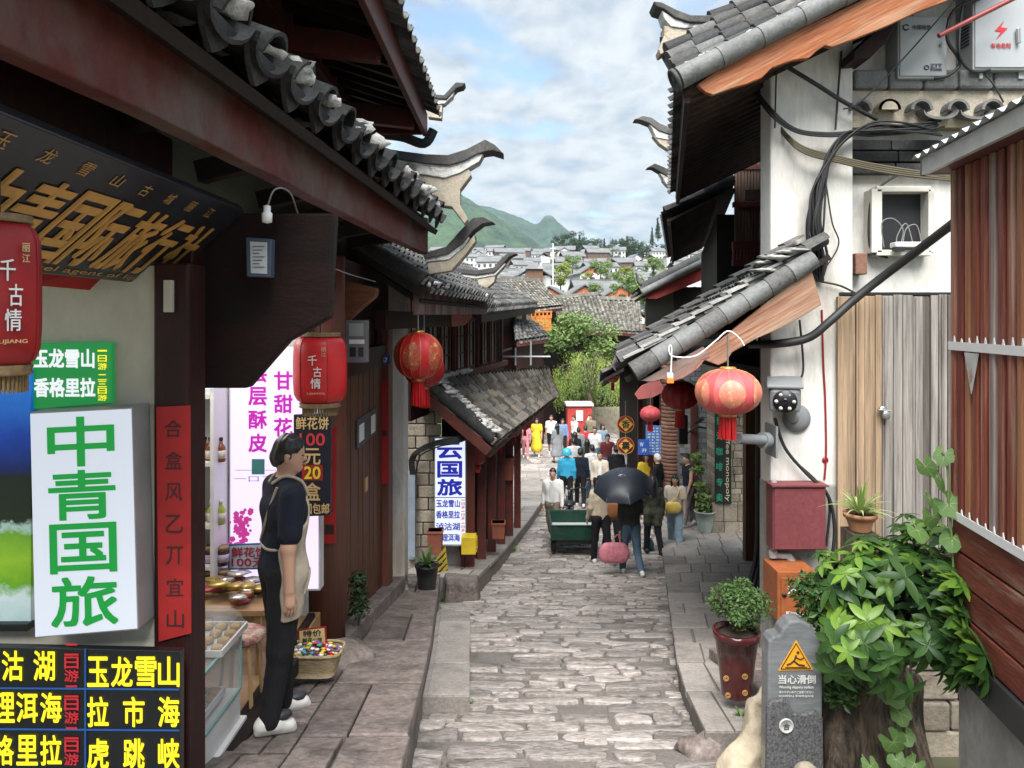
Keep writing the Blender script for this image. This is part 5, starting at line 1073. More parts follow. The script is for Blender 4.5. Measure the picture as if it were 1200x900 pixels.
for px, py, Y in ((586, 500, 15.5), (603, 489, 17.5), (615, 482, 19)): globe_lantern('small red lantern strung under the eave of the skirt roof', P(px, py + 16, Y), .14, .13, LACQUER, FLOR, .14, .25, group='small lanterns under the skirt roof', deco=False)
# odds and ends along the left
t = thing('yellow_box', 'small yellow box standing at the foot of the blue lettered sign', 'box', P(549, 646, 12.3)); mb = MB(); q = P(541, 648, 12.3); mb.box(q.x, q.x + .24, 12.2, 12.45, q.z, q.z + .29, plain('yellow_plastic', (.58, .42, .02), .45)); mb.build('body', t, bevel=.01); mb = MB()
for k in range(4): mb.box(q.x + .24, q.x + .256, 12.22, 12.43, q.z + .04 + k * .06, q.z + .07 + k * .06, plain('yellow_plastic', (.58, .42, .02), .45))
mb.build('slat', t)
TERR = plain('terracotta', (.24, .075, .04), .7, .15)
for px, py, Y, w, h, lab in ((510, 648, 12.2, .22, .38, 'square terracotta planter left of the blue lettered sign'), (584, 630, 14.0, .22, .30, 'square terracotta planter on the walk below the second shop post'), (596, 562, 16.5, .22, .5, 'tall terracotta planter box farther along the shop posts')):
    p = P(px, py, Y); t = thing('planter_box', lab, 'planter', p); mb = MB(); mb.hexa([p + V(-w / 2, -w / 2, 0), p + V(w / 2, -w / 2, 0), p + V(w / 2, w / 2, 0), p + V(-w / 2, w / 2, 0)], [p + V(-w * .56, -w * .56, h), p + V(w * .56, -w * .56, h), p + V(w * .56, w * .56, h), p + V(-w * .56, w * .56, h)], TERR); mb.build('body', t, bevel=.01)
    mb = MB(); mb.box(p.x - w * .62, p.x + w * .62, p.y - w * .62, p.y + w * .62, p.z + h - .04, p.z + h, TERR); mb.build('rim', t, bevel=.008)
t = thing('hazard_board', 'yellow and black striped board leaning by the black plant pot', 'sign', P(518, 660, 11.9)); a = [P(511, 656, 11.9), P(522, 640, 12.2), P(525, 668, 12.2), P(513, 682, 11.9)]; mb = MB(); mb.prism(a, (.0, .03, 0), plain('hazard_yellow', (.62, .45, .03), .5)); mb.build('panel', t); mb = MB()
for k in range(4): u = .08 + k * .25; p0, p1 = a[0].lerp(a[3], u), a[1].lerp(a[2], u + .12); mb.prism([p0 - V(0, .004, 0), p1 - V(0, .004, 0), p1 - V(0, .004, .07), p0 - V(0, .004, .07)], (0, .003, 0), BLACK)
mb.build('stripe', t)
t = thing('conduit', 'grey conduit fixed to the stone end wall beside the blue sign', 'pipe', P(482, 600, 12.6)); mb = MB(); mb.box(P(477, 0, 12.6).x, P(487, 0, 12.6).x, 12.55, 12.69, P(0, 655, 12.6).z, P(0, 553, 12.6).z, plain('conduit_grey', (.24, .28, .33), .5)); mb.build('duct', t, bevel=.01)
rnd = random.Random(8)
for k in range(7):
    mb = MB(); o = rnd.uniform(-3, 3); mb.tube(crom([P(481 + k * .9, 556, 12.56), P(482 + k + o, 538, 12.5), P(492 + o, 526 + k, 12.4), P(512 + o, 517 + k, 12.36), P(535, 512 + k * 1.2, 12.3), P(556, 505 + k, 12.5)], 6), .014, CABLE, 6); mb.build('cable', label='black cable looping out of the grey conduit over the blue sign', cat='cable', group='cables above the conduit')
def blade_plant(t, c, n, L, w, m, rnd, droop=1.0, nm='leaf_blades'):
    mb = MB()
    for k in range(n):
        a = rnd.uniform(0, 2 * pi); l = L * rnd.uniform(.6, 1.1); e = rnd.uniform(.25, 1.0); d = Vector((cos(a), sin(a), 0)); sd = Vector((-sin(a), cos(a), 0)); pts = []
        for i in range(7): s = i / 6; pts.append(Vector(c) + d * l * s * e + Vector((0, 0, l * (s * (1.15 - e * .5) - droop * e * .9 * s * s))))
        vs = []
        for i, p in enumerate(pts): ww = w * (1 - (i / 6) ** 2) * .5 + .001; vs += [p - sd * ww, p + sd * ww]
        mb.add(vs, [[2 * i, 2 * i + 1, 2 * i + 3, 2 * i + 2] for i in range(6)], m, True)
    mb.build(nm, t)
def pot(t, c, r0, r1, h, m, rim=.02, soil=True):
    mb = MB(); mb.lathe(c, [(r0, 0), (r0 * 1.02, .01), (lerp(r0, r1, .5), h * .5), (r1, h - rim * 1.5), (r1 * 1.08, h - rim * 1.5), (r1 * 1.1, h), (r1 * .96, h), (r1 * .94, h - .03)], m, 28); o = mb.build('pot', t)
    mb = MB(); mb.lathe(c, [(r1 * .95, h - .03), (r1 * .5, h - .015), (0, h - .01)], plain('soil', (.05, .035, .025), .95, .3, 30), 20); mb.build('soil', o)
SUCC = leafm('succulent', (.10, .20, .05), (.20, .30, .12)); SPID = leafm('spider_leaf', (.22, .34, .06), (.55, .60, .28))
c = Vector((-1.13, 9.9, gz(9.9) + .36)); t = thing('potted_plant', 'black plastic pot with a small spiky plant at the terrace end', 'plant', c); pot(t, c, .11, .15, .36, plain('pot_black', (.02, .02, .022), .5)); blade_plant(t, c + V(0, 0, .34), 26, .34, .05, SUCC, random.Random(3), .5)
c = Vector((-1.42, 6.9, -2.83)); t = thing('small_shrub', 'small leafy shrub growing at the foot of the door frame', 'plant', c); mb = MB(); mb.tube([c, c + V(.01, 0, .3)], .01, BARK, 5); mb.build('stem', t); mb = MB(); leaf_cloud(mb, random.Random(4), [((c.x + .0, c.y, c.z + .14 + i * .06), .1) for i in range(6)], 420, .03, LEAF_B); mb.build('foliage', t)

# ---- older houses farther down on the left
def old_house(label, e0, e1, r0, r1, m, seed, wallz=-6.4, sash=True, back=True, name='old_house'):
    t = thing(name, label, 'house', (e0 + e1) / 2); mb = MB(); tile_roof(mb, e0, e1, r0, r1, m, pitch=.30, rad=.11, tl=.3, thick=0, seed=seed, seg=4); rf = mb.build('roof', t)
    mb = MB(); roof_slab(mb, e0 - V(0, 0, .1), e1 - V(0, 0, .1), r0 - V(0, 0, .1), r1 - V(0, 0, .1), .1, DARK_WOOD)
    if back: mb.hexa([r0, r1, r1 + V(*(r1 - e1).xy * .6, -(r1 - e1).z), r0 + V(*(r0 - e0).xy * .6, -(r0 - e0).z)], [p + V(0, 0, .08) for p in (r0, r1, r1 + V(*(r1 - e1).xy * .6, -(r1 - e1).z), r0 + V(*(r0 - e0).xy * .6, -(r0 - e0).z))], m)
    mb.bar(r0 + V(0, 0, .12), r1 + V(0, 0, .12), .22, .22, TILE_PALE); mb.build('ridge', rf)
    i0, i1, j0, j1 = e0.lerp(r0, .22), e1.lerp(r1, .22), r0 + V(*(r0 - e0).xy * .35, 0), r1 + V(*(r1 - e1).xy * .35, 0)
    mb = MB(); b = [V(p.x, p.y, wallz) for p in (i0, i1, j1, j0)]; mb.hexa(b, [V(i0.x, i0.y, i0.z - .22), V(i1.x, i1.y, i1.z - .22), V(j1.x, j1.y, i1.z), V(j0.x, j0.y, i0.z)], RED_WOOD); mb.build('wall', t)
    mb = MB(); mb.bar(e0 - V(0, 0, .16), e1 - V(0, 0, .16), .08, .18, RED_FASCIA); mb.build('fascia', t); return t
old_house('old house past the shop row whose weathered grey roof tips toward the street', P(575, 369, 33), P(624, 361, 35.5), P(545, 330, 36), P(592, 331, 39), TILE_PALE, 31)
H = old_house('old house with a golden railed balcony under its mossy tiled roof', P(617, 364, 38), P(658, 359, 41), P(585, 328, 42), P(632, 331, 45), TILE_PALE, 32)
mb = MB(); OR = plain('balcony_gold', (.50, .17, .03), .5, .3, 6); mb.prism([P(608, 371, 37), P(646, 369, 37), P(646, 387, 37), P(608, 389, 37)], (0, .08, 0), OR); mb.build('balcony_board', H)
mb = MB()
for k in range(9): mb.bar(P(609 + k * 4.6, 366, 37), P(609 + k * 4.6, 373, 37), .07, .07, OR)
mb.bar(P(608, 366, 37), P(647, 365, 37), .07, .08, OR); write(mb, '古城客栈', P(627, 379, 36.97), 1.35, .42, GOLD_PAINT); mb.build('balcony_rail', H)
old_house('old house with a broad dark tiled roof behind the broadleaf tree', P(650, 388, 42), P(716, 388, 44), P(642, 351, 47), P(700, 346, 49), TILE_PALE, 33)
old_house('old house with a low weathered roof right of the broad dark roof', P(716, 388, 46), P(752, 390, 47), P(700, 351, 51), P(748, 352, 52), TILE_PALE, 34)
old_house('small house whose tiled eave ends beside the broadleaf tree', P(606, 400, 34), P(641, 395, 35.5), P(603, 374, 35.5), P(625, 376, 37.5), TILE, 35, name='small_house')
t = thing('pipe_frame', 'pale pipe rack standing on the skirt roof beside the window', 'pipe rack', P(610, 425, 18)); mb = MB()
for a, b in (((590, 418), (645, 418)), ((604, 408), (604, 428)), ((622, 400), (622, 428)), ((580, 414), (600, 408))): mb.tube([P(*a, 18.5), P(*b, 18.5)], .025, GREYMETAL, 6)
mb.build('pipework', t)
# ============================================================ RIGHT SIDE
R = thing('white_house', 'white plastered house on the right with carved bargeboards and stacked tiled eaves', 'house', (3.2, 8, -3.4))
s0, s1 = Vector((2.62, 7.2, 0)), Vector((4.95, 15.0, 0)); sd = (s1 - s0).normalized(); so = Vector((-sd.y, sd.x, 0))
px0, px1 = P(903, 0, 7).x, P(1000, 0, 7).x
mb = MB(); mb.box(px0, px1, 7.0, 7.3, -2.35, 2.75, PLASTER); mb.build('pier', R, bevel=.02)
GREYBASE = weathered('grey_render', (.30, .29, .27), (.40, .385, .36), (.22, .21, .19), (1, 1, .6), 2, .85, .3, 25)
mb = MB(); mb.box(px0 - .008, px1 + .02, 6.985, 7.3, -3.6, -1.54, GREYBASE); mb.build('wall_base', R, bevel=.02)
mb = MB(); mb.box(px1 - .01, 5.2, 7.22, 7.4, -3.2, 3.6, PLASTER); mb.build('wall', R)
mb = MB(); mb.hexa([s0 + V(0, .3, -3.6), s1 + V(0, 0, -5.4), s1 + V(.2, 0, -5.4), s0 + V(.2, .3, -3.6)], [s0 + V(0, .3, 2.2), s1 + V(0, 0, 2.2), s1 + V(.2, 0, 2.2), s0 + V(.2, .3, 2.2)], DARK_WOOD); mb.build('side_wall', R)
# lattice and rail on the side wall
mb = MB()
for i in range(40): p = s0 + sd * (.6 + i * .17) + so * .05; mb.bar(p + V(0, 0, .55), p + V(0, 0, 1.75), .05, .04, weathered('lattice_wood', (.12, .07, .05), (.20, .13, .09), (.10, .06, .05), (4, 4, .5), 3, .7, .3, 10))
for z in (.55, 1.15, 1.75): mb.bar(s0 + sd * .5 + so * .06 + V(0, 0, z), s0 + sd * 7.4 + so * .06 + V(0, 0, z), .05, .07, RED_WOOD)
mb.build('lattice', R)
mb = MB()
for z in (.50, .28): mb.bar(s0 + sd * .4 + so * .14 + V(0, 0, z), s0 + sd * 7 + so * .14 + V(0, 0, z), .07, .07, RED_FASCIA)
for i in range(44): p = s0 + sd * (.45 + i * .15) + so * .14; mb.lathe(p + V(0, 0, .31), [(.018, 0), (.03, .05), (.018, .09), (.03, .13), (.018, .17)], RED_FASCIA, 6)
mb.bar(s0 + sd * .5 + so * .35 + V(0, 0, 1.3), s0 + sd * .5 + V(.1, 0, 1.3), .10, .10, RED_WOOD); mb.build('railing', R)
# upper roof, eave running back beside the street
def upper_roof(e0, e1, up, seed, m, nm):
    mb = MB(); tile_roof(mb, e0, e1, e0 + up, e1 + up, m, pitch=.235, rad=.085, tl=.24, thick=.014, seed=seed); r = mb.build(nm, R)
    mb = MB(); roof_slab(mb, e0 - V(0, 0, .08), e1 - V(0, 0, .08), e0 + up - V(0, 0, .08), e1 + up - V(0, 0, .08), .04, SOFFIT); n = int((e1 - e0).length / .22)
    for i in range(n): q = e0.lerp(e1, (i + .5) / n) - V(0, 0, .17); mb.bar(q + up.normalized() * .05, q + up * .75, .075, .075, SOFFIT)
    mb.bar(e0 + V(.06, 0, -.15), e1 + V(.06, 0, -.15), .05, .13, RED_WOOD); mb.build('soffit', R); return r
e0, e1 = P(797, 92, 6.45), V(2.52, 11.6, 2.02); up = V(3.0, .0, 1.42)
u1 = upper_roof(e0, e1, up, 41, TILE, 'upper_roof')
e2, e3 = V(2.45, 11.9, 1.72), V(4.15, 19.5, 1.68); upper_roof(e2, e3, V(1.05, -.1, .5), 42, TILE_DARK, 'rear_roof')
mb = MB(); mb.hexa([(3.3, 12.0, -.2), (4.9, 19.3, -.2), (6.5, 19.3, -.2), (5.5, 12, -.2)], [(3.3, 12.0, 1.7), (4.9, 19.3, 1.7), (6.5, 19.3, 1.7), (5.5, 12, 1.7)], DARK_WOOD); mb.build('rear_wall', R)
LAT = _mats['lattice_wood']; mb = MB(); a, b = P(862, 150, 11.96), P(906, 292, 11.96)
for i in range(13): x = lerp(a.x, b.x, i / 12); mb.box(x - .018, x + .018, 11.92, 11.98, b.z, a.z, LAT)
for y in (152, 196, 240, 290): z = P(0, y, 11.95).z; mb.box(a.x - .05, b.x, 11.90, 11.98, z - .04, z + .04, RED_FASCIA)
mb.build('lattice', R)
mb = MB()
for y in (287, 308): z = P(0, y, 11.8).z; mb.box(P(858, 0, 11.8).x, P(906, 0, 11.8).x, 11.74, 11.84, z - .05, z + .05, RED_FASCIA)
for i in range(12): mb.lathe(P(860 + i * 4, 306, 11.79), [(.02, 0), (.035, .07), (.02, .13), (.035, .19), (.02, .25)], RED_FASCIA, 6)
mb.build('railing', R)
# carved bargeboard of the upper gable
Y = 6.38
mb = MB(); mb.prism([P(*q, Y) for q in ((817, 99), (838, 84), (870, 66), (1008, 1), (1080, -34), (1160, -34), (1112, 0), (1075, 14), (1040, 30), (1003, 45), (975, 55), (967, 53), (958, 59), (948, 68), (930, 70), (905, 79), (893, 91), (876, 98), (856, 104), (836, 111), (827, 108))], (0, .06, 0), ORANGE_WOOD); mb.build('bargeboard', R, bevel=.006)
mb = MB(); a, b = P(795, 92, 6.36), P(1080, -52, 6.36)
for i in range(6):
    p, q = a.lerp(b, i / 6), a.lerp(b, (i + 1.04) / 6); mb.tube([p, q], [.098, .090], weathered('gable_tile', (.14, .145, .145), (.21, .215, .21), (.09, .09, .09), (1, 1, 1), 6, .6, .4, 40, (.5, .7)), 16)
mb.lathe(a - (b - a).normalized() * .02, [(.102, 0), (.102, .03), (.08, .032), (.075, .02), (.03, .02), (.02, .03), (0, .03)], TILE, 20, ax=-(b - a)); mb.build('verge_tile', u1)
mb = MB(); rnd = random.Random(77)
mb.hexa([a + V(.05, .1, -.1), b + V(.05, .1, -.1), b + V(0, 1.3, .66), a + V(.1, 1.3, .66)], [a + V(.05, .1, .0), b + V(.05, .1, .0), b + V(0, 1.3, .74), a + V(.1, 1.3, .74)], TILE_DARK)
for k in range(5):
    o = [V(.02, .19, .10), V(.03, .40, .23), V(.05, .62, .38), V(.07, .84, .53), V(.09, 1.06, .68)][k]
    for i in range(9): p, q = a.lerp(b, i / 9), a.lerp(b, (i + 1.08) / 9); mb.tube([p + o + V(0, 0, rnd.uniform(-.01, .02)), q + o - V(0, 0, rnd.uniform(0, .02))], [.088, .08], TILE if (i + k) % 3 else TILE_DARK, 8)
mb.build('verge_row', u1)
mb = MB(); rnd = random.Random(7)
for i in range(30):
    q = a.lerp(b, rnd.random()) + V(0, rnd.uniform(.1, .3), .10); mb.blob(q, (.07, .06, .02), LIME, i, .4)
mb.build('lime_mortar', u1, kind='stuff')
mb = MB(); mb.tube([P(1100, 42, 6.6), P(1200, -8, 6.6)], .022, plain('rail_red', (.28, .05, .05), .4), 8); mb.build('rail', R)
mb = MB(); mb.prism([P(*q, 6.75) for q in ((1000, 60), (1028, 34), (1052, 26), (1040, 48), (1020, 68), (1000, 70))], (0, .3, 0), RED_WOOD); mb.build('purlin_end', R, bevel=.01)
Yh = 7.4
horn(R, [P(*q, Yh) for q in ((763, 8), (772, 9), (790, 18), (806, 24), (828, 24), (850, 18), (850, 28), (826, 33), (804, 32), (788, 27), (775, 17), (766, 14))], [P(*q, Yh) for q in ((773, 17), (788, 27), (804, 32), (826, 33), (824, 37), (800, 38), (784, 36), (776, 27))], [P(*q, Yh) for q in ((776, 34), (800, 38), (826, 38), (818, 50), (790, 58), (772, 68), (770, 62), (776, 46))], .22)
Yh = 12.0
horn(R, [P(*q, Yh) for q in ((742, 142), (752, 138), (762, 140), (772, 147), (785, 152), (785, 160), (770, 155), (760, 147), (750, 143))], [P(*q, Yh) for q in ((760, 147), (770, 154), (784, 160), (784, 166), (768, 163))], [P(*q, Yh) for q in ((764, 160), (784, 166), (784, 178), (772, 170))], .2)
Yh = 14
horn(R, [P(*q, Yh) for q in ((757, 198), (766, 193), (776, 197), (787, 203), (802, 206), (802, 214), (786, 211), (774, 204), (764, 198))], [P(*q, Yh) for q in ((772, 204), (786, 211), (800, 214), (800, 219), (780, 217))], [P(*q, Yh) for q in ((775, 212), (800, 219), (806, 228), (784, 222))], .2)
# lower roof above the shop front
e0, e1, up = P(728, 427, 6.72), V(1.95, 13.2, -.50), V(2.05, .0, 1.24)
mb = MB(); tile_roof(mb, e0, e1, e0 + up * .90, e1 + up * .9, TILE, pitch=.225, rad=.085, tl=.22, thick=.016, seed=44, sag=.02); lr = mb.build('lower_roof', R)
mb = MB(); roof_slab(mb, e0 - V(0, 0, .08), e1 - V(0, 0, .08), e0 + up * .9 - V(0, 0, .08), e1 + up * .9 - V(0, 0, .08), .05, DARK_WOOD); mb.build('lower_boarding', R)
a, b = P(742, 436, 6.6), P(952, 304, 6.6); GT = _mats['gable_tile']
mb = MB()
for i in range(8):
    p, q = a.lerp(b, i / 8), a.lerp(b, (i + 1.05) / 8); mb.tube([p, q], [.092, .084], GT if i % 3 else TILE, 14)
mb.build('verge_tile', lr)
FLATT = weathered('flat_tile', (.30, .30, .285), (.42, .42, .395), (.20, .20, .19), (1, 1, 1), 5, .8, .4, 30, (.5, .7), .25)
rnd = random.Random(3); mb = MB(); nrm = (b - a).cross(V(0, 1, 0)).normalized(); nrm = -nrm if nrm.z < 0 else nrm
for row, (oy, oz, m) in enumerate(((.02, .09, FLATT), (.20, .17, TILE))):
    for i in range(11):
        if row == 0 and i > 9: continue
        p, q = a.lerp(b, i / 10.4), a.lerp(b, (i + 1.1) / 10.4); d = q - p; off = nrm * (oz + .02) + V(rnd.uniform(-.01, .01), oy, 0)
        mb.prism([p + off + nrm * .025, q + off, q + off + nrm * .022, p + off + nrm * .047], V(rnd.uniform(-.01, .01), .17, .0), m)
for i in range(12): mb.blob(a.lerp(b, .86 + rnd.uniform(-.1, .12)) + nrm * .16 + V(rnd.uniform(-.06, .06), rnd.uniform(.02, .3), 0), (.12, .10, .018), FLATT, i, .3)
mb.build('verge_course', lr)
mb = MB(); mb.prism([P(*q, 6.6) for q in ((757, 448), (800, 424), (843, 400), (950, 312), (963, 357), (940, 371), (912, 386), (886, 397), (870, 406), (858, 413), (851, 424), (842, 428), (834, 425), (826, 422), (818, 432), (806, 441), (790, 447), (775, 445), (765, 448))], (0, .05, 0), OLD_BOARD); mb.build('lower_bargeboard', R, bevel=.006)
mb = MB(); mb.prism([P(*q, 6.594) for q in ((750, 446), (757, 443), (824, 406), (832, 418), (822, 421), (812, 436), (800, 443), (788, 446.5), (775, 444), (765, 447))], (0, .004, 0), OLD_BOARD_GREY); mb.build('board_repair', R)
# tile coping and dark brick courses on the right wall
mb = MB(); z = lambda y: P(0, y, 7.1).z
for i in range(6): x = px1 + .02 + i * .33; mb.box(x + .004, x + .326, 7.02, 7.22, z(107), z(84), _mats['gable_tile'])
mb.build('coping', R, bevel=.03)
mb = MB(); mb.box(px1, 5.2, 7.08, 7.22, z(150), z(107), HORN_CREAM)
for k, x in enumerate((1010, 1043, 1081, 1124, 1164, 1204)):
    c = P(x, 128, 6.95); pr = []; rr = .105
    o = [c + V(cos(pi * i / 10) * rr, 0, sin(pi * i / 10) * rr * .95) for i in range(11)]; n_ = [c + V(cos(pi * i / 10) * (rr - .028), 0, sin(pi * i / 10) * (rr - .028)) for i in range(11)]
    mb.prism(o + n_[::-1], (0, .28, 0), _mats['gable_tile'] if k != 1 else HORN_CREAM)
    if k == 1: mb.prism(o, (0, .02, 0), HORN_CREAM)
    if k > 1:
        d = c + V(.165 if k < 5 else .1, -.02, -.03); lo = [d + V(cos(pi + pi * i / 8) * .16, 0, sin(pi + pi * i / 8) * .07) for i in range(9)]; mb.prism(lo + [q + V(0, 0, .025) for q in lo[::-1]], (0, .3, .05), _mats['gable_tile'])
mb.build('coping_tile', R)
mb = MB(); rnd = random.Random(5)
for r_, y in enumerate((163, 177, 191)):
    x = px1
    while x < 5: w = rnd.uniform(.3, .5); mb.box(x + .006, x + w - .006, 7.10 + rnd.uniform(0, .03), 7.22, z(y + 12), z(y), TILE_DARK); x += w
mb.build('brick_course', R, bevel=.008)
CG_ = plain('wire_grey', (.22, .22, .22), .5)
# window recess with a frame and network gear
FRW = plain('frame_putty', (.62, .60, .53), .6, .08); t = R
mb = MB(); a = [P(1023, 223, 7.14), P(1086, 223, 7.14), P(1086, 297, 7.14), P(1023, 297, 7.14)]
for i in range(4):
    c0, c1 = a[i], a[(i + 1) % 4]; mb.bar(c0, c1, .055, .16, FRW, up=(0, 1, 0)) if i != 3 else mb.bar(c0, c1, .10, .16, FRW, up=(0, 1, 0))
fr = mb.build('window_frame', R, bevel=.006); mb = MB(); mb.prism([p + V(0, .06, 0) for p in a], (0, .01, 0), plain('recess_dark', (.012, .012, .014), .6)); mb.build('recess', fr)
t = thing('router', 'white network router left on the sill of the dark wall recess', 'router', P(1062, 290, 7.08)); c = P(1062, 288, 7.08); mb = MB(); mb.box(c.x - .14, c.x + .14, 7.0, 7.12, c.z - .02, c.z + .03, WHITE); mb.build('body', t, bevel=.01); mb = MB(); mb.box(c.x - .16, c.x - .06, 6.99, 7.03, c.z - .06, c.z - .02, BLACK); mb.build('plug', t)
for i, pts in enumerate((((1036, 290), (1033, 262), (1046, 256), (1058, 268), (1056, 285)), ((1058, 285), (1062, 268), (1074, 264), (1080, 285)), ((1050, 288), (1052, 275), (1062, 262), (1070, 286)))):
    mb = MB(); mb.tube(crom([P(x, y, 7.06) for x, y in pts], 6), .005, CG_, 6); mb.build('network_cable', label='thin grey cable looping out of the dark wall recess', cat='cable', group='cables in the wall recess')
# plank door
t = thing('plank_door', 'weathered plank door, tan on the left and grey on the right', 'door', P(1050, 620, 6.95)); rnd = random.Random(2)
TAN = weathered('plank_tan', (.30, .20, .125), (.44, .32, .21), (.20, .145, .10), (12, 12, .45), 1.5, .75, .7, 6, (.48, .64), mul=.95); GRYP = weathered('plank_grey', (.24, .215, .195), (.35, .325, .30), (.12, .10, .09), (12, 12, .45), 1.5, .85, .7, 6, (.48, .64), mul=.95); DKP = weathered('plank_dark', (.10, .085, .075), (.18, .155, .14), (.07, .06, .055), (12, 12, .45), 1.5, .85, .5, 6)
edges = [982, 1003, 1013, 1026, 1034, 1047, 1058, 1070, 1082, 1091, 1100, 1110, 1121]
for i in range(12):
    m = TAN if i < 4 else DKP if i in (8, 11) else GRYP; x0, x1 = P(edges[i], 0, 6.93).x, P(edges[i + 1], 0, 6.93).x; mb = MB()
    o = rnd.uniform(0, .018) if i != 8 else .03; mb.box(x0 + .003, x1 - .003, 6.92 + o, 6.98, -3.0, P(0, 346 + rnd.uniform(-1, 1.5), 6.93).z, m)
    if i % 3 == 1: mb.box(x0 + .02, x0 + .032, 6.908 + o, 6.93, -3.0, P(0, 348, 6.93).z, m)
    mb.build('plank', t, bevel=.004)
mb = MB(); c = P(1034, 480, 6.9); mb.lathe(c, [(.035, 0), (.035, .015), (.015, .02)], STEEL, 14, ax=(0, -1, 0)); mb.tube([c + V(-.05, -.02, .0), c + V(.06, -.02, -.01)], .012, STEEL, 8); mb.blob(c + V(.02, -.03, -.05), (.04, .015, .045), STEEL, 2, .1); mb.build('latch', t)
mb = MB(); mb.box(P(983, 0, 7).x, P(1121, 0, 7).x, 6.94, 7.22, P(0, 345.5, 6.95).z, P(0, 342.5, 6.95).z, BLACK); mb.build('lintel', t)
# electric cabinets
CAB = plain('cabinet_grey', (.38, .40, .41), .45, .05, 3)
def cabinet(label, x0, y0, x1, y1, Yc, depth):
    t = thing('electric_cabinet', label, 'cabinet', P((x0 + x1) / 2, y1, Yc)); a, b = P(x0, y1, Yc), P(x1, y0, Yc); mb = MB(); mb.box(a.x, b.x, Yc, Yc + depth, a.z, b.z, CAB); mb.build('case', t, bevel=.012)
    mb = MB(); mb.box(a.x + .015, b.x - .015, Yc - .012, Yc, a.z + .02, b.z - .02, CAB); mb.build('door', t, bevel=.008); return t
t = cabinet('pale grey telecom cabinet with small dark lettering, left of the two on the wall', 1052, 18, 1110, 92, 6.98, .22); mb = MB(); DKI = plain('cabinet_ink', (.04, .05, .08), .5)
write(mb, '中国电信', P(1080, 32, 6.962), .17, .045, DKI, bold=.01); write(mb, 'ZTT', P(1097, 77, 6.962), .11, .035, DKI, bold=.03); write(mb, '中天科技', P(1097, 81.5, 6.962), .11, .025, DKI)
mb.tube([P(1062 + 3.5 * cos(a), 32 + 3.2 * sin(a), 6.962) for a in [i * .5 + .6 for i in range(11)]], .006, DKI, 5); mb.tube([P(1086 + 2.4 * cos(a), 79 + 2.4 * sin(a), 6.962) for a in [i * .524 for i in range(13)]], .005, DKI, 5); mb.build('lettering', t); mb = MB(); mb.lathe(P(1102, 53, 6.965), [(.014, 0), (.014, .012), (0, .014)], STEEL, 12, ax=(0, -1, 0)); mb.build('lock', t)
t = cabinet('larger grey electric cabinet with a red lightning bolt at the top right corner', 1140, -26, 1222, 82, 6.95, .28); RDI = plain('warning_red', (.55, .02, .03), .5); mb = MB(); Yc = 6.932
mb.prism([P(*q, Yc) for q in ((1177, 24), (1166, 36), (1173, 37), (1168, 46), (1181, 33), (1173, 32))], (0, .003, 0), RDI); write(mb, '有电危险', P(1173, 53.5, Yc), .19, .05, RDI, bold=.01); mb.build('lettering', t); mb = MB(); mb.bar(P(1193, 33, 6.91), P(1194, 51, 6.91), .03, .03, STEEL); mb.build('handle', t, bevel=.006)
mb = MB()
for k in range(8): mb.box(P(1139.6, 0, 6.95).x - .004, P(1139.6, 0, 6.95).x, 7.0, 7.15, P(0, 20 + k * 4, 6.95).z, P(0, 22 + k * 4, 6.95).z, BLACK)
mb.build('vent', t); mb = MB(); mb.box(P(1148, 0, 7).x, P(1152, 0, 7).x, 7.0, 7.2, P(0, 92, 7).z, P(0, 82, 7).z, GREYMETAL); mb.box(P(1194, 0, 7).x, P(1200, 0, 7).x, 7.0, 7.2, P(0, 92, 7).z, P(0, 82, 7).z, GREYMETAL); mb.build('bracket', t)
# cables
rnd = random.Random(31)
def cable(pts, r, lab, group=None, m=None):
    mb = MB(); mb.tube(crom(pts, 7), r, m or CABLE, 6); return mb.build('cable', label=lab, cat='cable', group=group)
for k in range(20):
    j = lambda s: rnd.uniform(-s, s); x = 944 + k * .85; o = k / 20
    y3 = lerp(183, 166, o) + j(3); Yc = 6.86 + j(.05)
    cable([P(1100 + j(8), 150 + j(10), 7.0), P(1060, 147 + o * 10 + j(4), Yc), P(1022, 146 + o * 12 + j(3), Yc), P(990, 156 + (1 - o) * 10 + j(4), Yc), P(966 + o * 8 + j(3), y3 + 14, Yc), P(954 + o * 14 + j(4), 222 + j(8), Yc), P(x + 3 + j(4), 262, Yc), P(x + 6 + j(4), 300, Yc + .05), P(958 + o * 6 + j(2), 330, 6.95)], rnd.uniform(.008, .014), 'black cable in the thick bundle bending down the white pier', 'bundled cables on the white pier')
for k in range(5):
    j = rnd.uniform(-3, 3); cable([P(878, 95 + j, 7.6), P(900, 128 + j * 2, 6.9), P(930, 152 + j, 6.85), P(965, 158 + j, 6.85), P(1000, 156 + j, 6.85), P(1040, 150 + j, 6.9)], .010, 'black cable sagging across the white pier from under the eave', 'sagging cables across the pier')
for k in range(4):
    cable([P(888, 110, 7.4), P(930, 165 + k * 2, 6.88), P(985, 184 + k * 2.2, 6.86), P(1050, 197 + k * 2.4, 6.9), P(1120, 206 + k * 2, 6.9)], .011, 'olive cable running below the bundle to the container', 'olive cables below the bundle', plain('cable_olive', (.10, .085, .05), .6))
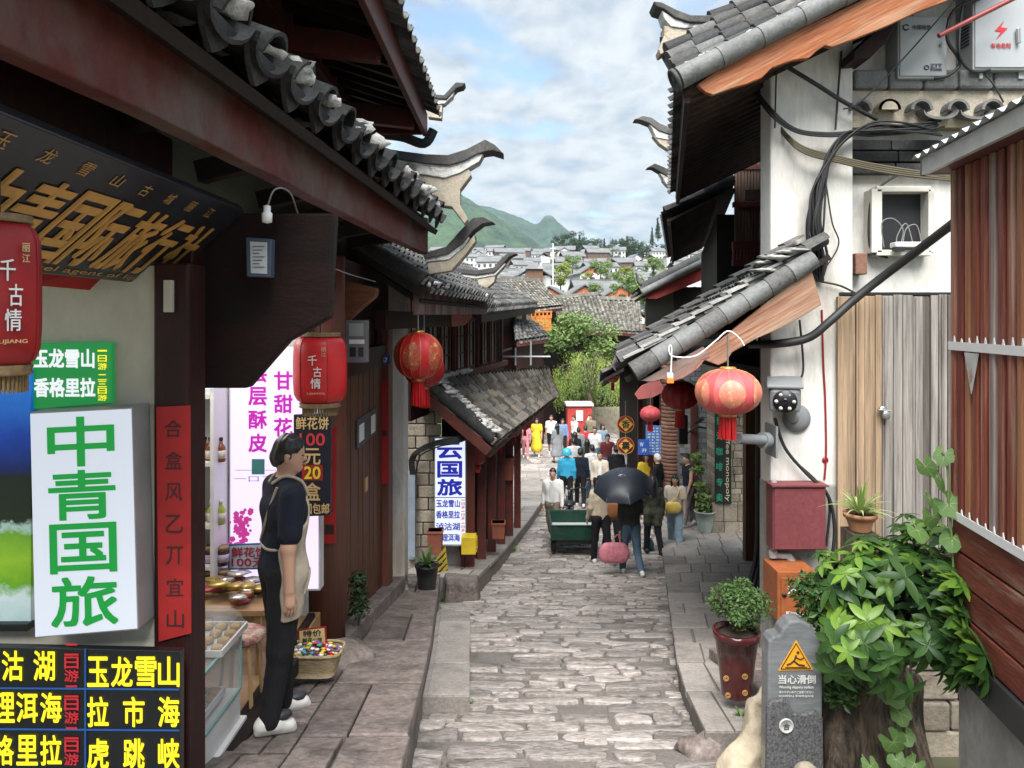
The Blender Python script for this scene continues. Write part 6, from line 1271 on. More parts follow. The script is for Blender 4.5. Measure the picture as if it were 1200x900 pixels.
for lab, pts, r in (('black cable slanting down from the bargeboard to the tile coping', [P(922, 78, 6.9), P(955, 98, 6.86), P(990, 120, 6.86), P(1028, 140, 6.9)], .02), ('thin black wire slanting from the telecom cabinet across the wall', [P(1128, -10, 6.7), P(1062, 65, 6.75), P(1010, 118, 6.8), P(988, 128, 6.85)], .007),
    ('black cable looping between the two electric cabinets', [P(1150, -2, 6.9), P(1118, 12, 6.9), P(1110, 45, 6.88), P(1125, 72, 6.9), P(1112, 88, 6.9), P(1095, 92, 6.93)], .016), ('black cable hanging under the larger electric cabinet', [P(1128, 5, 6.9), P(1124, 60, 6.86), P(1138, 83, 6.88), P(1160, 82, 6.93)], .014),
    ('grey wire from the larger cabinet to the tile coping', [P(1152, 84, 6.95), P(1165, 100, 6.93), P(1176, 120, 6.93)], .008), ('black wire hanging on the pier beneath the bargeboard', [P(910, 78, 6.95), P(909, 110, 6.96), P(908, 150, 6.95)], .008), ('brown cable standing down the pier from the purlin', [P(986, 60, 6.95), P(982, 110, 6.95), P(979, 152, 6.93)], .010),
    ('thin black wire loose beside the cable bundle', [P(968, 215, 6.93), P(975, 260, 6.93), P(983, 285, 6.94), P(970, 310, 6.94), P(958, 322, 6.95)], .007), ('olive cable around the wall recess frame', [P(1052, 205, 7.1), P(1030, 220, 7.1), P(1020, 240, 7.1), P(1020, 290, 7.1), P(1040, 302, 7.1)], .012),
    ('black wire drooping past the pier to the camera', [P(962, 330, 6.95), P(985, 335, 6.95), P(1003, 344, 6.95)], .010), ('black wire hanging from the lower bargeboard above the camera', [P(937, 375, 6.93), P(941, 420, 6.93), P(940, 440, 6.93), P(931, 450, 6.92)], .010),
    ('black cable running from the camera down to the red meter box', [P(908, 490, 6.92), P(920, 525, 6.92), P(945, 555, 6.92), P(970, 580, 6.9), P(978, 620, 6.9), P(974, 660, 6.9)], .016), ('second black cable beside the red meter box', [P(930, 540, 6.93), P(958, 565, 6.92), P(972, 590, 6.92), P(968, 640, 6.92)], .012)): cable(pts, r, lab)
cable([P(880, 404, 7.5), P(910, 403, 6.85), P(947, 396, 6.75), P(972, 377, 6.7), P(1000, 352, 6.7), P(1035, 324, 6.6), P(1080, 290, 6.3), P(1130, 252, 5.9)], .042, 'thick black corrugated conduit curving across the wall to the container')
mb = MB(); mb.tube(crom([P(963, 363, 6.992), P(965, 430, 6.992), P(967, 470, 6.992), P(968, 530, 6.992), P(966, 562, 6.992)], 5), [.010] * 21, plain('drip_red', (.25, .01, .02), .5), 5); mb.lathe(P(967, 539, 6.996), [(.03, 0), (.03, .004), (0, .005)], plain('drip_red', (.25, .01, .02), .5), 12, ax=(0, -1, 0)); mb.build('paint_drip', R)
# camera, meter box, fire box, conduit
t = thing('security_camera', 'grey bullet security camera on a round bracket on the white pier', 'camera', P(928, 480, 6.95)); CG = plain('camera_grey', (.20, .21, .22), .4, .05)
mb = MB(); c = P(920, 470, 6.70); d = V(.10, .30, .06).normalized(); mb.bar(c, c + d * .30, .27, .24, CG); mb.build('housing', t, bevel=.04)
mb = MB(); mb.bar(c - d * .03 + V(0, 0, .13), c + d * .33 + V(0, 0, .13), .31, .03, CG); mb.build('hood', t, bevel=.01)
mb = MB(); u = V(1, -.3, 0).normalized(); q = c - d * .005; mb.lathe(q, [(.105, 0), (.105, .012), (0, .014)], BLACK, 24, ax=-d); mb.build('front', t)
mb = MB(); mb.lathe(q - d * .014, [(.035, 0), (.033, .02), (.02, .022), (0, .018)], plain('lens', (.01, .01, .02), .05), 20, ax=-d)
mb.build('lens', t)
for k in range(6): a = k * pi / 3; mb = MB(); mb.lathe(q - d * .014 + u * cos(a) * .075 + V(0, 0, sin(a) * .07), [(.018, 0), (.016, .01), (0, .012)], plain('led_clear', (.5, .5, .48), .15), 12, ax=-d); mb.build('infrared_led', t)
mb = MB(); mb.lathe(P(933, 490, 6.99), [(.13, 0), (.13, .02), (.08, .04), (.05, .05)], CG, 28, ax=(0, -1, 0)); mb.tube([P(930, 490, 6.96), P(928, 488, 6.88), P(926, 478, 6.84)], .05, CG, 12); mb.build('bracket', t)
t = thing('meter_box', 'dull red sheet metal meter box on the grey wall base', 'meter box', P(938, 645, 6.9)); RB_ = weathered('box_red', (.155, .040, .045), (.20, .056, .060), (.25, .10, .10), (1, 1, 1), 2, .55, .1, 30, (.6, .8)); a, b = P(905.5, 645, 6.82), P(968, 570, 6.82); mb = MB(); mb.box(a.x, b.x, 6.82, 7.0, a.z, b.z, RB_); mb.build('case', t, bevel=.008)
mb = MB(); mb.box(a.x + .012, b.x - .012, 6.808, 6.82, a.z + .012, b.z - .02, RB_); mb.build('door', t, bevel=.004); mb = MB(); mb.box(a.x - .015, b.x + .015, 6.79, 7.0, b.z, b.z + .015, RB_); mb.build('lid', t)
t = thing('hydrant_box', 'orange fire box with white lettering at the foot of the pier', 'box', P(933, 727, 6.75)); OB = weathered('box_orange', (.29, .085, .03), (.36, .115, .042), (.24, .11, .06), (1, 1, 1), 3, .5, .1, 20, (.55, .8)); a, b = P(911, 729, 6.6), P(957, 670, 6.6); mb = MB(); mb.box(a.x, b.x, 6.6, 6.98, a.z, b.z, OB); mb.build('case', t, bevel=.008)
mb = MB(); mb.box(a.x + .03, b.x - .02, 6.588, 6.6, a.z + .03, b.z - .05, OB); mb.build('door', t, bevel=.004); mb = MB(); mb.box(a.x + .06, b.x - .05, 6.587, 6.5885, a.z + .05, a.z + .06, WHITE); write(mb, '消', P(928, 692, 6.585), .075, .075, WHITE, (1, 0, -.1)); write(mb, '火', P(940, 690, 6.585), .07, .07, WHITE); write(mb, 'Kingna', P(932, 719, 6.585), .16, .04, WHITE, bold=.02); mb.build('lettering', t); mb = MB(); mb.lathe(P(919, 697, 6.586), [(.02, 0), (.02, .008), (0, .01)], BLACK, 12, ax=(0, -1, 0)); mb.build('lock', t)
t = thing('grey_conduit', 'pale grey plastic conduit with elbows beside the red meter box', 'pipe', P(906, 690, 6.9)); PVC = plain('pvc_grey', (.40, .40, .39), .5); mb = MB(); mb.tube([P(906.5, 562, 6.93), P(906.5, 648, 6.93), P(909, 650.5, 6.93), P(926, 651, 6.93), P(927, 654, 6.93), P(927, 670, 6.93)], .03, PVC, 10); mb.build('pipe', t); mb = MB(); mb.tube([P(906, 645, 6.93), P(906.5, 653, 6.93)], .04, PVC, 12); mb.tube([P(927, 655, 6.93), P(927, 661, 6.93)], .042, PVC, 12); mb.build('fitting', t)
t = thing('bracket_arm', 'grey steel bracket arm projecting from the corner of the white pier', 'bracket', P(890, 515, 6.9)); mb = MB(); mb.tube([P(903, 516, 6.9), P(865, 514, 6.6)], .045, CG, 12); mb.tube([P(899, 516, 6.88), P(893, 516, 6.84)], .075, CG, 14); mb.build('arm', t); mb = MB(); mb.box(px0 - .02, px0, 6.8, 7.1, P(0, 535, 6.9).z, P(0, 498, 6.9).z, CG); mb.build('plate', t)
t = thing('loose_brick', 'broken red brick stuck in the white wall beside the recess', 'brick', P(1007, 307, 7.15)); mb = MB(); mb.box(P(1000, 0, 7.1).x, P(1014, 0, 7.1).x, 7.05, 7.24, P(0, 322, 7.1).z, P(0, 297, 7.1).z, BROWN_BRICK); mb.build('body', t, bevel=.012)
# under the lower roof: shop front posts and pipes
mb = MB(); mb.box(2.47, 2.62, 7.31, 7.45, -3.5, -.1, DARK_WOOD); mb.build('shop_post', R, bevel=.01); mb = MB(); p = P(878, 665, 14.4); mb.bar(V(p.x, 14.4, -5.0), V(p.x, 14.4, .2), .20, .20, BROWN_WOOD); mb.build('shop_post', R, bevel=.01)
mb = MB(); mb.hexa([(2.6, 7.3, -.6), (2.6, 14.8, -.6), (4.8, 14.8, -.6), (4.8, 7.3, -.6)], [(2.6, 7.3, -.5), (2.6, 14.8, -.5), (4.8, 14.8, -.5), (4.8, 7.3, -.5)], DARK_WOOD); mb.build('shop_lintel', R)
for k, (x0, x1) in enumerate(((893, 880), (898, 886), (902, 893), (888, 875))): cable([P(x0, 440, 9.2), P(x0, 560, 9.2), P(x0 - 1, 640, 9.2), P(lerp(x0, x1, .5), 672, 9.1), P(x1, 696 - k, 9.0)], .03, 'black pipe dropping beside the shop doorway under the lower roof', 'black pipes beside the doorway')
# pink lantern and others on this side
cp = P(853, 459, 6.5)
globe_lantern('large faded pink globe lantern with gold medallions under the lower bargeboard', cp, .285, .20, PINK_LANTERN, FLORP, .20, .30)
cable([P(786, 445, 6.5), P(787, 410, 6.5), P(785, 405, 6.5), P(784, 412, 6.5), P(790, 418, 6.5), P(815, 417, 6.5), P(838, 400, 6.5), P(853, 388, 6.5), P(866, 396, 6.5), P(872, 405, 6.5)], .007, 'white cord looped along the lower bargeboard to the pink lantern', None, WHITE)
t = thing('line_clip', 'small orange and white socket hanging at the end of the white cord', 'clip', P(785, 445, 6.5)); mb = MB(); q = P(785, 441, 6.48); mb.box(q.x - .025, q.x + .025, 6.46, 6.50, q.z - .01, q.z + .03, WHITE); mb.build('top', t, bevel=.004); mb = MB(); mb.box(q.x - .03, q.x + .03, 6.45, 6.51, q.z - .06, q.z - .01, plain('socket_orange', (.7, .2, .04), .5)); mb.build('body', t, bevel=.006)
globe_lantern('dark red globe lantern hanging behind the carved board in shade', P(797, 463, 11.0), .27, .21, LACQUER_DK, FLOR, .26, .3, deco=False)
globe_lantern('small coral globe lantern in front of the blue notice', P(762, 485, 17.0), .235, .17, PINK_LANTERN, FLORP, .22, .3, deco=False)
globe_lantern('smallest coral globe lantern at the far eave beside the willow', P(718, 442, 22), .19, .16, PINK_LANTERN, FLORP, .22, .3, deco=False)

# ---- shop beyond (second on the right)
G = thing('brick_shop', 'shop beyond the white house with grey brick wall and round brick pillar', 'shop', (5, 19, -5.1))
mb = MB(); mb.box(4.25, 7.5, 18.9, 19.2, -5.4, -.5, MORTAR); rnd = random.Random(4); z = -5.2
row = 0
while z < -1.0:
    x = 4.25 + (.12 if row % 2 else 0)
    while x < 6.2: mb.box(x + .006, x + .27, 18.86 + rnd.uniform(0, .012), 18.9, z + .006, z + .125, GREY_BRICK); x += .276
    z += .13; row += 1
mb.build('brick_wall', G)
mb = MB(); p = P(852, 620, 17.8); z = -5.2; row = 0
while z < -1.2:
    h = .45 if z < -4.6 else rnd.uniform(.12, .2); w = .44 if z < -4.6 else .36; x = p.x - w
    while x < p.x + w - .02: ww = min(rnd.uniform(.18, .5), p.x + w - x); mb.box(x + .006, x + ww - .006, 17.6 - rnd.uniform(0, .03) - (.06 if z < -4.6 else 0), 18.3, z + .006, z + h - .004, STONE_WALL); x += ww
    z += h
mb.build('stone_pillar', G, bevel=.012)
mb = MB(); c = V(P(787, 0, 20).x, 20, 0); z = -5.3
while z < -1.2: mb.lathe(c + V(0, 0, z), [(.27, 0), (.285, .01), (.285, .085), (.27, .095)], BROWN_BRICK, 18); z += .1
mb.build('round_pillar', G)
for px, Yp, y0 in ((762, 21, 455), (776, 21.5, 455), (803, 19.2, 455), (750, 23.5, 450), (813, 18.8, 470)): mb = MB(); q = P(px, 0, Yp); mb.bar(V(q.x, Yp, -5.4), V(q.x, Yp, P(0, y0, Yp).z), .14, .14, RED_FASCIA); mb.build('shop_post', G, bevel=.01)
mb = MB(); mb.hexa([(4.2, 22.5, -5.4), (3.75, 26, -5.4), (4.2, 26, -5.4), (5.2, 22.5, -5.4)], [(4.2, 22.5, -1.2), (3.75, 26, -1.2), (4.2, 26, -1.2), (5.2, 22.5, -1.2)], DARK_WOOD); mb.box(4.1, 6, 22.5, 22.7, -5.4, -1, RED_WOOD); mb.build('shop_wall', G)
mb = MB(); tile_roof(mb, P(706, 438, 20), P(704, 446, 26), P(775, 400, 20), P(760, 410, 26), TILE, pitch=.25, rad=.085, tl=.25, thick=0, seed=61); roof_slab(mb, P(706, 442, 20), P(704, 450, 26), P(775, 404, 20), P(760, 414, 26), .08, DARK_WOOD); mb.build('roof', G)
mb = MB(); mb.prism([P(*q, 18) for q in ((744, 462), (752, 452), (772, 444), (780, 458), (764, 466), (748, 468))], (0, .05, 0), plain('awning_coral', (.45, .13, .12), .6)); mb.build('carved_end', G)
mb = MB(); mb.prism([P(*q, 20) for q in ((757, 345), (838, 305), (838, 322), (770, 350), (759, 350))], (0, .08, 0), weathered('red_gable', (.36, .045, .04), (.44, .06, .05), (.28, .05, .04), (1, 1, 1), 2, .6, .2, 12)); mb.build('upper_bargeboard', G)
mb = MB(); a, b = P(752, 343, 19.9), P(845, 297, 19.9); mb.tube([a, b], .10, _mats['gable_tile'], 10); mb.tube([a + V(.1, .25, .13), b + V(0, .25, .13)], .09, TILE_DARK, 8); mb.tube([a + V(.1, .5, .2), b + V(0, .5, .2)], .09, TILE, 8); mb.build('upper_verge', G)
mb = MB(); tile_roof(mb, a + V(0, .2, .05), a + V(.6, 5, .05), b + V(0, .2, .08), b + V(.6, 5, .08), TILE_DARK, pitch=.25, rad=.09, tl=.28, thick=0, seed=63); roof_slab(mb, a + V(0, .2, -.03), a + V(.6, 5, -.03), b + V(0, .2, -.03), b + V(.6, 5, -.03), .08, DARK_WOOD); mb.build('upper_roof', G)
mb = MB(); mb.box(4.4, 6.5, 20.3, 24.5, -1.5, .9, DARK_WOOD); mb.build('upper_wall', G)
horn(G, [P(*q, 21) for q in ((745, 319), (749, 326), (756, 333), (768, 335), (790, 330), (790, 335), (766, 341), (754, 339), (747, 331))], None, None, .2)
# coffee board
t = thing('coffee_board', 'narrow black board with green characters and vertical pale lettering on the stone pillar', 'sign', P(847, 540, 17.5)); Yb = 17.46; mb = MB(); mb.prism([P(838, 475, Yb), P(857, 475, Yb), P(857, 591, Yb), P(838, 589, Yb)], (0, .05, 0), plain('board_dark_green', (.012, .02, .015), .4)); mb.build('panel', t)
mb = MB(); write_col(mb, '普洱咖啡专卖', P(843, 493, Yb - .005), .15, .19, .36, plain('board_green_ink', (.03, .33, .20), .5), bold=.03); write(mb, "pu'er coffee monopoly", P(852.5, 530, Yb - .005), 2.3, .13, plain('board_cream_ink', (.6, .52, .36), .5), (0, 0, -1), (1, 0, 0), .01); mb.build('lettering', t)
# sachet signs and blue notices
t = thing('sachet_sign', 'pair of stacked round red and yellow signs hanging at the sachet shop', 'sign', P(733, 510, 21.5)); Yb = 21.5
for ch, y in (('香', 497), ('囊', 522)):
    c = P(733, y, Yb); mb = MB(); mb.lathe(c, [(.25, 0), (.25, .04), (0, .04)], REDPAPER, 28, ax=(0, -1, 0)); d = mb.build('disc', t); mb = MB(); mb.tube([c + V(.238 * cos(a), -.045, .238 * sin(a)) for a in [i * pi / 14 for i in range(29)]], .012, GOLD_PAINT, 5); mb.build('rim', d)
    mb = MB(); mb.prism([c + V(.21, -.045, 0), c + V(0, -.045, .21), c + V(-.21, -.045, 0), c + V(0, -.045, -.21)], (0, -.006, 0), plain('sachet_yellow', (.75, .45, .08), .5)); mb.build('diamond', d); mb = MB(); write(mb, ch, c + V(0, -.055, 0), .24, .24, INK, bold=.02); mb.build('lettering', d)
mb = MB(); mb.tube([P(733, 470, Yb), P(733, 535, Yb)], .012, STEEL, 5); mb.build('cord', t)
BN = plain('notice_blue', (.03, .10, .42), .45); PALE = plain('notice_ink', (.65, .7, .78), .5)
t = thing('blue_notice', 'large pale blue notice board crowded with white lines behind the coral lantern', 'sign', P(773, 520, 20.6)); mb = MB(); mb.prism([P(757, 498, 20.6), P(791, 500, 20.6), P(791, 538, 20.6), P(757, 532, 20.6)], (0, .04, 0), plain('notice_blue_pale', (.10, .22, .55), .45)); mb.build('panel', t); mb = MB(); rnd = random.Random(3)
for i in range(9):
    for j in range(6): x = 759 + j * 5; mb.bar(P(x, 502 + i * 3.4, 20.59), P(x + rnd.uniform(1.5, 4), 502 + i * 3.4, 20.59), .004, .03, PALE)
mb.build('lettering', t)
t = thing('blue_notice', 'small deep blue sign with two pale marks left of the larger notice', 'sign', P(754, 524, 20.4)); mb = MB(); mb.prism([P(748, 515, 20.4), P(761, 515, 20.4), P(761, 533, 20.4), P(748, 533, 20.4)], (0, .03, 0), BN); mb.build('panel', t); mb = MB(); write(mb, 'W', P(752, 521, 20.39), .1, .12, PALE); write(mb, '开', P(755, 528, 20.39), .14, .1, PALE); mb.build('lettering', t)
t = thing('wall_lamp', 'dark lamp bracket on the grey brick wall', 'lamp', P(818, 495, 18.6)); mb = MB(); mb.tube([P(806, 507, 18.8), P(818, 500, 18.5), P(828, 502, 18.4)], .03, BLACK, 8); mb.build('arm', t); mb = MB(); mb.bar(P(814, 496, 18.4), P(824, 490, 18.3), .12, .10, BLACK); mb.build('head', t, bevel=.02)
t = thing('dark_box', 'black control box on a bracket beneath the dark lantern', 'box', P(800, 505, 15)); mb = MB(); mb.bar(P(800, 520, 15), P(800, 486, 15), .18, .18, BLACK); mb.build('case', t, bevel=.02); mb = MB(); mb.tube([P(800, 486, 15), P(792, 478, 15.2)], .02, STEEL, 6); mb.build('hook', t)
c = P(826, 621, 17.6); c.z = gz(17.6) + .19; t = thing('potted_plant', 'tall celadon pot with a climbing leafy plant before the grey brick wall', 'plant', c); pot(t, c, .15, .23, .50, plain('pot_celadon', (.30, .36, .33), .4)); mb = MB(); mb.tube([c + V(0, 0, .4), c + V(-.05, 0, 1.0), c + V(-.15, 0, 1.7)], .02, BARK, 6); mb.build('stem', t); mb = MB(); leaf_cloud(mb, random.Random(6), [(c + V(-.0, 0, .6), .22), (c + V(-.03, 0, .85), .2), (c + V(-.1, 0, 1.1), .15), (c + V(-.15, 0, 1.5), .18), (c + V(-.2, 0, 1.75), .15)], 900, .06, LEAF_A); mb.build('foliage', t)

# ---- red booth at the foot of the street
p = P(680, 520, 34); t = thing('red_booth', 'red wooden booth with a pale notice below the willow', 'booth', V(p.x, 34, gz(34))); z0 = gz(34); x0, x1 = P(665, 0, 34).x, P(694, 0, 34).x; RBT = plain('booth_red', (.42, .05, .04), .55, .2, 3)
mb = MB(); mb.box(x0, x1, 34, 35, z0 - .1, P(0, 476, 34).z, RBT)
for k in range(9): x = x0 + (x1 - x0) * (k + .5) / 9; mb.box(x - .03, x + .03, 33.97, 34.0, z0, P(0, 480, 34).z, RBT)
mb.build('body', t, bevel=.01); mb = MB(); mb.box(x0 - .06, x1 + .06, 33.9, 35.1, P(0, 476, 34).z, P(0, 473, 34).z, plain('booth_roof', (.6, .57, .55), .6)); mb.build('roof', t, bevel=.02); mb = MB(); mb.box(P(675, 0, 34).x, P(683, 0, 34).x, 33.94, 33.965, P(0, 493, 34).z, P(0, 481, 34).z, WHITE); mb.prism([P(687, 494, 33.95), P(690, 487, 33.95), P(693, 494, 33.95)], (0, .01, 0), WHITE); mb.build('notice', t)
mb = MB(); mb.box(P(695, 0, 40).x, P(760, 0, 40).x, 41, 41.6, -6.6, P(0, 478, 41).z, STONE_WALL); mb.build('low_wall', label='low stone wall across the foot of the street behind the crowd', cat='wall', bevel=.03)

# ============================================================ red container on the right
K = thing('plank_kiosk', 'red plank kiosk with white strips at the right edge', 'kiosk', (2.3, 3.4, -2.5)); k0, k1 = V(2.375, 4.0, 0), V(2.02, 1.6, 0); kd = (k1 - k0).normalized(); ko = V(-kd.y, kd.x, 0); ko = ko if ko.x < 0 else -ko; Lk = (k1 - k0).length
KW = [weathered('kiosk_wood_%d' % i, a, b, c, (10, 10, .4), 1.6, .6, .5, 6, (.48, .62), mul=.95) for i, (a, b, c) in enumerate((((.20, .050, .032), (.29, .082, .052), (.42, .25, .18)), ((.17, .040, .028), (.24, .062, .044), (.33, .16, .11)), ((.34, .14, .07), (.46, .23, .12), (.28, .09, .05)), ((.26, .20, .18), (.40, .33, .30), (.22, .09, .06))))]
def kb(mb, s0, s1, o0, o1, z0, z1, m): mb.hexa([k0 + kd * s0 + ko * o0 + V(0, 0, z0), k0 + kd * s1 + ko * o0 + V(0, 0, z0), k0 + kd * s1 + ko * o1 + V(0, 0, z0), k0 + kd * s0 + ko * o1 + V(0, 0, z0)], [k0 + kd * s0 + ko * o0 + V(0, 0, z1), k0 + kd * s1 + ko * o0 + V(0, 0, z1), k0 + kd * s1 + ko * o1 + V(0, 0, z1), k0 + kd * s0 + ko * o1 + V(0, 0, z1)], m)
mb = MB(); kb(mb, 0, Lk, -.25, -.03, -1.72, .86, KW[1]); mb.build('body', K)
rnd = random.Random(12); s = 0.0; i = 0
order = [0, 1, 2, 0, 0, 3, 1, 0, 2, 0, 1, 0, 3, 0, 1]
while s < Lk - .05:
    w = .085; mb = MB(); kb(mb, s, s + w * .62, -.03, .022, -1.06, .80, KW[order[i % 15]]); mb.build('plank', K, bevel=.008); mb = MB(); kb(mb, s + w * .62, s + w, -.03, -.004, -1.06, .80, KW[order[(i + 1) % 15]]); mb.build('plank', K); s += w; i += 1
for zc, r_ in ((-.137, 0), (-1.03, 1)):
    mb = MB(); kb(mb, 0, Lk, .024, .032, zc - .022, zc + .022, WHITE); n = int(Lk / .085)
    for q in range(n): c = k0 + kd * (q * .085 + .07) + ko * .026 + V(0, 0, zc + .02); mb.prism([c - kd * rnd.uniform(.008, .014), c + kd * .012, c + V(0, 0, rnd.uniform(.018, .042))], ko * .005, WHITE)
    mb.build('white_strip', K)
z = -1.06
for q in range(4): mb = MB(); kb(mb, 0, Lk, -.03, .01 + .004 * (q % 2), z - .155, z - .008, weathered('kiosk_board', (.15, .036, .026), (.21, .055, .038), (.27, .15, .11), (4, 1.2, 9), 1.6, .6, .5, 6, (.5, .64), mul=.9)); mb.build('board', K, bevel=.006); z -= .158
mb = MB(); kb(mb, 0, Lk, -.05, .03, -1.86, -1.70, plain('channel_dark', (.035, .033, .035), .5, .2)); mb.build('base_channel', K, bevel=.004); mb = MB(); kb(mb, .02, Lk, -.3, -.01, -2.9, -1.86, GREYBASE); mb.build('concrete_base', K, bevel=.01)
mb = MB(); kb(mb, -.10, Lk, .11, .135, .795, .885, plain('gutter_white', (.58, .57, .53), .5, .15)); kb(mb, -.10, -.07, -.2, .135, .795, .885, plain('gutter_white', (.58, .57, .53), .5, .15)); mb.build('fascia', K); mb = MB(); kb(mb, -.08, Lk, -.05, .11, .80, .82, plain('kiosk_soffit', (.10, .03, .025), .6)); mb.build('soffit', K)
mb = MB(); vs = []; n = 120
for j, (o, z) in enumerate(((.17, .895), (-1.2, 1.35))):
    for q in range(n + 1): s = -.12 + (Lk + .1) * q / n; vs.append(k0 + kd * s + ko * o + V(0, 0, z + .014 * sin(s * 55)))
mb.add(vs, [[q, q + 1, n + 2 + q, n + 1 + q] for q in range(n)], GREYMETAL, True); mb.build('tin_roof', K)
t = thing('warning_pennant', 'faded triangular metal warning plate hanging on the plank kiosk', 'sign', k0 + kd * .35 + V(0, 0, -.2)); mb = MB(); q = k0 + kd * .22 + ko * .04; mb.prism([q + V(0, 0, -.165), q + kd * .15 + V(0, 0, -.165), q + kd * .075 + V(0, 0, -.37)], ko * .004, plain('pennant', (.50, .50, .48), .6, .2, 14)); mb.build('plate', t); mb = MB(); q += ko * .006; mb.prism([q + kd * x + V(0, 0, z) for x, z in ((.085, -.24), (.06, -.285), (.073, -.287), (.066, -.32), (.095, -.275), (.08, -.273))], ko * .001, plain('pennant_red', (.55, .22, .15), .6)); mb.build('bolt', t)

# ============================================================ plants, stump and stones at the right foreground
vs, fs = sdf_mesh([cap_(P(1010, 900, 4.75) + V(0, 0, -.3), P(1000, 800, 4.7), .22, .16, .12), cap_(P(985, 930, 4.6), P(975, 800, 4.7), .10, .07, .06), cap_(P(1030, 940, 4.6), P(1040, 790, 4.7), .09, .06, .06), cap_(P(1075, 950, 4.7), P(1060, 800, 4.8), .12, .09, .08), cap_(P(1000, 800, 4.7), P(1060, 740, 4.9), .12, .10, .1), cap_(P(960, 950, 4.5), P(995, 860, 4.6), .06, .08, .06), cap_(P(1050, 930, 4.5), P(1035, 850, 4.58), .04, .05, .05)], .013)
rr = np.random.RandomState(2); fl = np.sin(vs[:, 0] * 62 + 1.5 * np.sin(vs[:, 2] * 7) + vs[:, 1] * 30); vs = vs + np.stack([.012 * np.sin(vs[:, 2] * 11 + vs[:, 0] * 20), -.022 * (1 - np.abs(fl)) - .02 * np.sin(vs[:, 2] * 9 + vs[:, 0] * 13), .012 * np.sin(vs[:, 0] * 22)], 1)
t = thing('tree_stump', 'gnarled old stump with ridged bark under the leafy bush', 'stump', P(1010, 900, 4.7)); mb = MB(); mb.add(vs.tolist(), fs, ROOTM, True); mb.build('trunk', t)
def boulder(label, prims, res, m, nz):
    vs, fs = sdf_mesh(prims, res); vs = vs + nz * np.stack([np.sin(vs[:, 1] * 17 + vs[:, 2] * 13), np.sin(vs[:, 2] * 19 + vs[:, 0] * 15), np.sin(vs[:, 0] * 21 + vs[:, 1] * 11)], 1) * .6 + nz * .5 * np.sin(vs[:, [1, 2, 0]] * 43); mb = MB(); mb.add(vs.tolist(), fs, m, True); o = mb.build('boulder', label=label, cat='boulder', origin=vs.mean(0).tolist()); return o
PALEROCK = weathered('pale_rock', (.44, .37, .26), (.56, .48, .36), (.30, .25, .18), (1, 1, 1), 4, .85, .7, 20, (.52, .72), 0, .02)
boulder('pale tan boulder leaning against the warning stone', [cap_(P(896, 806, 4.75), P(868, 900, 4.62), .035, .10, .14), cap_(P(903, 850, 4.75), P(895, 930, 4.65), .09, .14, .14), cap_(P(868, 905, 4.6), P(872, 940, 4.55), .10, .15, .14)], .014, PALEROCK, .022)
boulder('small brown boulder at the bottom edge under the warning stone', [cap_(P(945, 906, 4.05), P(960, 915, 4.05), .06, .05, .04)], .015, ROCK, .006)
mb = MB(); rnd = random.Random(6); z = -3.1
while z < -2.0:
    x = 2.45
    while x < 3.6: w = rnd.uniform(.25, .45); mb.box(x + .008, x + w - .008, 5.25 - rnd.uniform(0, .04), 5.6, z + .006, z + .2, STONE_WALL); x += w
    z += .21
mb.box(2.45, 3.6, 5.3, 5.55, -3.1, -2.0, MORTAR); mb.build('stone_bed', label='low stone retaining wall of the bed behind the stump and bush', cat='wall', bevel=.015)
# warning stone
Yw = 4.3; t = thing('warning_stone', 'grey stone marker warning of slippery ground beside the boulder', 'sign', P(933, 905, Yw)); MARB = weathered('grey_marble', (.13, .14, .145), (.19, .20, .205), (.24, .25, .25), (.5, .5, 3), 4, .25, .1, 14, (.55, .75)); GRAN = plain('granite_speckle', (.085, .085, .088), .6, .75, 90, 0, .3)
mb = MB(); pts = [(899, 960), (900, 765), (901, 752), (906, 746), (914, 746), (917, 738), (925, 729), (938, 727), (950, 733), (957, 744), (961, 749), (964, 758), (964, 960)]; mb.prism([P(x, y, Yw) for x, y in pts], (0, .12, 0), MARB); mb.build('slab', t, bevel=.012)
mb = MB(); pts = [(898, 960), (899, 828), (905, 822), (918, 820), (925, 824), (930, 836), (940, 838), (955, 833), (965, 842), (966, 960)]; mb.prism([P(x, y, Yw - .04) for x, y in pts], (0, .036, 0), GRAN); mb.build('granite_front', t, bevel=.01)
mb = MB(); c = P(921, 850, Yw - .042); mb.lathe(c, [(.042, 0), (.042, .01), (.036, .014), (.034, .008), (0, .008)], plain('emblem_metal', (.42, .42, .40), .4), 28, ax=(0, -1, 0)); write(mb, '合', c + V(0, -.010, 0), .04, .04, plain('emblem_dark', (.08, .08, .08), .5)); mb.build('emblem', t)
SY = plain('warning_yellow', (.72, .33, .015), .5); SW_ = plain('stone_ink', (.62, .62, .60), .6); mb = MB(); Yt = Yw - .004
mb.prism([P(x, y, Yt) for x, y in ((912, 786), (933, 750), (953, 785))], (0, .002, 0), SY); mb.build('triangle', t); mb = MB()
tri = [P(x, y, Yt - .002) for x, y in ((915, 784), (933, 754), (950, 783.5))]
for i in range(3): mb.bar(tri[i], tri[(i + 1) % 3], .003, .004, INK)
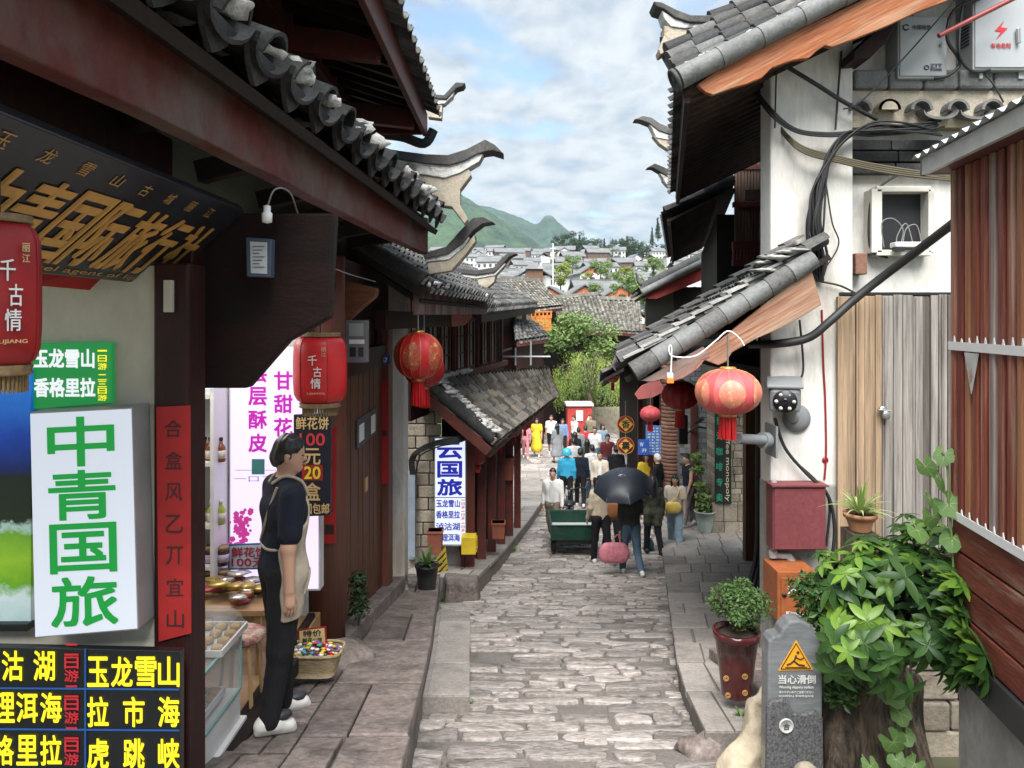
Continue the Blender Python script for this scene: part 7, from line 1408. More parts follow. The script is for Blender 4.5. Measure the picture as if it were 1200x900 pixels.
mb.tube([P(933, 768, Yt - .003), P(931, 774, Yt - .003), P(926, 778, Yt - .003), P(922, 779, Yt - .003)], .0045, INK, 6); mb.tube([P(932, 770, Yt - .003), P(938, 773, Yt - .003), P(942, 771, Yt - .003)], .0035, INK, 6); mb.tube([P(931, 775, Yt - .003), P(936, 779, Yt - .003), P(943, 780, Yt - .003)], .0045, INK, 6); mb.lathe(P(935, 764.5, Yt - .002), [(.008, 0), (.008, .003), (0, .003)], INK, 12, ax=(0, -1, 0)); mb.bar(P(920, 782, Yt - .003), P(946, 782, Yt - .003), .003, .003, INK); mb.build('pictogram', t)
mb = MB(); write(mb, '当心滑倒', P(934, 796, Yt), .215, .052, SW_, bold=.02); write(mb, 'Warning slippery surface', P(933, 805.5, Yt), .20, .020, SW_, bold=.01); write(mb, '滑りやすいのでご注意ください', P(933, 811, Yt), .20, .014, SW_); write(mb, '미끄러우니 주의하십시오', P(933, 815.5, Yt), .20, .014, SW_); mb.build('lettering', t)
# potted shrub
c = V(P(863, 0, 5.42).x, 5.42, gz(5.42) + .27); t = thing('potted_shrub', 'glazed maroon pot with a clipped round shrub on the pavement', 'plant', c); GLAZE = plain('pot_maroon', (.075, .014, .014), .18, .25, 8); pot(t, c, .105, .155, .47, GLAZE, .035)
mb = MB()
for (px, py) in ((851, 795), (873, 793), (873, 812), (853, 815)):
    q = P(px, py, 5.27 if py < 800 else 5.29); mb.tube([q + V(.018 * cos(a), 0, .018 * sin(a)) for a in [i * .524 for i in range(13)]], .003, GOLD_PAINT, 5); mb.tube([q + V(.009 * cos(a), 0, .009 * sin(a)) for a in [i * .524 for i in range(13)]], .003, GOLD_PAINT, 5)
mb.build('gilt_mark', t)
rnd = random.Random(9); mb = MB()
for k in range(12): a = rnd.uniform(0, 6.28); mb.tube([c + V(0, 0, .42), c + V(cos(a) * .06, sin(a) * .06, .55), c + V(cos(a) * .16, sin(a) * .16, .62 + rnd.uniform(0, .18))], .006, BARK, 5)
mb.build('stem', t); cl = [(c + V(rnd.gauss(0, .09), rnd.gauss(0, .09), .64 + rnd.gauss(0, .07)), rnd.uniform(.07, .12)) for _ in range(26)]; mb = MB(); leaf_cloud(mb, rnd, cl, 3600, .018, leafm('box_leaf', (.045, .10, .025), (.12, .20, .06))); mb.build('foliage', t)
# umbrella tree bush
def leaflet(mb, p, d, up, L, w, m, fold=.25, n=4):
    d = d.normalized(); sd = d.cross(up).normalized(); up = sd.cross(d); vs = []
    for i in range(n + 1):
        s = i / n; ww = w * sin(pi * min(1, .08 + s * .92)) ** .8 * .5 if i < n else .001; q = p + d * L * s - up * (L * .22 * s * s); vs += [q - sd * ww + up * ww * fold, q, q + sd * ww + up * ww * fold]
    fs = []
    for i in range(n): a = i * 3; fs += [[a, a + 1, a + 4, a + 3], [a + 1, a + 2, a + 5, a + 4]]
    mb.add(vs, fs, m, True)
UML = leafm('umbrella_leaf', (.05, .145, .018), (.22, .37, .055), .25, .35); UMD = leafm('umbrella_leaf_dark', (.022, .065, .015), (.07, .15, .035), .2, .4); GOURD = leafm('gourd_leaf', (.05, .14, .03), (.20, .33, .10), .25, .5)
t = thing('umbrella_bush', 'big glossy bush of finger-shaped leaves spilling over the stump', 'plant', P(1050, 800, 4.4)); rnd = random.Random(17); mb = MB(); md = MB(); stem = MB(); ctr = P(1066, 706, 4.35)
for k in range(340):
    a = rnd.uniform(0, 2 * pi); el = rnd.uniform(-.55, 1.0) * pi / 2; r = rnd.uniform(.5, 1.0) if k > 120 else rnd.uniform(.72, 1.12); dv = V(cos(a) * cos(el), sin(a) * cos(el), sin(el))
    q = ctr + V(dv.x * r * .62, dv.y * r * .42, dv.z * r * .42 + (.04 if dv.x > 0 else -.06)); q.x += .12 * (q.z - ctr.z < -.1) * -1
    q.x = max(q.x, P(976, 0, q.y).x) if q.z < ctr.z + .05 else q.x
    if dv.x > .1: q.y -= .62 * dv.x * r
    if q.y < 4.06: q.x = min(q.x, 2.33 - (4.0 - q.y) * .15)
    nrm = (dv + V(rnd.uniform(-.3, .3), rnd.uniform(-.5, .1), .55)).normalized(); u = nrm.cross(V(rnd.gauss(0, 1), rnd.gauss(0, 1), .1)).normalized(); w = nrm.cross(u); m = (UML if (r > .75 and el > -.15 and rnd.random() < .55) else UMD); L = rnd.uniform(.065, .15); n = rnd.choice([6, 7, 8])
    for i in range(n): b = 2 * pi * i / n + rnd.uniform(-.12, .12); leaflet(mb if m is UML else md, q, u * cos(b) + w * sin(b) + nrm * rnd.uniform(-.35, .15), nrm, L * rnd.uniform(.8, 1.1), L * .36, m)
    if k % 3 == 0: stem.tube([ctr + V(rnd.uniform(-.15, .15), .1, -.35), ctr.lerp(q, .55) + V(0, 0, .0), q], .006, BARK, 5)
stem.build('stem', t); md.build('inner_foliage', t); mb.build('foliage', t)
mb = MB(); cl = [(P(px, py, 4.42), r) for px, py, r in ((985, 745, .17), (970, 770, .14), (1000, 785, .17), (985, 810, .12), (1015, 760, .18), (945, 690, .12), (960, 715, .13))]; leaf_cloud(mb, random.Random(8), cl, 2200, .024, UMD); mb.build('creeper', t)
VEIN = plain('leaf_vein', (.30, .42, .16), .5)
def round_leaf(mb, p, nrm, tip, r, m):
    nrm = nrm.normalized(); tip = (tip - nrm * tip.dot(nrm)).normalized(); sd = tip.cross(nrm); vs = [p]; N = 22
    for i in range(N + 1):
        a = pi * (.13 + 1.87 * i / N) ; a = .35 + (2 * pi - .7) * i / N; k = r * (.86 + .16 * cos(a - pi) ** 2 + .07 * cos(5 * (a - pi)) + .04 * cos(9 * a)); x, y = sin(a) * k, -cos(a) * k; vs.append(p + sd * x + tip * (y) - nrm * (.28 * (x * x + y * y) / r) + nrm * .10 * abs(x))
    mb.add(vs, [[0, i, i + 1] for i in range(1, N + 1)], m, True)
    for i in (3, 7, 12, 16, 20):
        d = vs[i] - p; w = d.cross(nrm).normalized() * r * .022; q = [p + d * s + nrm * (r * .02 + .12 * r * s * (1 - s)) for s in (0, .3, .6, .88)]; mb.add([q[0] - w, q[0] + w, q[1] + w * .8, q[1] - w * .8, q[2] + w * .6, q[2] - w * .6, q[3]], [[0, 1, 2, 3], [3, 2, 4, 5], [5, 4, 6]], VEIN)
def vine(label, path, leaves, seed):
    rnd = random.Random(seed); t = thing('gourd_vine', label, 'vine', path[0]); mb = MB(); mb.tube(crom(path, 6), .006, plain('vine_stem', (.16, .25, .07), .6), 6); mb.build('stem', t); st = MB()
    for (px, py, Y, r) in leaves: mb = MB(); q = P(px, py, Y); round_leaf(mb, q, V(rnd.uniform(-1.1, .9), -1, rnd.uniform(-.2, 1.6)), V(rnd.uniform(-.9, .9), -.2, -1), r * rnd.uniform(.65, .95), GOURD); mb.build('leaf', t); st.tube([q + V(0, .005, .0), q + V(rnd.uniform(-.04, .04), .05, .04)], .004, _mats['vine_stem'], 5)
    st.build('leaf_stalk', t)
vine('climbing vine with broad leaves reaching up the plank door beside the kiosk', [P(1118, 700, 3.94), P(1116, 640, 3.94), P(1112, 590, 3.94), P(1110, 545, 3.94), P(1104, 530, 3.94)], [(1106, 533, 3.94, .07), (1085, 547, 3.94, .08), (1102, 562, 3.94, .085), (1112, 590, 3.94, .10), (1094, 606, 3.94, .08), (1116, 630, 3.94, .085), (1076, 622, 3.94, .075), (1128, 560, 3.94, .05), (1090, 585, 3.94, .06)], 3)
vine('vine with round leaves hanging down the face of the stump', [P(1030, 770, 4.4), P(1040, 800, 4.38), P(1050, 830, 4.36), P(1050, 870, 4.36), P(1046, 905, 4.36)], [(1042, 695, 4.28, .09), (1045, 740, 4.26, .085), (1022, 760, 4.3, .08), (1032, 806, 4.3, .075), (1046, 812, 4.28, .085), (1055, 836, 4.3, .08), (1047, 870, 4.3, .085), (1062, 862, 4.32, .06), (1020, 898, 4.3, .07), (1072, 895, 4.3, .09), (1050, 890, 4.3, .075), (1012, 712, 4.3, .08), (1126, 735, 4.25, .07)], 4)
c = P(1008, 622, 5.35); t = thing('spider_plant', 'small terracotta pot of striped spider plant in front of the plank door', 'plant', c); pot(t, c, .07, .105, .13, plain('terracotta_light', (.42, .20, .10), .7, .15)); blade_plant(t, c + V(0, 0, .11), 60, .30, .022, SPID, random.Random(5), .75)
mb = MB(); mb.box(c.x - .09, c.x + .09, c.y - .09, c.y + .12, -1.9, c.z - .002, ROOTM); mb.build('wood_block', label='rough wooden block carrying the spider plant above the bush', cat='block')

# weeds in the joints
rnd = random.Random(40)
for px, py, Y, n, L, lab in ((868, 836, 5.2, 14, .10, 'small weed growing at the foot of the shrub pot'), (612, 640, 16.2, 18, .22, 'grass tuft along the foot of the left walk kerb'), (560, 700, 11.2, 16, .16, 'weed tuft beside the squared stone block'), (548, 728, 9.7, 14, .12, 'weed tuft at the far end of the lower step'), (500, 790, 6.0, 10, .07, 'tiny weed between the terrace and the lower step')):
    c = P(px, py, Y); x = XL(Y) + .03 if px < 700 else c.x; c = V(x, Y, gz(Y) + (.01 if px < 700 else .17)); t = thing('weed', lab, 'weed', c); blade_plant(t, c, n, L, .018, SUCC, rnd, .6)
# ============================================================ PEOPLE
SKIN = plain('skin', (.50, .29, .20), .5, .06, 5); HAIR = plain('hair_black', (.010, .009, .009), .4, .3, 30); EYE = plain('eye_dark', (.02, .015, .012), .3); LIP = plain('lip', (.36, .13, .11), .5)
def cloth(name, col):
    n = 'cloth_' + name
    if n not in _mats: m = weathered(n, tuple(c * .82 for c in col), tuple(min(1, c * 1.15) for c in col), tuple(c * .7 for c in col), (1, 1, .55), 5, .9, .8, 9, (.55, .8), 0, .03, mul=.3)
    return _mats[n]
BLK = cloth('black', (.012, .012, .014)); WHT = cloth('white', (.68, .67, .65)); NAVY = cloth('navy', (.010, .013, .024)); BEI = cloth('beige', (.46, .38, .28)); KHA = cloth('khaki', (.19, .16, .11)); JEAN = cloth('jean', (.09, .14, .20)); LJEAN = cloth('pale_jean', (.30, .40, .48)); DGRN = cloth('dark_green', (.055, .062, .055)); SKY = cloth('sky_blue', (.04, .34, .55)); YELL = cloth('yellow', (.62, .45, .03)); PINK = cloth('pink', (.55, .22, .25)); REDC = cloth('red', (.45, .03, .04)); GREYC = cloth('grey', (.20, .21, .22)); BLUC = cloth('blue', (.16, .24, .42)); CREAMC = cloth('cream', (.60, .52, .42)); CAMO = weathered('cloth_camo', (.04, .045, .03), (.08, .08, .055), (.025, .025, .02), (1, 1, 1), 8, .9, .3, 14, (.45, .55))
SHW = plain('shoe_white', (.66, .64, .60), .5); SHB = plain('shoe_black', (.02, .02, .022), .5)
def person(label, px, Y, h, rz, top, sleeve, bot, botkind, shoe=SHB, hair='short', legs=((12, 5), (-10, 18)), arms=((8, 8, 12), (-8, 8, 15)), res=.019, dz=0, turn=0, lean=0, hem=.86, group=None, skin=True, x=None, inner=None, hairm=HAIR, bk=1.0, dp=.70):
    D = radians; t = thing('person', label, 'person', (0, 0, 0), group); sg = (-1, 1)
    hip = [np.array((.088 * s, 0, .90)) for s in sg]; knee = []; ank = []
    for i in (0, 1):
        f, k = D(legs[i][0]), D(legs[i][1]); kn = hip[i] + np.array((.008 * sg[i], sin(f) * .43, -cos(f) * .43)); knee.append(kn); ank.append(kn + np.array((0, sin(f - k) * .41, -cos(f - k) * .41)))
    low = min(a[2] for a in ank); sh = .065 - low
    mv = lambda p: np.array(p, float) + np.array((0, 0, sh))
    LN = D(lean)
    def tb(p):  # torso point, leaning about the hips
        p = np.array(p, float); z = p[2] - .92; return mv((p[0], p[1] * 1 + z * sin(LN), .92 + z * cos(LN)))
    hip = [mv(p) for p in hip]; knee = [mv(p) for p in knee]; ank = [mv(p) for p in ank]
    sho = [tb((.176 * bk * s, -.005, 1.385)) for s in sg]; elb = []; wri = []; hnd = []; fa = []
    for i in (0, 1):
        f, o, e = [D(q) for q in arms[i]]; d1 = np.array((sg[i] * sin(o), sin(f) * cos(o), -cos(f) * cos(o))); o2 = o * .25; d2 = np.array((sg[i] * sin(o2), sin(f + e) * cos(o2), -cos(f + e) * cos(o2)))
        el = sho[i] + d1 * .285; w = el + d2 * .245; elb.append(el); wri.append(w); hnd.append(w + d2 * .075); fa.append(d2)
    T = D(turn)
    def hd(p):
        p = np.array(p, float); x, y = p[0] * cos(T) - p[1] * sin(T), p[0] * sin(T) + p[1] * cos(T); return tb((x, y + .015, p[2]))
    sq = ((0, 1, 0), dp)
    def torso(g): return [cap_(tb((-.055, 0, .93)), tb((.055, 0, .93)), .118 + g, .118 + g, .05, sq), cap_(tb((-.045, 0, 1.10)), tb((.045, 0, 1.10)), .108 + g, .108 + g, .06, sq), cap_(tb((-.075, 0, 1.27)), tb((.075, 0, 1.27)), .118 + g, .118 + g, .06, sq), cap_(tb((0, -.005, 1.425)), tb((.158, -.005, 1.385)), .050 + g * .5, .054 + g * .7, .05), cap_(tb((0, -.005, 1.425)), tb((-.158, -.005, 1.385)), .050 + g * .5, .054 + g * .7, .05)]
    def armc(i, g, fore): 
        out = [cap_(sho[i], elb[i], .049 * bk + g, .040 * bk + g, .03)]
        if fore: out.append(cap_(elb[i], wri[i], .040 + g, .028 + g, .02))
        return out
    def legc(i, g, full=True): return [cap_(hip[i], knee[i], .085 * bk + g, .057 * bk + g, .04)] + ([cap_(knee[i], ank[i], .054 + g, .038 + g * 1.4, .03)] if full else [])
    # body
    bp = torso(0) + [cap_(tb((0, -.005, 1.41)), hd((0, 0, 1.53)), .052, .050, .03), cap_(hd((0, -.005, 1.585)), hd((0, .01, 1.625)), .083, .086, .03, ((cos(T), sin(T), 0), .86)), cap_(hd((0, .035, 1.56)), hd((0, .052, 1.525)), .058, .038, .03), cap_(hd((0, .082, 1.60)), hd((0, .102, 1.570)), .009, .014, .015)]
    for s in sg: bp.append(cap_(hd((.078 * s, -.005, 1.60)), hd((.080 * s, -.008, 1.57)), .016, .012, .008))
    for i in (0, 1):
        bp += armc(i, 0, True) + legc(i, 0); bp.append(cap_(wri[i], hnd[i], .027, .034, .012, ((1, 0, 0), .62)))
    mb = MB(); blob_mesh(mb, bp, res, SKIN)
    for i in (0, 1):   # fingers and thumb grow from the palm
        d = fa[i]; sdv = np.cross(d, (1, 0, 0)); sdv /= max(1e-6, np.linalg.norm(sdv)); inn = np.array((-sg[i], 0, 0))
        for q, (o, L) in enumerate(((-.026, .062), (-.009, .072), (.009, .068), (.026, .052))):
            b0 = hnd[i] + sdv * o + d * .012; mb.tube([b0, b0 + d * L * .5 + inn * .006, b0 + d * L * .85 + inn * .022, b0 + d * L + inn * .034], [.0095, .009, .008, .005], SKIN, 7)
        fwd = sdv if sdv[1] > 0 else -sdv; b0 = wri[i] + d * .03 + fwd * .02; mb.tube([b0, b0 + d * .03 + fwd * .022 + inn * .012, b0 + d * .062 + fwd * .024 + inn * .018], [.012, .011, .007], SKIN, 7)
    body = mb.build('body', t)
    for s in sg: mb = MB(); mb.lathe(hd((.032 * s, .083, 1.597)), [(.0, -.006), (.011, -.003), (.011, .003), (0, .006)], EYE, 10); mb.build('eye', t)
    mb = MB(); mb.lathe(hd((0, .092, 1.54)), [(0, -.006), (.020, -.002), (.020, .003), (0, .006)], LIP, 12); mb.build('mouth', t)
    # top
    zc = tb((0, 0, 1.475))[2]; zh = mv((0, 0, hem))[2]; g = .020; tp = torso(g)
    for i in (0, 1):
        if sleeve == 'long': tp += armc(i, g * .8, True)
        elif sleeve == 'short': e = sho[i] + (elb[i] - sho[i]) * .75; tp.append(cap_(sho[i], e, .052 + g * .8, .050 + g, .03))
    if hem < .80:
        for i in (0, 1): tp += [cap_(hip[i], knee[i], .085 + g * 1.6, .075 + g, .05)]
    if botkind == 'dress': tp.append(cap_(mv((0, 0, 1.0)), mv((0, 0, .40)), .12, .27, .08, ((0, 1, 0), .85)))
    def clip(X, Yy, Z): return np.maximum(np.maximum(zh - Z, Z - zc), -np.hypot(X, Yy - .02) + .052 - 50 * np.maximum(0, tb((0, 0, 1.43))[2] - Z))
    vs, fs = sdf_mesh(tp, res, clip); rv = np.sin(vs[:, 2] * 42 + vs[:, 0] * 17) * np.cos(vs[:, 0] * 33 + vs[:, 1] * 20); vs[:, :2] *= (1 + (.006 if res < .01 else .012) * rv)[:, None]; mb = MB(); mb.add(vs.tolist(), fs, top, True); mb.build('dress' if botkind == 'dress' else 'jacket' if sleeve == 'long' else 'shirt', t)
    if inner is not None: mb = MB(); a = [tb((-.05, .108, .95)), tb((.05, .108, .95)), tb((.055, .122, 1.28)), tb((.04, .095, 1.42)), tb((-.04, .095, 1.42)), tb((-.055, .122, 1.28))]; mb.prism(a, (0, .012, 0), inner); mb.build('undershirt', t, bevel=.01)
    # bottoms
    if botkind != 'dress':
        g = .016 if botkind != 'wide' else .035; bpz = [cap_(mv((-.055, 0, .93)), mv((.055, 0, .93)), .122 + .008, .122 + .008, .05, sq)]
        for i in (0, 1): bpz += legc(i, g)
        zb = mv((0, 0, .46))[2] if botkind == 'shorts' else -1; zt = mv((0, 0, 1.0))[2]; an = min(a[2] for a in ank)
        def clip2(X, Yy, Z): return np.maximum(Z - zt, (zb if zb > 0 else .035) - Z)
        vs, fs = sdf_mesh(bpz, res, clip2); rv = np.sin(vs[:, 2] * 50 + vs[:, 0] * 23); vs[:, :2] *= (1 + (.003 if res < .01 else .008) * rv)[:, None]; mb = MB(); mb.add(vs.tolist(), fs, bot, True); mb.build('shorts' if botkind == 'shorts' else 'trousers', t)
    for i in (0, 1):
        f, k = legs[i]; pt = D(max(-45, min(10, f - k))); a = ank[i]; fw = np.array((0, cos(pt), sin(pt))); dn = np.array((0, sin(pt), -cos(pt)))
        vs, fs = sdf_mesh([cap_(a - fw * .045 + dn * .025, a + fw * .13 + dn * .035, .042, .036, .03), cap_(a - fw * .02, a + fw * .04 + dn * .01, .045, .042, .03), cap_(a - fw * .055 + dn * .055, a + fw * .15 + dn * .057, .026, .026, .01)], min(res, .014)); mb = MB(); mb.add(vs.tolist(), fs, shoe, True); mb.build('shoe', t)
    # hair
    hp = [cap_(hd((0, -.012, 1.595)), hd((0, .004, 1.64)), .094, .090, .02, ((cos(T), sin(T), 0), .88))]
    if hair == 'long': hp += [cap_(hd((0, -.05, 1.58)), hd((0, -.085, 1.30)), .085, .075, .04, ((0, 1, 0), .55)), cap_(hd((-.075, .0, 1.56)), hd((-.085, .01, 1.36)), .035, .025, .03), cap_(hd((.075, .0, 1.56)), hd((.085, .01, 1.36)), .035, .025, .03)]
    if hair == 'bun': hp += [cap_(hd((0, -.09, 1.66)), hd((0, -.10, 1.67)), .04, .04, .02)]
    if hair == 'long': hp += [cap_(hd((0, .135, 1.565)), hd((0, .135, 1.50)), .076, .10, .012, None, True)]
    zr = hd((0, 0, 1.575))[2]; y0_ = hd((0, 0, 1.575))[1]; x0_ = hd((0, 0, 1.575))[0]
    def hclip(X, Yy, Z): yh = -(X - x0_) * sin(T) + (Yy - y0_) * cos(T); return np.where(Yy < -9, 0, (zr + .75 * np.minimum(yh + .01, .09) - Z)) * .8 + .006 * np.sin(X * 140) + .006 * np.sin(Yy * 120 + Z * 60)
    if hair != 'none': vs, fs = sdf_mesh(hp, min(res, .012), None if hair == 'long' else hclip); vs = vs + .0035 * np.stack([np.sin(vs[:, 2] * 90 + vs[:, 0] * 60), np.sin(vs[:, 0] * 110), np.sin(vs[:, 1] * 95 + vs[:, 0] * 130)], 1); mb = MB(); mb.add(vs.tolist(), fs, hairm, True); mb.build('hair', t)
    s = h / 1.72; X = P(px, 0, Y).x if x is None else x; z = gz(Y) + .02 + dz
    t.scale = (s, s, s); t.rotation_euler = (0, 0, radians(rz)); t.location = (X, Y, z)
    def world(p): v = Vector(p) * s; v.rotate(Matrix.Rotation(radians(rz), 3, 'Z')); return v + Vector((X, Y, z))
    return t, dict(hand=[world(p) for p in hnd], sho=[world(p) for p in sho], tb=lambda p: world(tb(p)), scale=s, torso=torso, tbl=tb, hip=hip, knee=knee, legc=legc)

# the shop assistant in the doorway
t, q = person('man in black T-shirt and beige apron standing in the cake shop doorway looking away', 330, 4.5, 1.72, -56, NAVY, 'short', BLK, 'long', SHW, 'short', ((4, 3), (-5, 4)), ((0, 8, 8), (-9, 9, 10)), .0085, 0, -18, 2, .84, bk=1.1, dp=.86)
t.location.z = -2.42
AP = plain('apron_linen', (.40, .34, .26), .9, .12, 14, 0, .4)
pr = q['torso'](.034) + [cap_(q['hip'][i], q['knee'][i], .115, .11, .06) for i in (0, 1)]; L = q['tbl']((0, 0, 1.38))[2]; H0 = q['tbl']((0, 0, .66))[2]
def apc(X, Y_, Z): w = np.interp(Z, [L - .30, L - .16, L], [.30, .15, .11]); return np.maximum.reduce([H0 - Z, Z - L, -.06 - Y_ + np.maximum(0, Z - L + .3) * .3, np.abs(X) - w])
vs, fs = sdf_mesh(pr, .011, apc); mb = MB(); rv = np.sin(vs[:, 2] * 31 + vs[:, 0] * 25); vs[:, 1] += .004 * rv; mb.add(vs.tolist(), fs, AP, True)
def local(mb, nm, lab=None):
    loc, sc, ro = t.location.copy(), t.scale.copy(), t.rotation_euler.copy(); t.location = (0, 0, 0); o = mb.build(nm, t); t.location = loc; return o
apr = local(mb, 'apron')
pr2 = [cap_(p['a'], p['b'], p['r0'] + .010, p['r1'] + .010, p['k'], p['sq']) for p in pr]
def pkc(x0, x1, z0, z1): return lambda X, Y_, Z: np.maximum.reduce([z0 - Z, Z - z1, x0 - X, X - x1, .02 - Y_])
mb = MB(); vs, fs = sdf_mesh(pr2, .011, pkc(.02, .16, H0 + .12, H0 + .27)); mb.add(vs.tolist(), fs, AP, True); vs, fs = sdf_mesh(pr2, .011, pkc(-.16, -.02, H0 + .12, H0 + .27)); mb.add(vs.tolist(), fs, AP, True); local(mb, 'apron_pocket')
tb = q['tbl']; mb = MB(); c = lambda p: Vector(tb(p))
for s in (-1, 1): mb.tube(crom([c((.10 * s, .115, 1.36)), c((.10 * s, .07, 1.45)), c((.075 * s, -.02, 1.485)), c((.03 * s, -.085, 1.44))], 5), .010, AP, 6)
mb.tube(crom([c((.165, .02, 1.08)), c((.12, -.085, 1.07)), c((0, -.108, 1.06)), c((-.12, -.085, 1.07)), c((-.165, .02, 1.08))], 5), .010, AP, 6)
mb.tube(crom([c((.10, -.075, 1.43)), c((.05, -.115, 1.25)), c((-.09, -.105, 1.08))], 5), .009, AP, 6); local(mb, 'apron_strap')
mb = MB(); SOLE = plain('shoe_dark_trim', (.03, .03, .035), .5)
for i, (f) in enumerate((4, -5)):
    a = Vector(q['knee'][i]) ; k = [x for x in t.children if x.name.startswith('shoe')][i]; vv = [v.co for v in k.data.vertices]; x0 = sum(v.x for v in vv) / len(vv); y1 = max(v.y for v in vv); y0 = min(v.y for v in vv); zt = max(v.z for v in vv)
    mb.blob((x0, lerp(y0, y1, .62), zt - .034), (.041, .075, .030), SOLE, i, .1)
local(mb, 'shoe_upper')

# the crowd down the street
UM, qu = person('man in dark green jacket and jeans walking away under a black umbrella', 739, 13.7, 1.70, 8, DGRN, 'long', JEAN, 'long', SHW, 'short', ((16, 6), (-14, 26)), ((-5, 6, 8), (34, 10, 95)))
t = thing('umbrella', 'open black umbrella held over the man walking away in jeans', 'umbrella', qu['hand'][1]); top = qu['tb']((-.04, -.12, 2.02)); top = Vector((P(729, 0, 13.4).x, 13.4, P(0, 556, 13.4).z)); hnd = qu['hand'][1]; ax = (top - hnd).normalized(); ax = (ax * .35 + V(-.02, -.10, 1).normalized() * .65).normalized(); u = ax.cross(V(0, 1, 0)).normalized(); w = ax.cross(u)
UC = plain('umbrella_cloth', (.016, .020, .030), .45, .1, 6); mb = MB(); vs = [top]; N = 8; M_ = 8; rows = 6
tot = N * M_
for r_ in range(1, rows + 1):
    s = r_ / rows
    for j in range(tot):
        a = 2 * pi * j / tot; fr = (j % M_) / M_; sag = 1 - .07 * sin(pi * fr) * s; rad = .56 * sin(s * 1.25) / sin(1.25) * sag; hh = -.26 * (1 - cos(s * 1.25)) / (1 - cos(1.25)) * (1 + .0 * fr) + .012 * sin(pi * fr) * s
        vs.append(top + u * cos(a) * rad + w * sin(a) * rad + ax * hh)
fs = [[0, 1 + (j + 1) % tot, 1 + j] for j in range(tot)] + [[1 + r_ * tot + j, 1 + r_ * tot + (j + 1) % tot, 1 + (r_ + 1) * tot + (j + 1) % tot, 1 + (r_ + 1) * tot + j] for r_ in range(rows - 1) for j in range(tot)]
mb.add(vs, fs, UC, True); mb.build('canopy', t); 
for k in range(8): mb = MB(); mb.tube([vs[0]] + [vs[1 + r_ * tot + k * M_] - ax * .006 for r_ in range(rows)], .005, STEEL, 5); mb.build('rib', t)
mb = MB(); mb.tube([top + ax * .06, top - ax * .02, hnd], .008, STEEL, 6); mb.build('shaft', t); mb = MB(); mb.tube([hnd + ax * .05, hnd - ax * .08], .016, BLACK, 8); mb.build('handle', t)
def bag(name, label, c, w, d, h, m, strap=None, cat='bag'):
    t = thing(name, label, cat, c); c = Vector(c); mb = MB(); vs, fs = sdf_mesh([cap_(c + V(-w * .3, 0, h * .2), c + V(w * .3, 0, h * .2), min(w, h) * .30, min(w, h) * .30, .1, ((0, 1, 0), d / w)), cap_(c + V(-w * .33, 0, -h * .2), c + V(w * .33, 0, -h * .2), min(w, h) * .34, min(w, h) * .34, .1, ((0, 1, 0), d / w))], .02); mb.add(vs.tolist(), fs, m, True); mb.build('body', t)
    mb = MB(); mb.tube(crom(strap or [c + V(-w * .25, 0, h * .4), c + V(-w * .12, 0, h * .75), c + V(w * .12, 0, h * .75), c + V(w * .25, 0, h * .4)], 5), .012, m, 6); mb.build('strap', t)
h0 = qu['hand'][0]; bag('shopping_bag', 'pink shopping bag hanging from the hand of the umbrella man', h0 + V(-.10, .0, -.33), .42, .20, .36, plain('bag_pink', (.60, .20, .25), .5, .25, 12), [h0 + V(-.18, 0, -.2), h0 + V(-.04, 0, .0), h0 + V(.02, 0, -.2)])
t2, q2 = person('man in beige jacket and dark trousers walking with a brown shoulder bag', 704, 14.9, 1.76, 18, BEI, 'long', BLK, 'long', SHW, 'short', ((10, 4), (-14, 22)), ((5, 8, 20), (-4, 8, 12)), hem=.80)
h1 = q2['tb']((.22, -.06, 1.05)); bag('shoulder_bag', 'brown leather shoulder bag on the man in the beige jacket', h1, .30, .14, .42, plain('leather_tan', (.26, .10, .04), .5, .15), [h1 + V(-.1, 0, .16), q2['tb']((.12, -.10, 1.3)), q2['tb']((.10, -.02, 1.49)), q2['tb']((.14, .10, 1.3)), h1 + V(.1, .05, .16)])
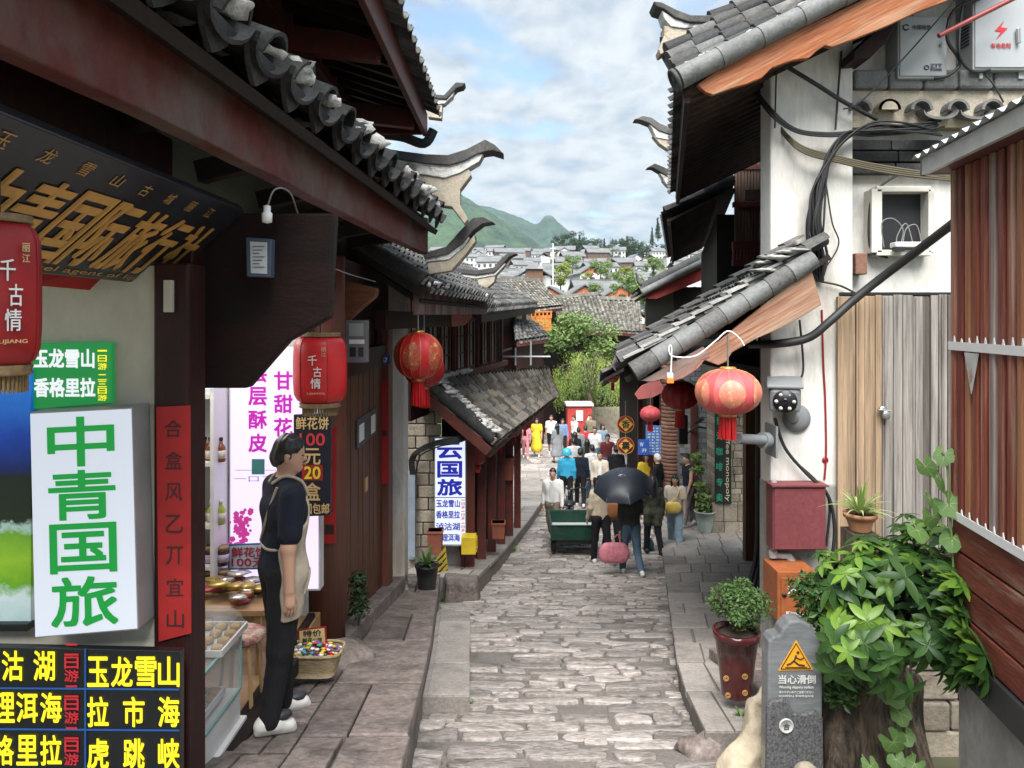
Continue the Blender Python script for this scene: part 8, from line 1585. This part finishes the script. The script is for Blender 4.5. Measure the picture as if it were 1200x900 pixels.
PP = [
 ('woman with long black hair in dark camouflage coat walking away by the shop', 765, 16.0, 1.68, 10, CAMO, 'long', BLK, 'long', SHB, 'long', dict(hem=.62)),
 ('man in open white jacket and khaki trousers walking uphill beside the green cart', 648, 17.2, 1.74, 168, WHT, 'long', KHA, 'long', SHW, 'short', dict(inner=cloth('tee_grey', (.55, .55, .55)), legs=((14, 4), (-14, 24)))),
 ('rider in bright blue jacket and blue helmet seen from behind', 664, 21.2, 1.74, 6, SKY, 'long', BLK, 'long', SHB, 'none', dict()),
 ('person in navy and white hooded top walking away next to the blue jacket', 680, 21.6, 1.70, -5, NAVY, 'long', BLK, 'long', SHW, 'short', dict()),
 ('man in white T-shirt and jeans walking away behind the hooded top', 694, 22.3, 1.72, 15, WHT, 'short', JEAN, 'long', SHW, 'short', dict()),
 ('person in pale zipped jacket facing uphill in the middle of the crowd', 703, 21.0, 1.70, 172, CREAMC, 'long', BLK, 'long', SHB, 'short', dict(inner=WHT)),
 ('man in black jacket seen from behind left of the sachet signs', 722, 21.8, 1.76, 5, BLK, 'long', BLK, 'long', SHB, 'short', dict()),
 ('young woman in cream top and pale jeans with long hair and a yellow bag', 791, 16.6, 1.62, 165, CREAMC, 'short', LJEAN, 'wide', SHW, 'long', dict(hem=.98, legs=((8, 3), (-12, 14)), dz=.02)),
 ('man in dark sleeveless top standing by the celadon pot', 806, 18.2, 1.76, 105, NAVY, 'none', GREYC, 'long', SHW, 'short', dict(dz=.2)),
 ('person in black jacket and white cap under the blue notice', 771, 19.6, 1.70, 60, BLK, 'long', BLK, 'long', SHB, 'short', dict(hairm=WHT, dz=.1)),
 ('woman in long yellow dress at the bottom of the street', 629, 32.0, 1.66, 180, YELL, 'short', None, 'dress', SHW, 'long', dict(hem=.2)),
 ('man in white T-shirt and black shorts beside the yellow dress', 646, 32.4, 1.76, 172, WHT, 'short', BLK, 'shorts', SHW, 'short', dict()),
 ('woman in blue shirt and dark skirt beside the red booth', 659, 32.0, 1.64, 190, BLUC, 'long', BLK, 'long', SHB, 'long', dict()),
 ('person in white shirt standing against the red booth', 673, 32.6, 1.72, 120, WHT, 'long', BLK, 'long', SHB, 'short', dict()),
 ('child in pink clothes under the far red lanterns', 616, 31.5, 1.50, 180, PINK, 'short', PINK, 'long', SHW, 'short', dict()),
 ('person in black at the far left under the eave', 606, 31.0, 1.68, 150, BLK, 'long', BLK, 'long', SHB, 'long', dict()),
 ('person in red top in the far crowd', 686, 29.0, 1.62, 20, REDC, 'short', BLK, 'long', SHB, 'short', dict()),
 ('man in white T-shirt in the far crowd right of the red top', 697, 27.5, 1.74, 170, WHT, 'short', JEAN, 'long', SHW, 'short', dict()),
 ('woman in grey-blue jacket at the far right of the crowd', 706, 29.5, 1.66, 200, cloth('grey_blue', (.22, .30, .36)), 'long', JEAN, 'long', SHB, 'long', dict()),
 ('person in dark coat left of the red top in the far crowd', 674, 27.0, 1.60, 10, BLK, 'long', BLK, 'long', SHB, 'long', dict()),
 ('dark haired person in charcoal coat behind the pale jacket', 678, 28.0, 1.66, 0, GREYC, 'long', BLK, 'long', SHB, 'short', dict()),
 ('woman in pale pink blouse partly hidden by the umbrella', 717, 16.2, 1.64, 190, cloth('pale_pink', (.60, .42, .42)), 'short', BLK, 'long', SHB, 'long', dict()),
 ('man in light grey T-shirt between the blue rider and the pale jacket', 672, 24.0, 1.72, 12, cloth('tee_pale', (.45, .46, .47)), 'short', BLK, 'long', SHW, 'short', dict()),
 ('woman in dark green coat with a ponytail in the middle of the crowd', 688, 24.6, 1.62, -8, DGRN, 'long', BLK, 'long', SHB, 'long', dict()),
 ('man in maroon shirt standing left of the sachet signs', 712, 25.0, 1.74, 185, cloth('maroon', (.16, .03, .035)), 'long', JEAN, 'long', SHB, 'short', dict()),
 ('person in white blouse just beyond the black jacket', 726, 24.5, 1.64, 175, WHT, 'long', JEAN, 'long', SHW, 'long', dict()),
 ('man in olive shirt far down the street by the booth', 692, 33.0, 1.72, 160, KHA, 'short', BLK, 'long', SHB, 'short', dict()),
 ('woman in long charcoal dress far down the street', 653, 30.0, 1.62, 20, GREYC, 'long', BLK, 'dress', SHB, 'long', dict(hem=.3)),
 ('woman in mustard top under the dark lantern', 757, 21.0, 1.64, 190, YELL, 'short', BLK, 'long', SHB, 'long', dict()),
 ('dark haired woman behind the umbrella facing uphill', 731, 17.4, 1.62, 180, GREYC, 'long', BLK, 'long', SHB, 'long', dict()),
]
for lab, px, Y, h, rz, top, sl, bot, bk, shoe, hr, kw in PP:
    kw.setdefault('res', .022 if Y < 24 else .03); tt, qq = person(lab, px, Y, h, rz, top, sl, bot, bk, shoe, hr, **kw)
    if 'helmet' in lab:
        c = qq['tb']((0, .005, 1.62)); t = thing('helmet', 'light blue riding helmet on the rider in blue', 'helmet', c); mb = MB(); mb.lathe(c + V(0, 0, -.04), [(.135, -.03), (.14, 0), (.135, .06), (.105, .12), (.05, .155), (0, .162)], plain('helmet_blue', (.05, .40, .55), .25), 24); mb.build('shell', t); mb = MB(); mb.lathe(c + V(0, 0, -.08), [(.139, 0), (.145, .012), (.139, .024)], plain('helmet_blue', (.05, .40, .55), .25), 24); mb.build('rim', t)
    if 'yellow bag' in lab:
        c = qq['tb']((.04, .19, .98)); bag('handbag', 'small yellow handbag worn by the woman in the cream top', c, .24, .10, .20, plain('bag_yellow', (.68, .50, .12), .4), [c + V(-.09, .02, .08), qq['tb']((-.06, .14, 1.25)), qq['tb']((-.12, .02, 1.47))])

# green cargo tricycle
Yc = 15.6; z0 = gz(Yc) + .03; x0, x1 = P(646, 0, Yc).x, P(702, 0, Yc).x; t = thing('cargo_tricycle', 'dark green cargo tricycle with an empty open bed facing down the street', 'tricycle', ((x0 + x1) / 2, Yc + .6, z0)); CGn = weathered('cart_green', (.007, .032, .022), (.012, .05, .034), (.05, .055, .05), (1, 1, 1), 3, .4, .15, 20, (.55, .75)); y0, y1 = Yc, Yc + 1.25
mb = MB(); mb.box(x0, x1, y0, y1, z0 + .34, z0 + .38, CGn)
for a in ((x0, x1, y0, y0 + .03), (x0, x1, y1 - .03, y1), (x0, x0 + .03, y0 + .03, y1 - .03), (x1 - .03, x1, y0 + .03, y1 - .03)): mb.box(*a, z0 + .38, z0 + .64, CGn)
mb.box(x0 + .03, x1 - .03, y0 + .03, y1 - .03, z0 + .382, z0 + .386, GREYMETAL); bd = mb.build('cargo_bed', t, bevel=.006); mb = MB()
for a, b in (((x0, y0), (x1, y0)), ((x0, y1), (x1, y1)), ((x0, y0), (x0, y1)), ((x1, y0), (x1, y1))): mb.tube([V(*a, z0 + .65), V(*b, z0 + .65)], .018, CGn, 8)
mb.build('bed_rail', bd)
mb = MB()
for k in range(5): x = x0 + (x1 - x0) * (k + .5) / 5; mb.box(x - .015, x + .015, y0 - .012, y0, z0 + .38, z0 + .63, CGn)
mb.build('rib', bd)
mb = MB(); mb.box(x0 + .1, x1 - .1, y0 + .05, y1 + .3, z0 + .24, z0 + .33, BLACK); mb.tube([V((x0 + x1) / 2, y1, z0 + .3), V((x0 + x1) / 2, y1 + .7, z0 + .35), V((x0 + x1) / 2, y1 + .95, z0 + .75)], .03, BLACK, 8); mb.build('frame', t)
RUB = plain('tyre_rubber', (.018, .018, .018), .8)
for (x, y) in ((x0 + .06, y0 + .35), (x1 - .06, y0 + .35), ((x0 + x1) / 2, y1 + 1.05)):
    mb = MB(); c = V(x, y, z0 + .21); mb.lathe(c - V(.05, 0, 0), [(.15, 0), (.20, .01), (.215, .05), (.20, .09), (.15, .10)], RUB, 28, ax=(1, 0, 0)); w_ = mb.build('wheel', t); mb = MB(); mb.lathe(c - V(.04, 0, 0), [(.03, -.01), (.14, .0), (.14, .08), (.03, .09)], STEEL, 20, ax=(1, 0, 0)); mb.build('rim', w_)
cx = (x0 + x1) / 2 + .1; mb = MB(); mb.tube(crom([V(cx - .36, y1 + .65, z0 + .98), V(cx - .2, y1 + .75, z0 + 1.0), V(cx, y1 + .85, z0 + .93), V(cx + .2, y1 + .75, z0 + 1.0), V(cx + .36, y1 + .65, z0 + .98)], 5), .018, BLACK, 8); mb.tube([V(cx, y1 + .85, z0 + .93), V(cx - .1, y1 + 1.0, z0 + .4)], .03, BLACK, 8); mb.build('handlebar', t); mb = MB(); mb.lathe(V(cx, y1 + .9, z0 + .86), [(.02, 0), (.07, .05), (.075, .09), (0, .1)], STEEL, 16, ax=(0, 1, 0)); mb.build('headlight', t)
mb = MB(); mb.blob(V(cx - .1, y1 + .35, z0 + .72), (.15, .2, .06), BLACK, 2, .1); mb.tube([V(cx - .1, y1 + .35, z0 + .7), V(cx - .1, y1 + .35, z0 + .33)], .03, BLACK, 8); mb.build('saddle', t)
for s in (-1, 1): mb = MB(); mb.tube([V(cx + s * .3, y1 + .68, z0 + .98), V(cx + s * .36, y1 + .72, z0 + 1.18)], .007, STEEL, 5); mb.blob(V(cx + s * .37, y1 + .7, z0 + 1.2), (.055, .015, .04), BLACK, 3, .1); mb.build('mirror', t)
t = thing('satchel', 'small blue bag standing on the ground by the woman in cream', 'bag', V(3.05, 16.2, gz(16.2))); c = V(3.0, 16.3, gz(16.3) + .15); mb = MB(); mb.blob(c, (.12, .09, .16), plain('bag_teal', (.05, .16, .20), .6), 4, .2); mb.build('body', t)
# ============================================================ AIR
def haze():
    m = bpy.data.materials.new('haze_air'); m.use_nodes = True; nt = m.node_tree; nt.nodes.clear(); out = nt.nodes.new('ShaderNodeOutputMaterial'); v = nt.nodes.new('ShaderNodeVolumePrincipled')
    v.inputs['Color'].default_value = (.70, .88, 1, 1); v.inputs['Density'].default_value = .00012; v.inputs['Anisotropy'].default_value = .2; nt.links.new(v.outputs[0], out.inputs['Volume'])
    mb = MB(); mb.box(-7000, 7000, -400, 9800, -60, 640, m); mb.build('haze', kind='stuff')
haze()
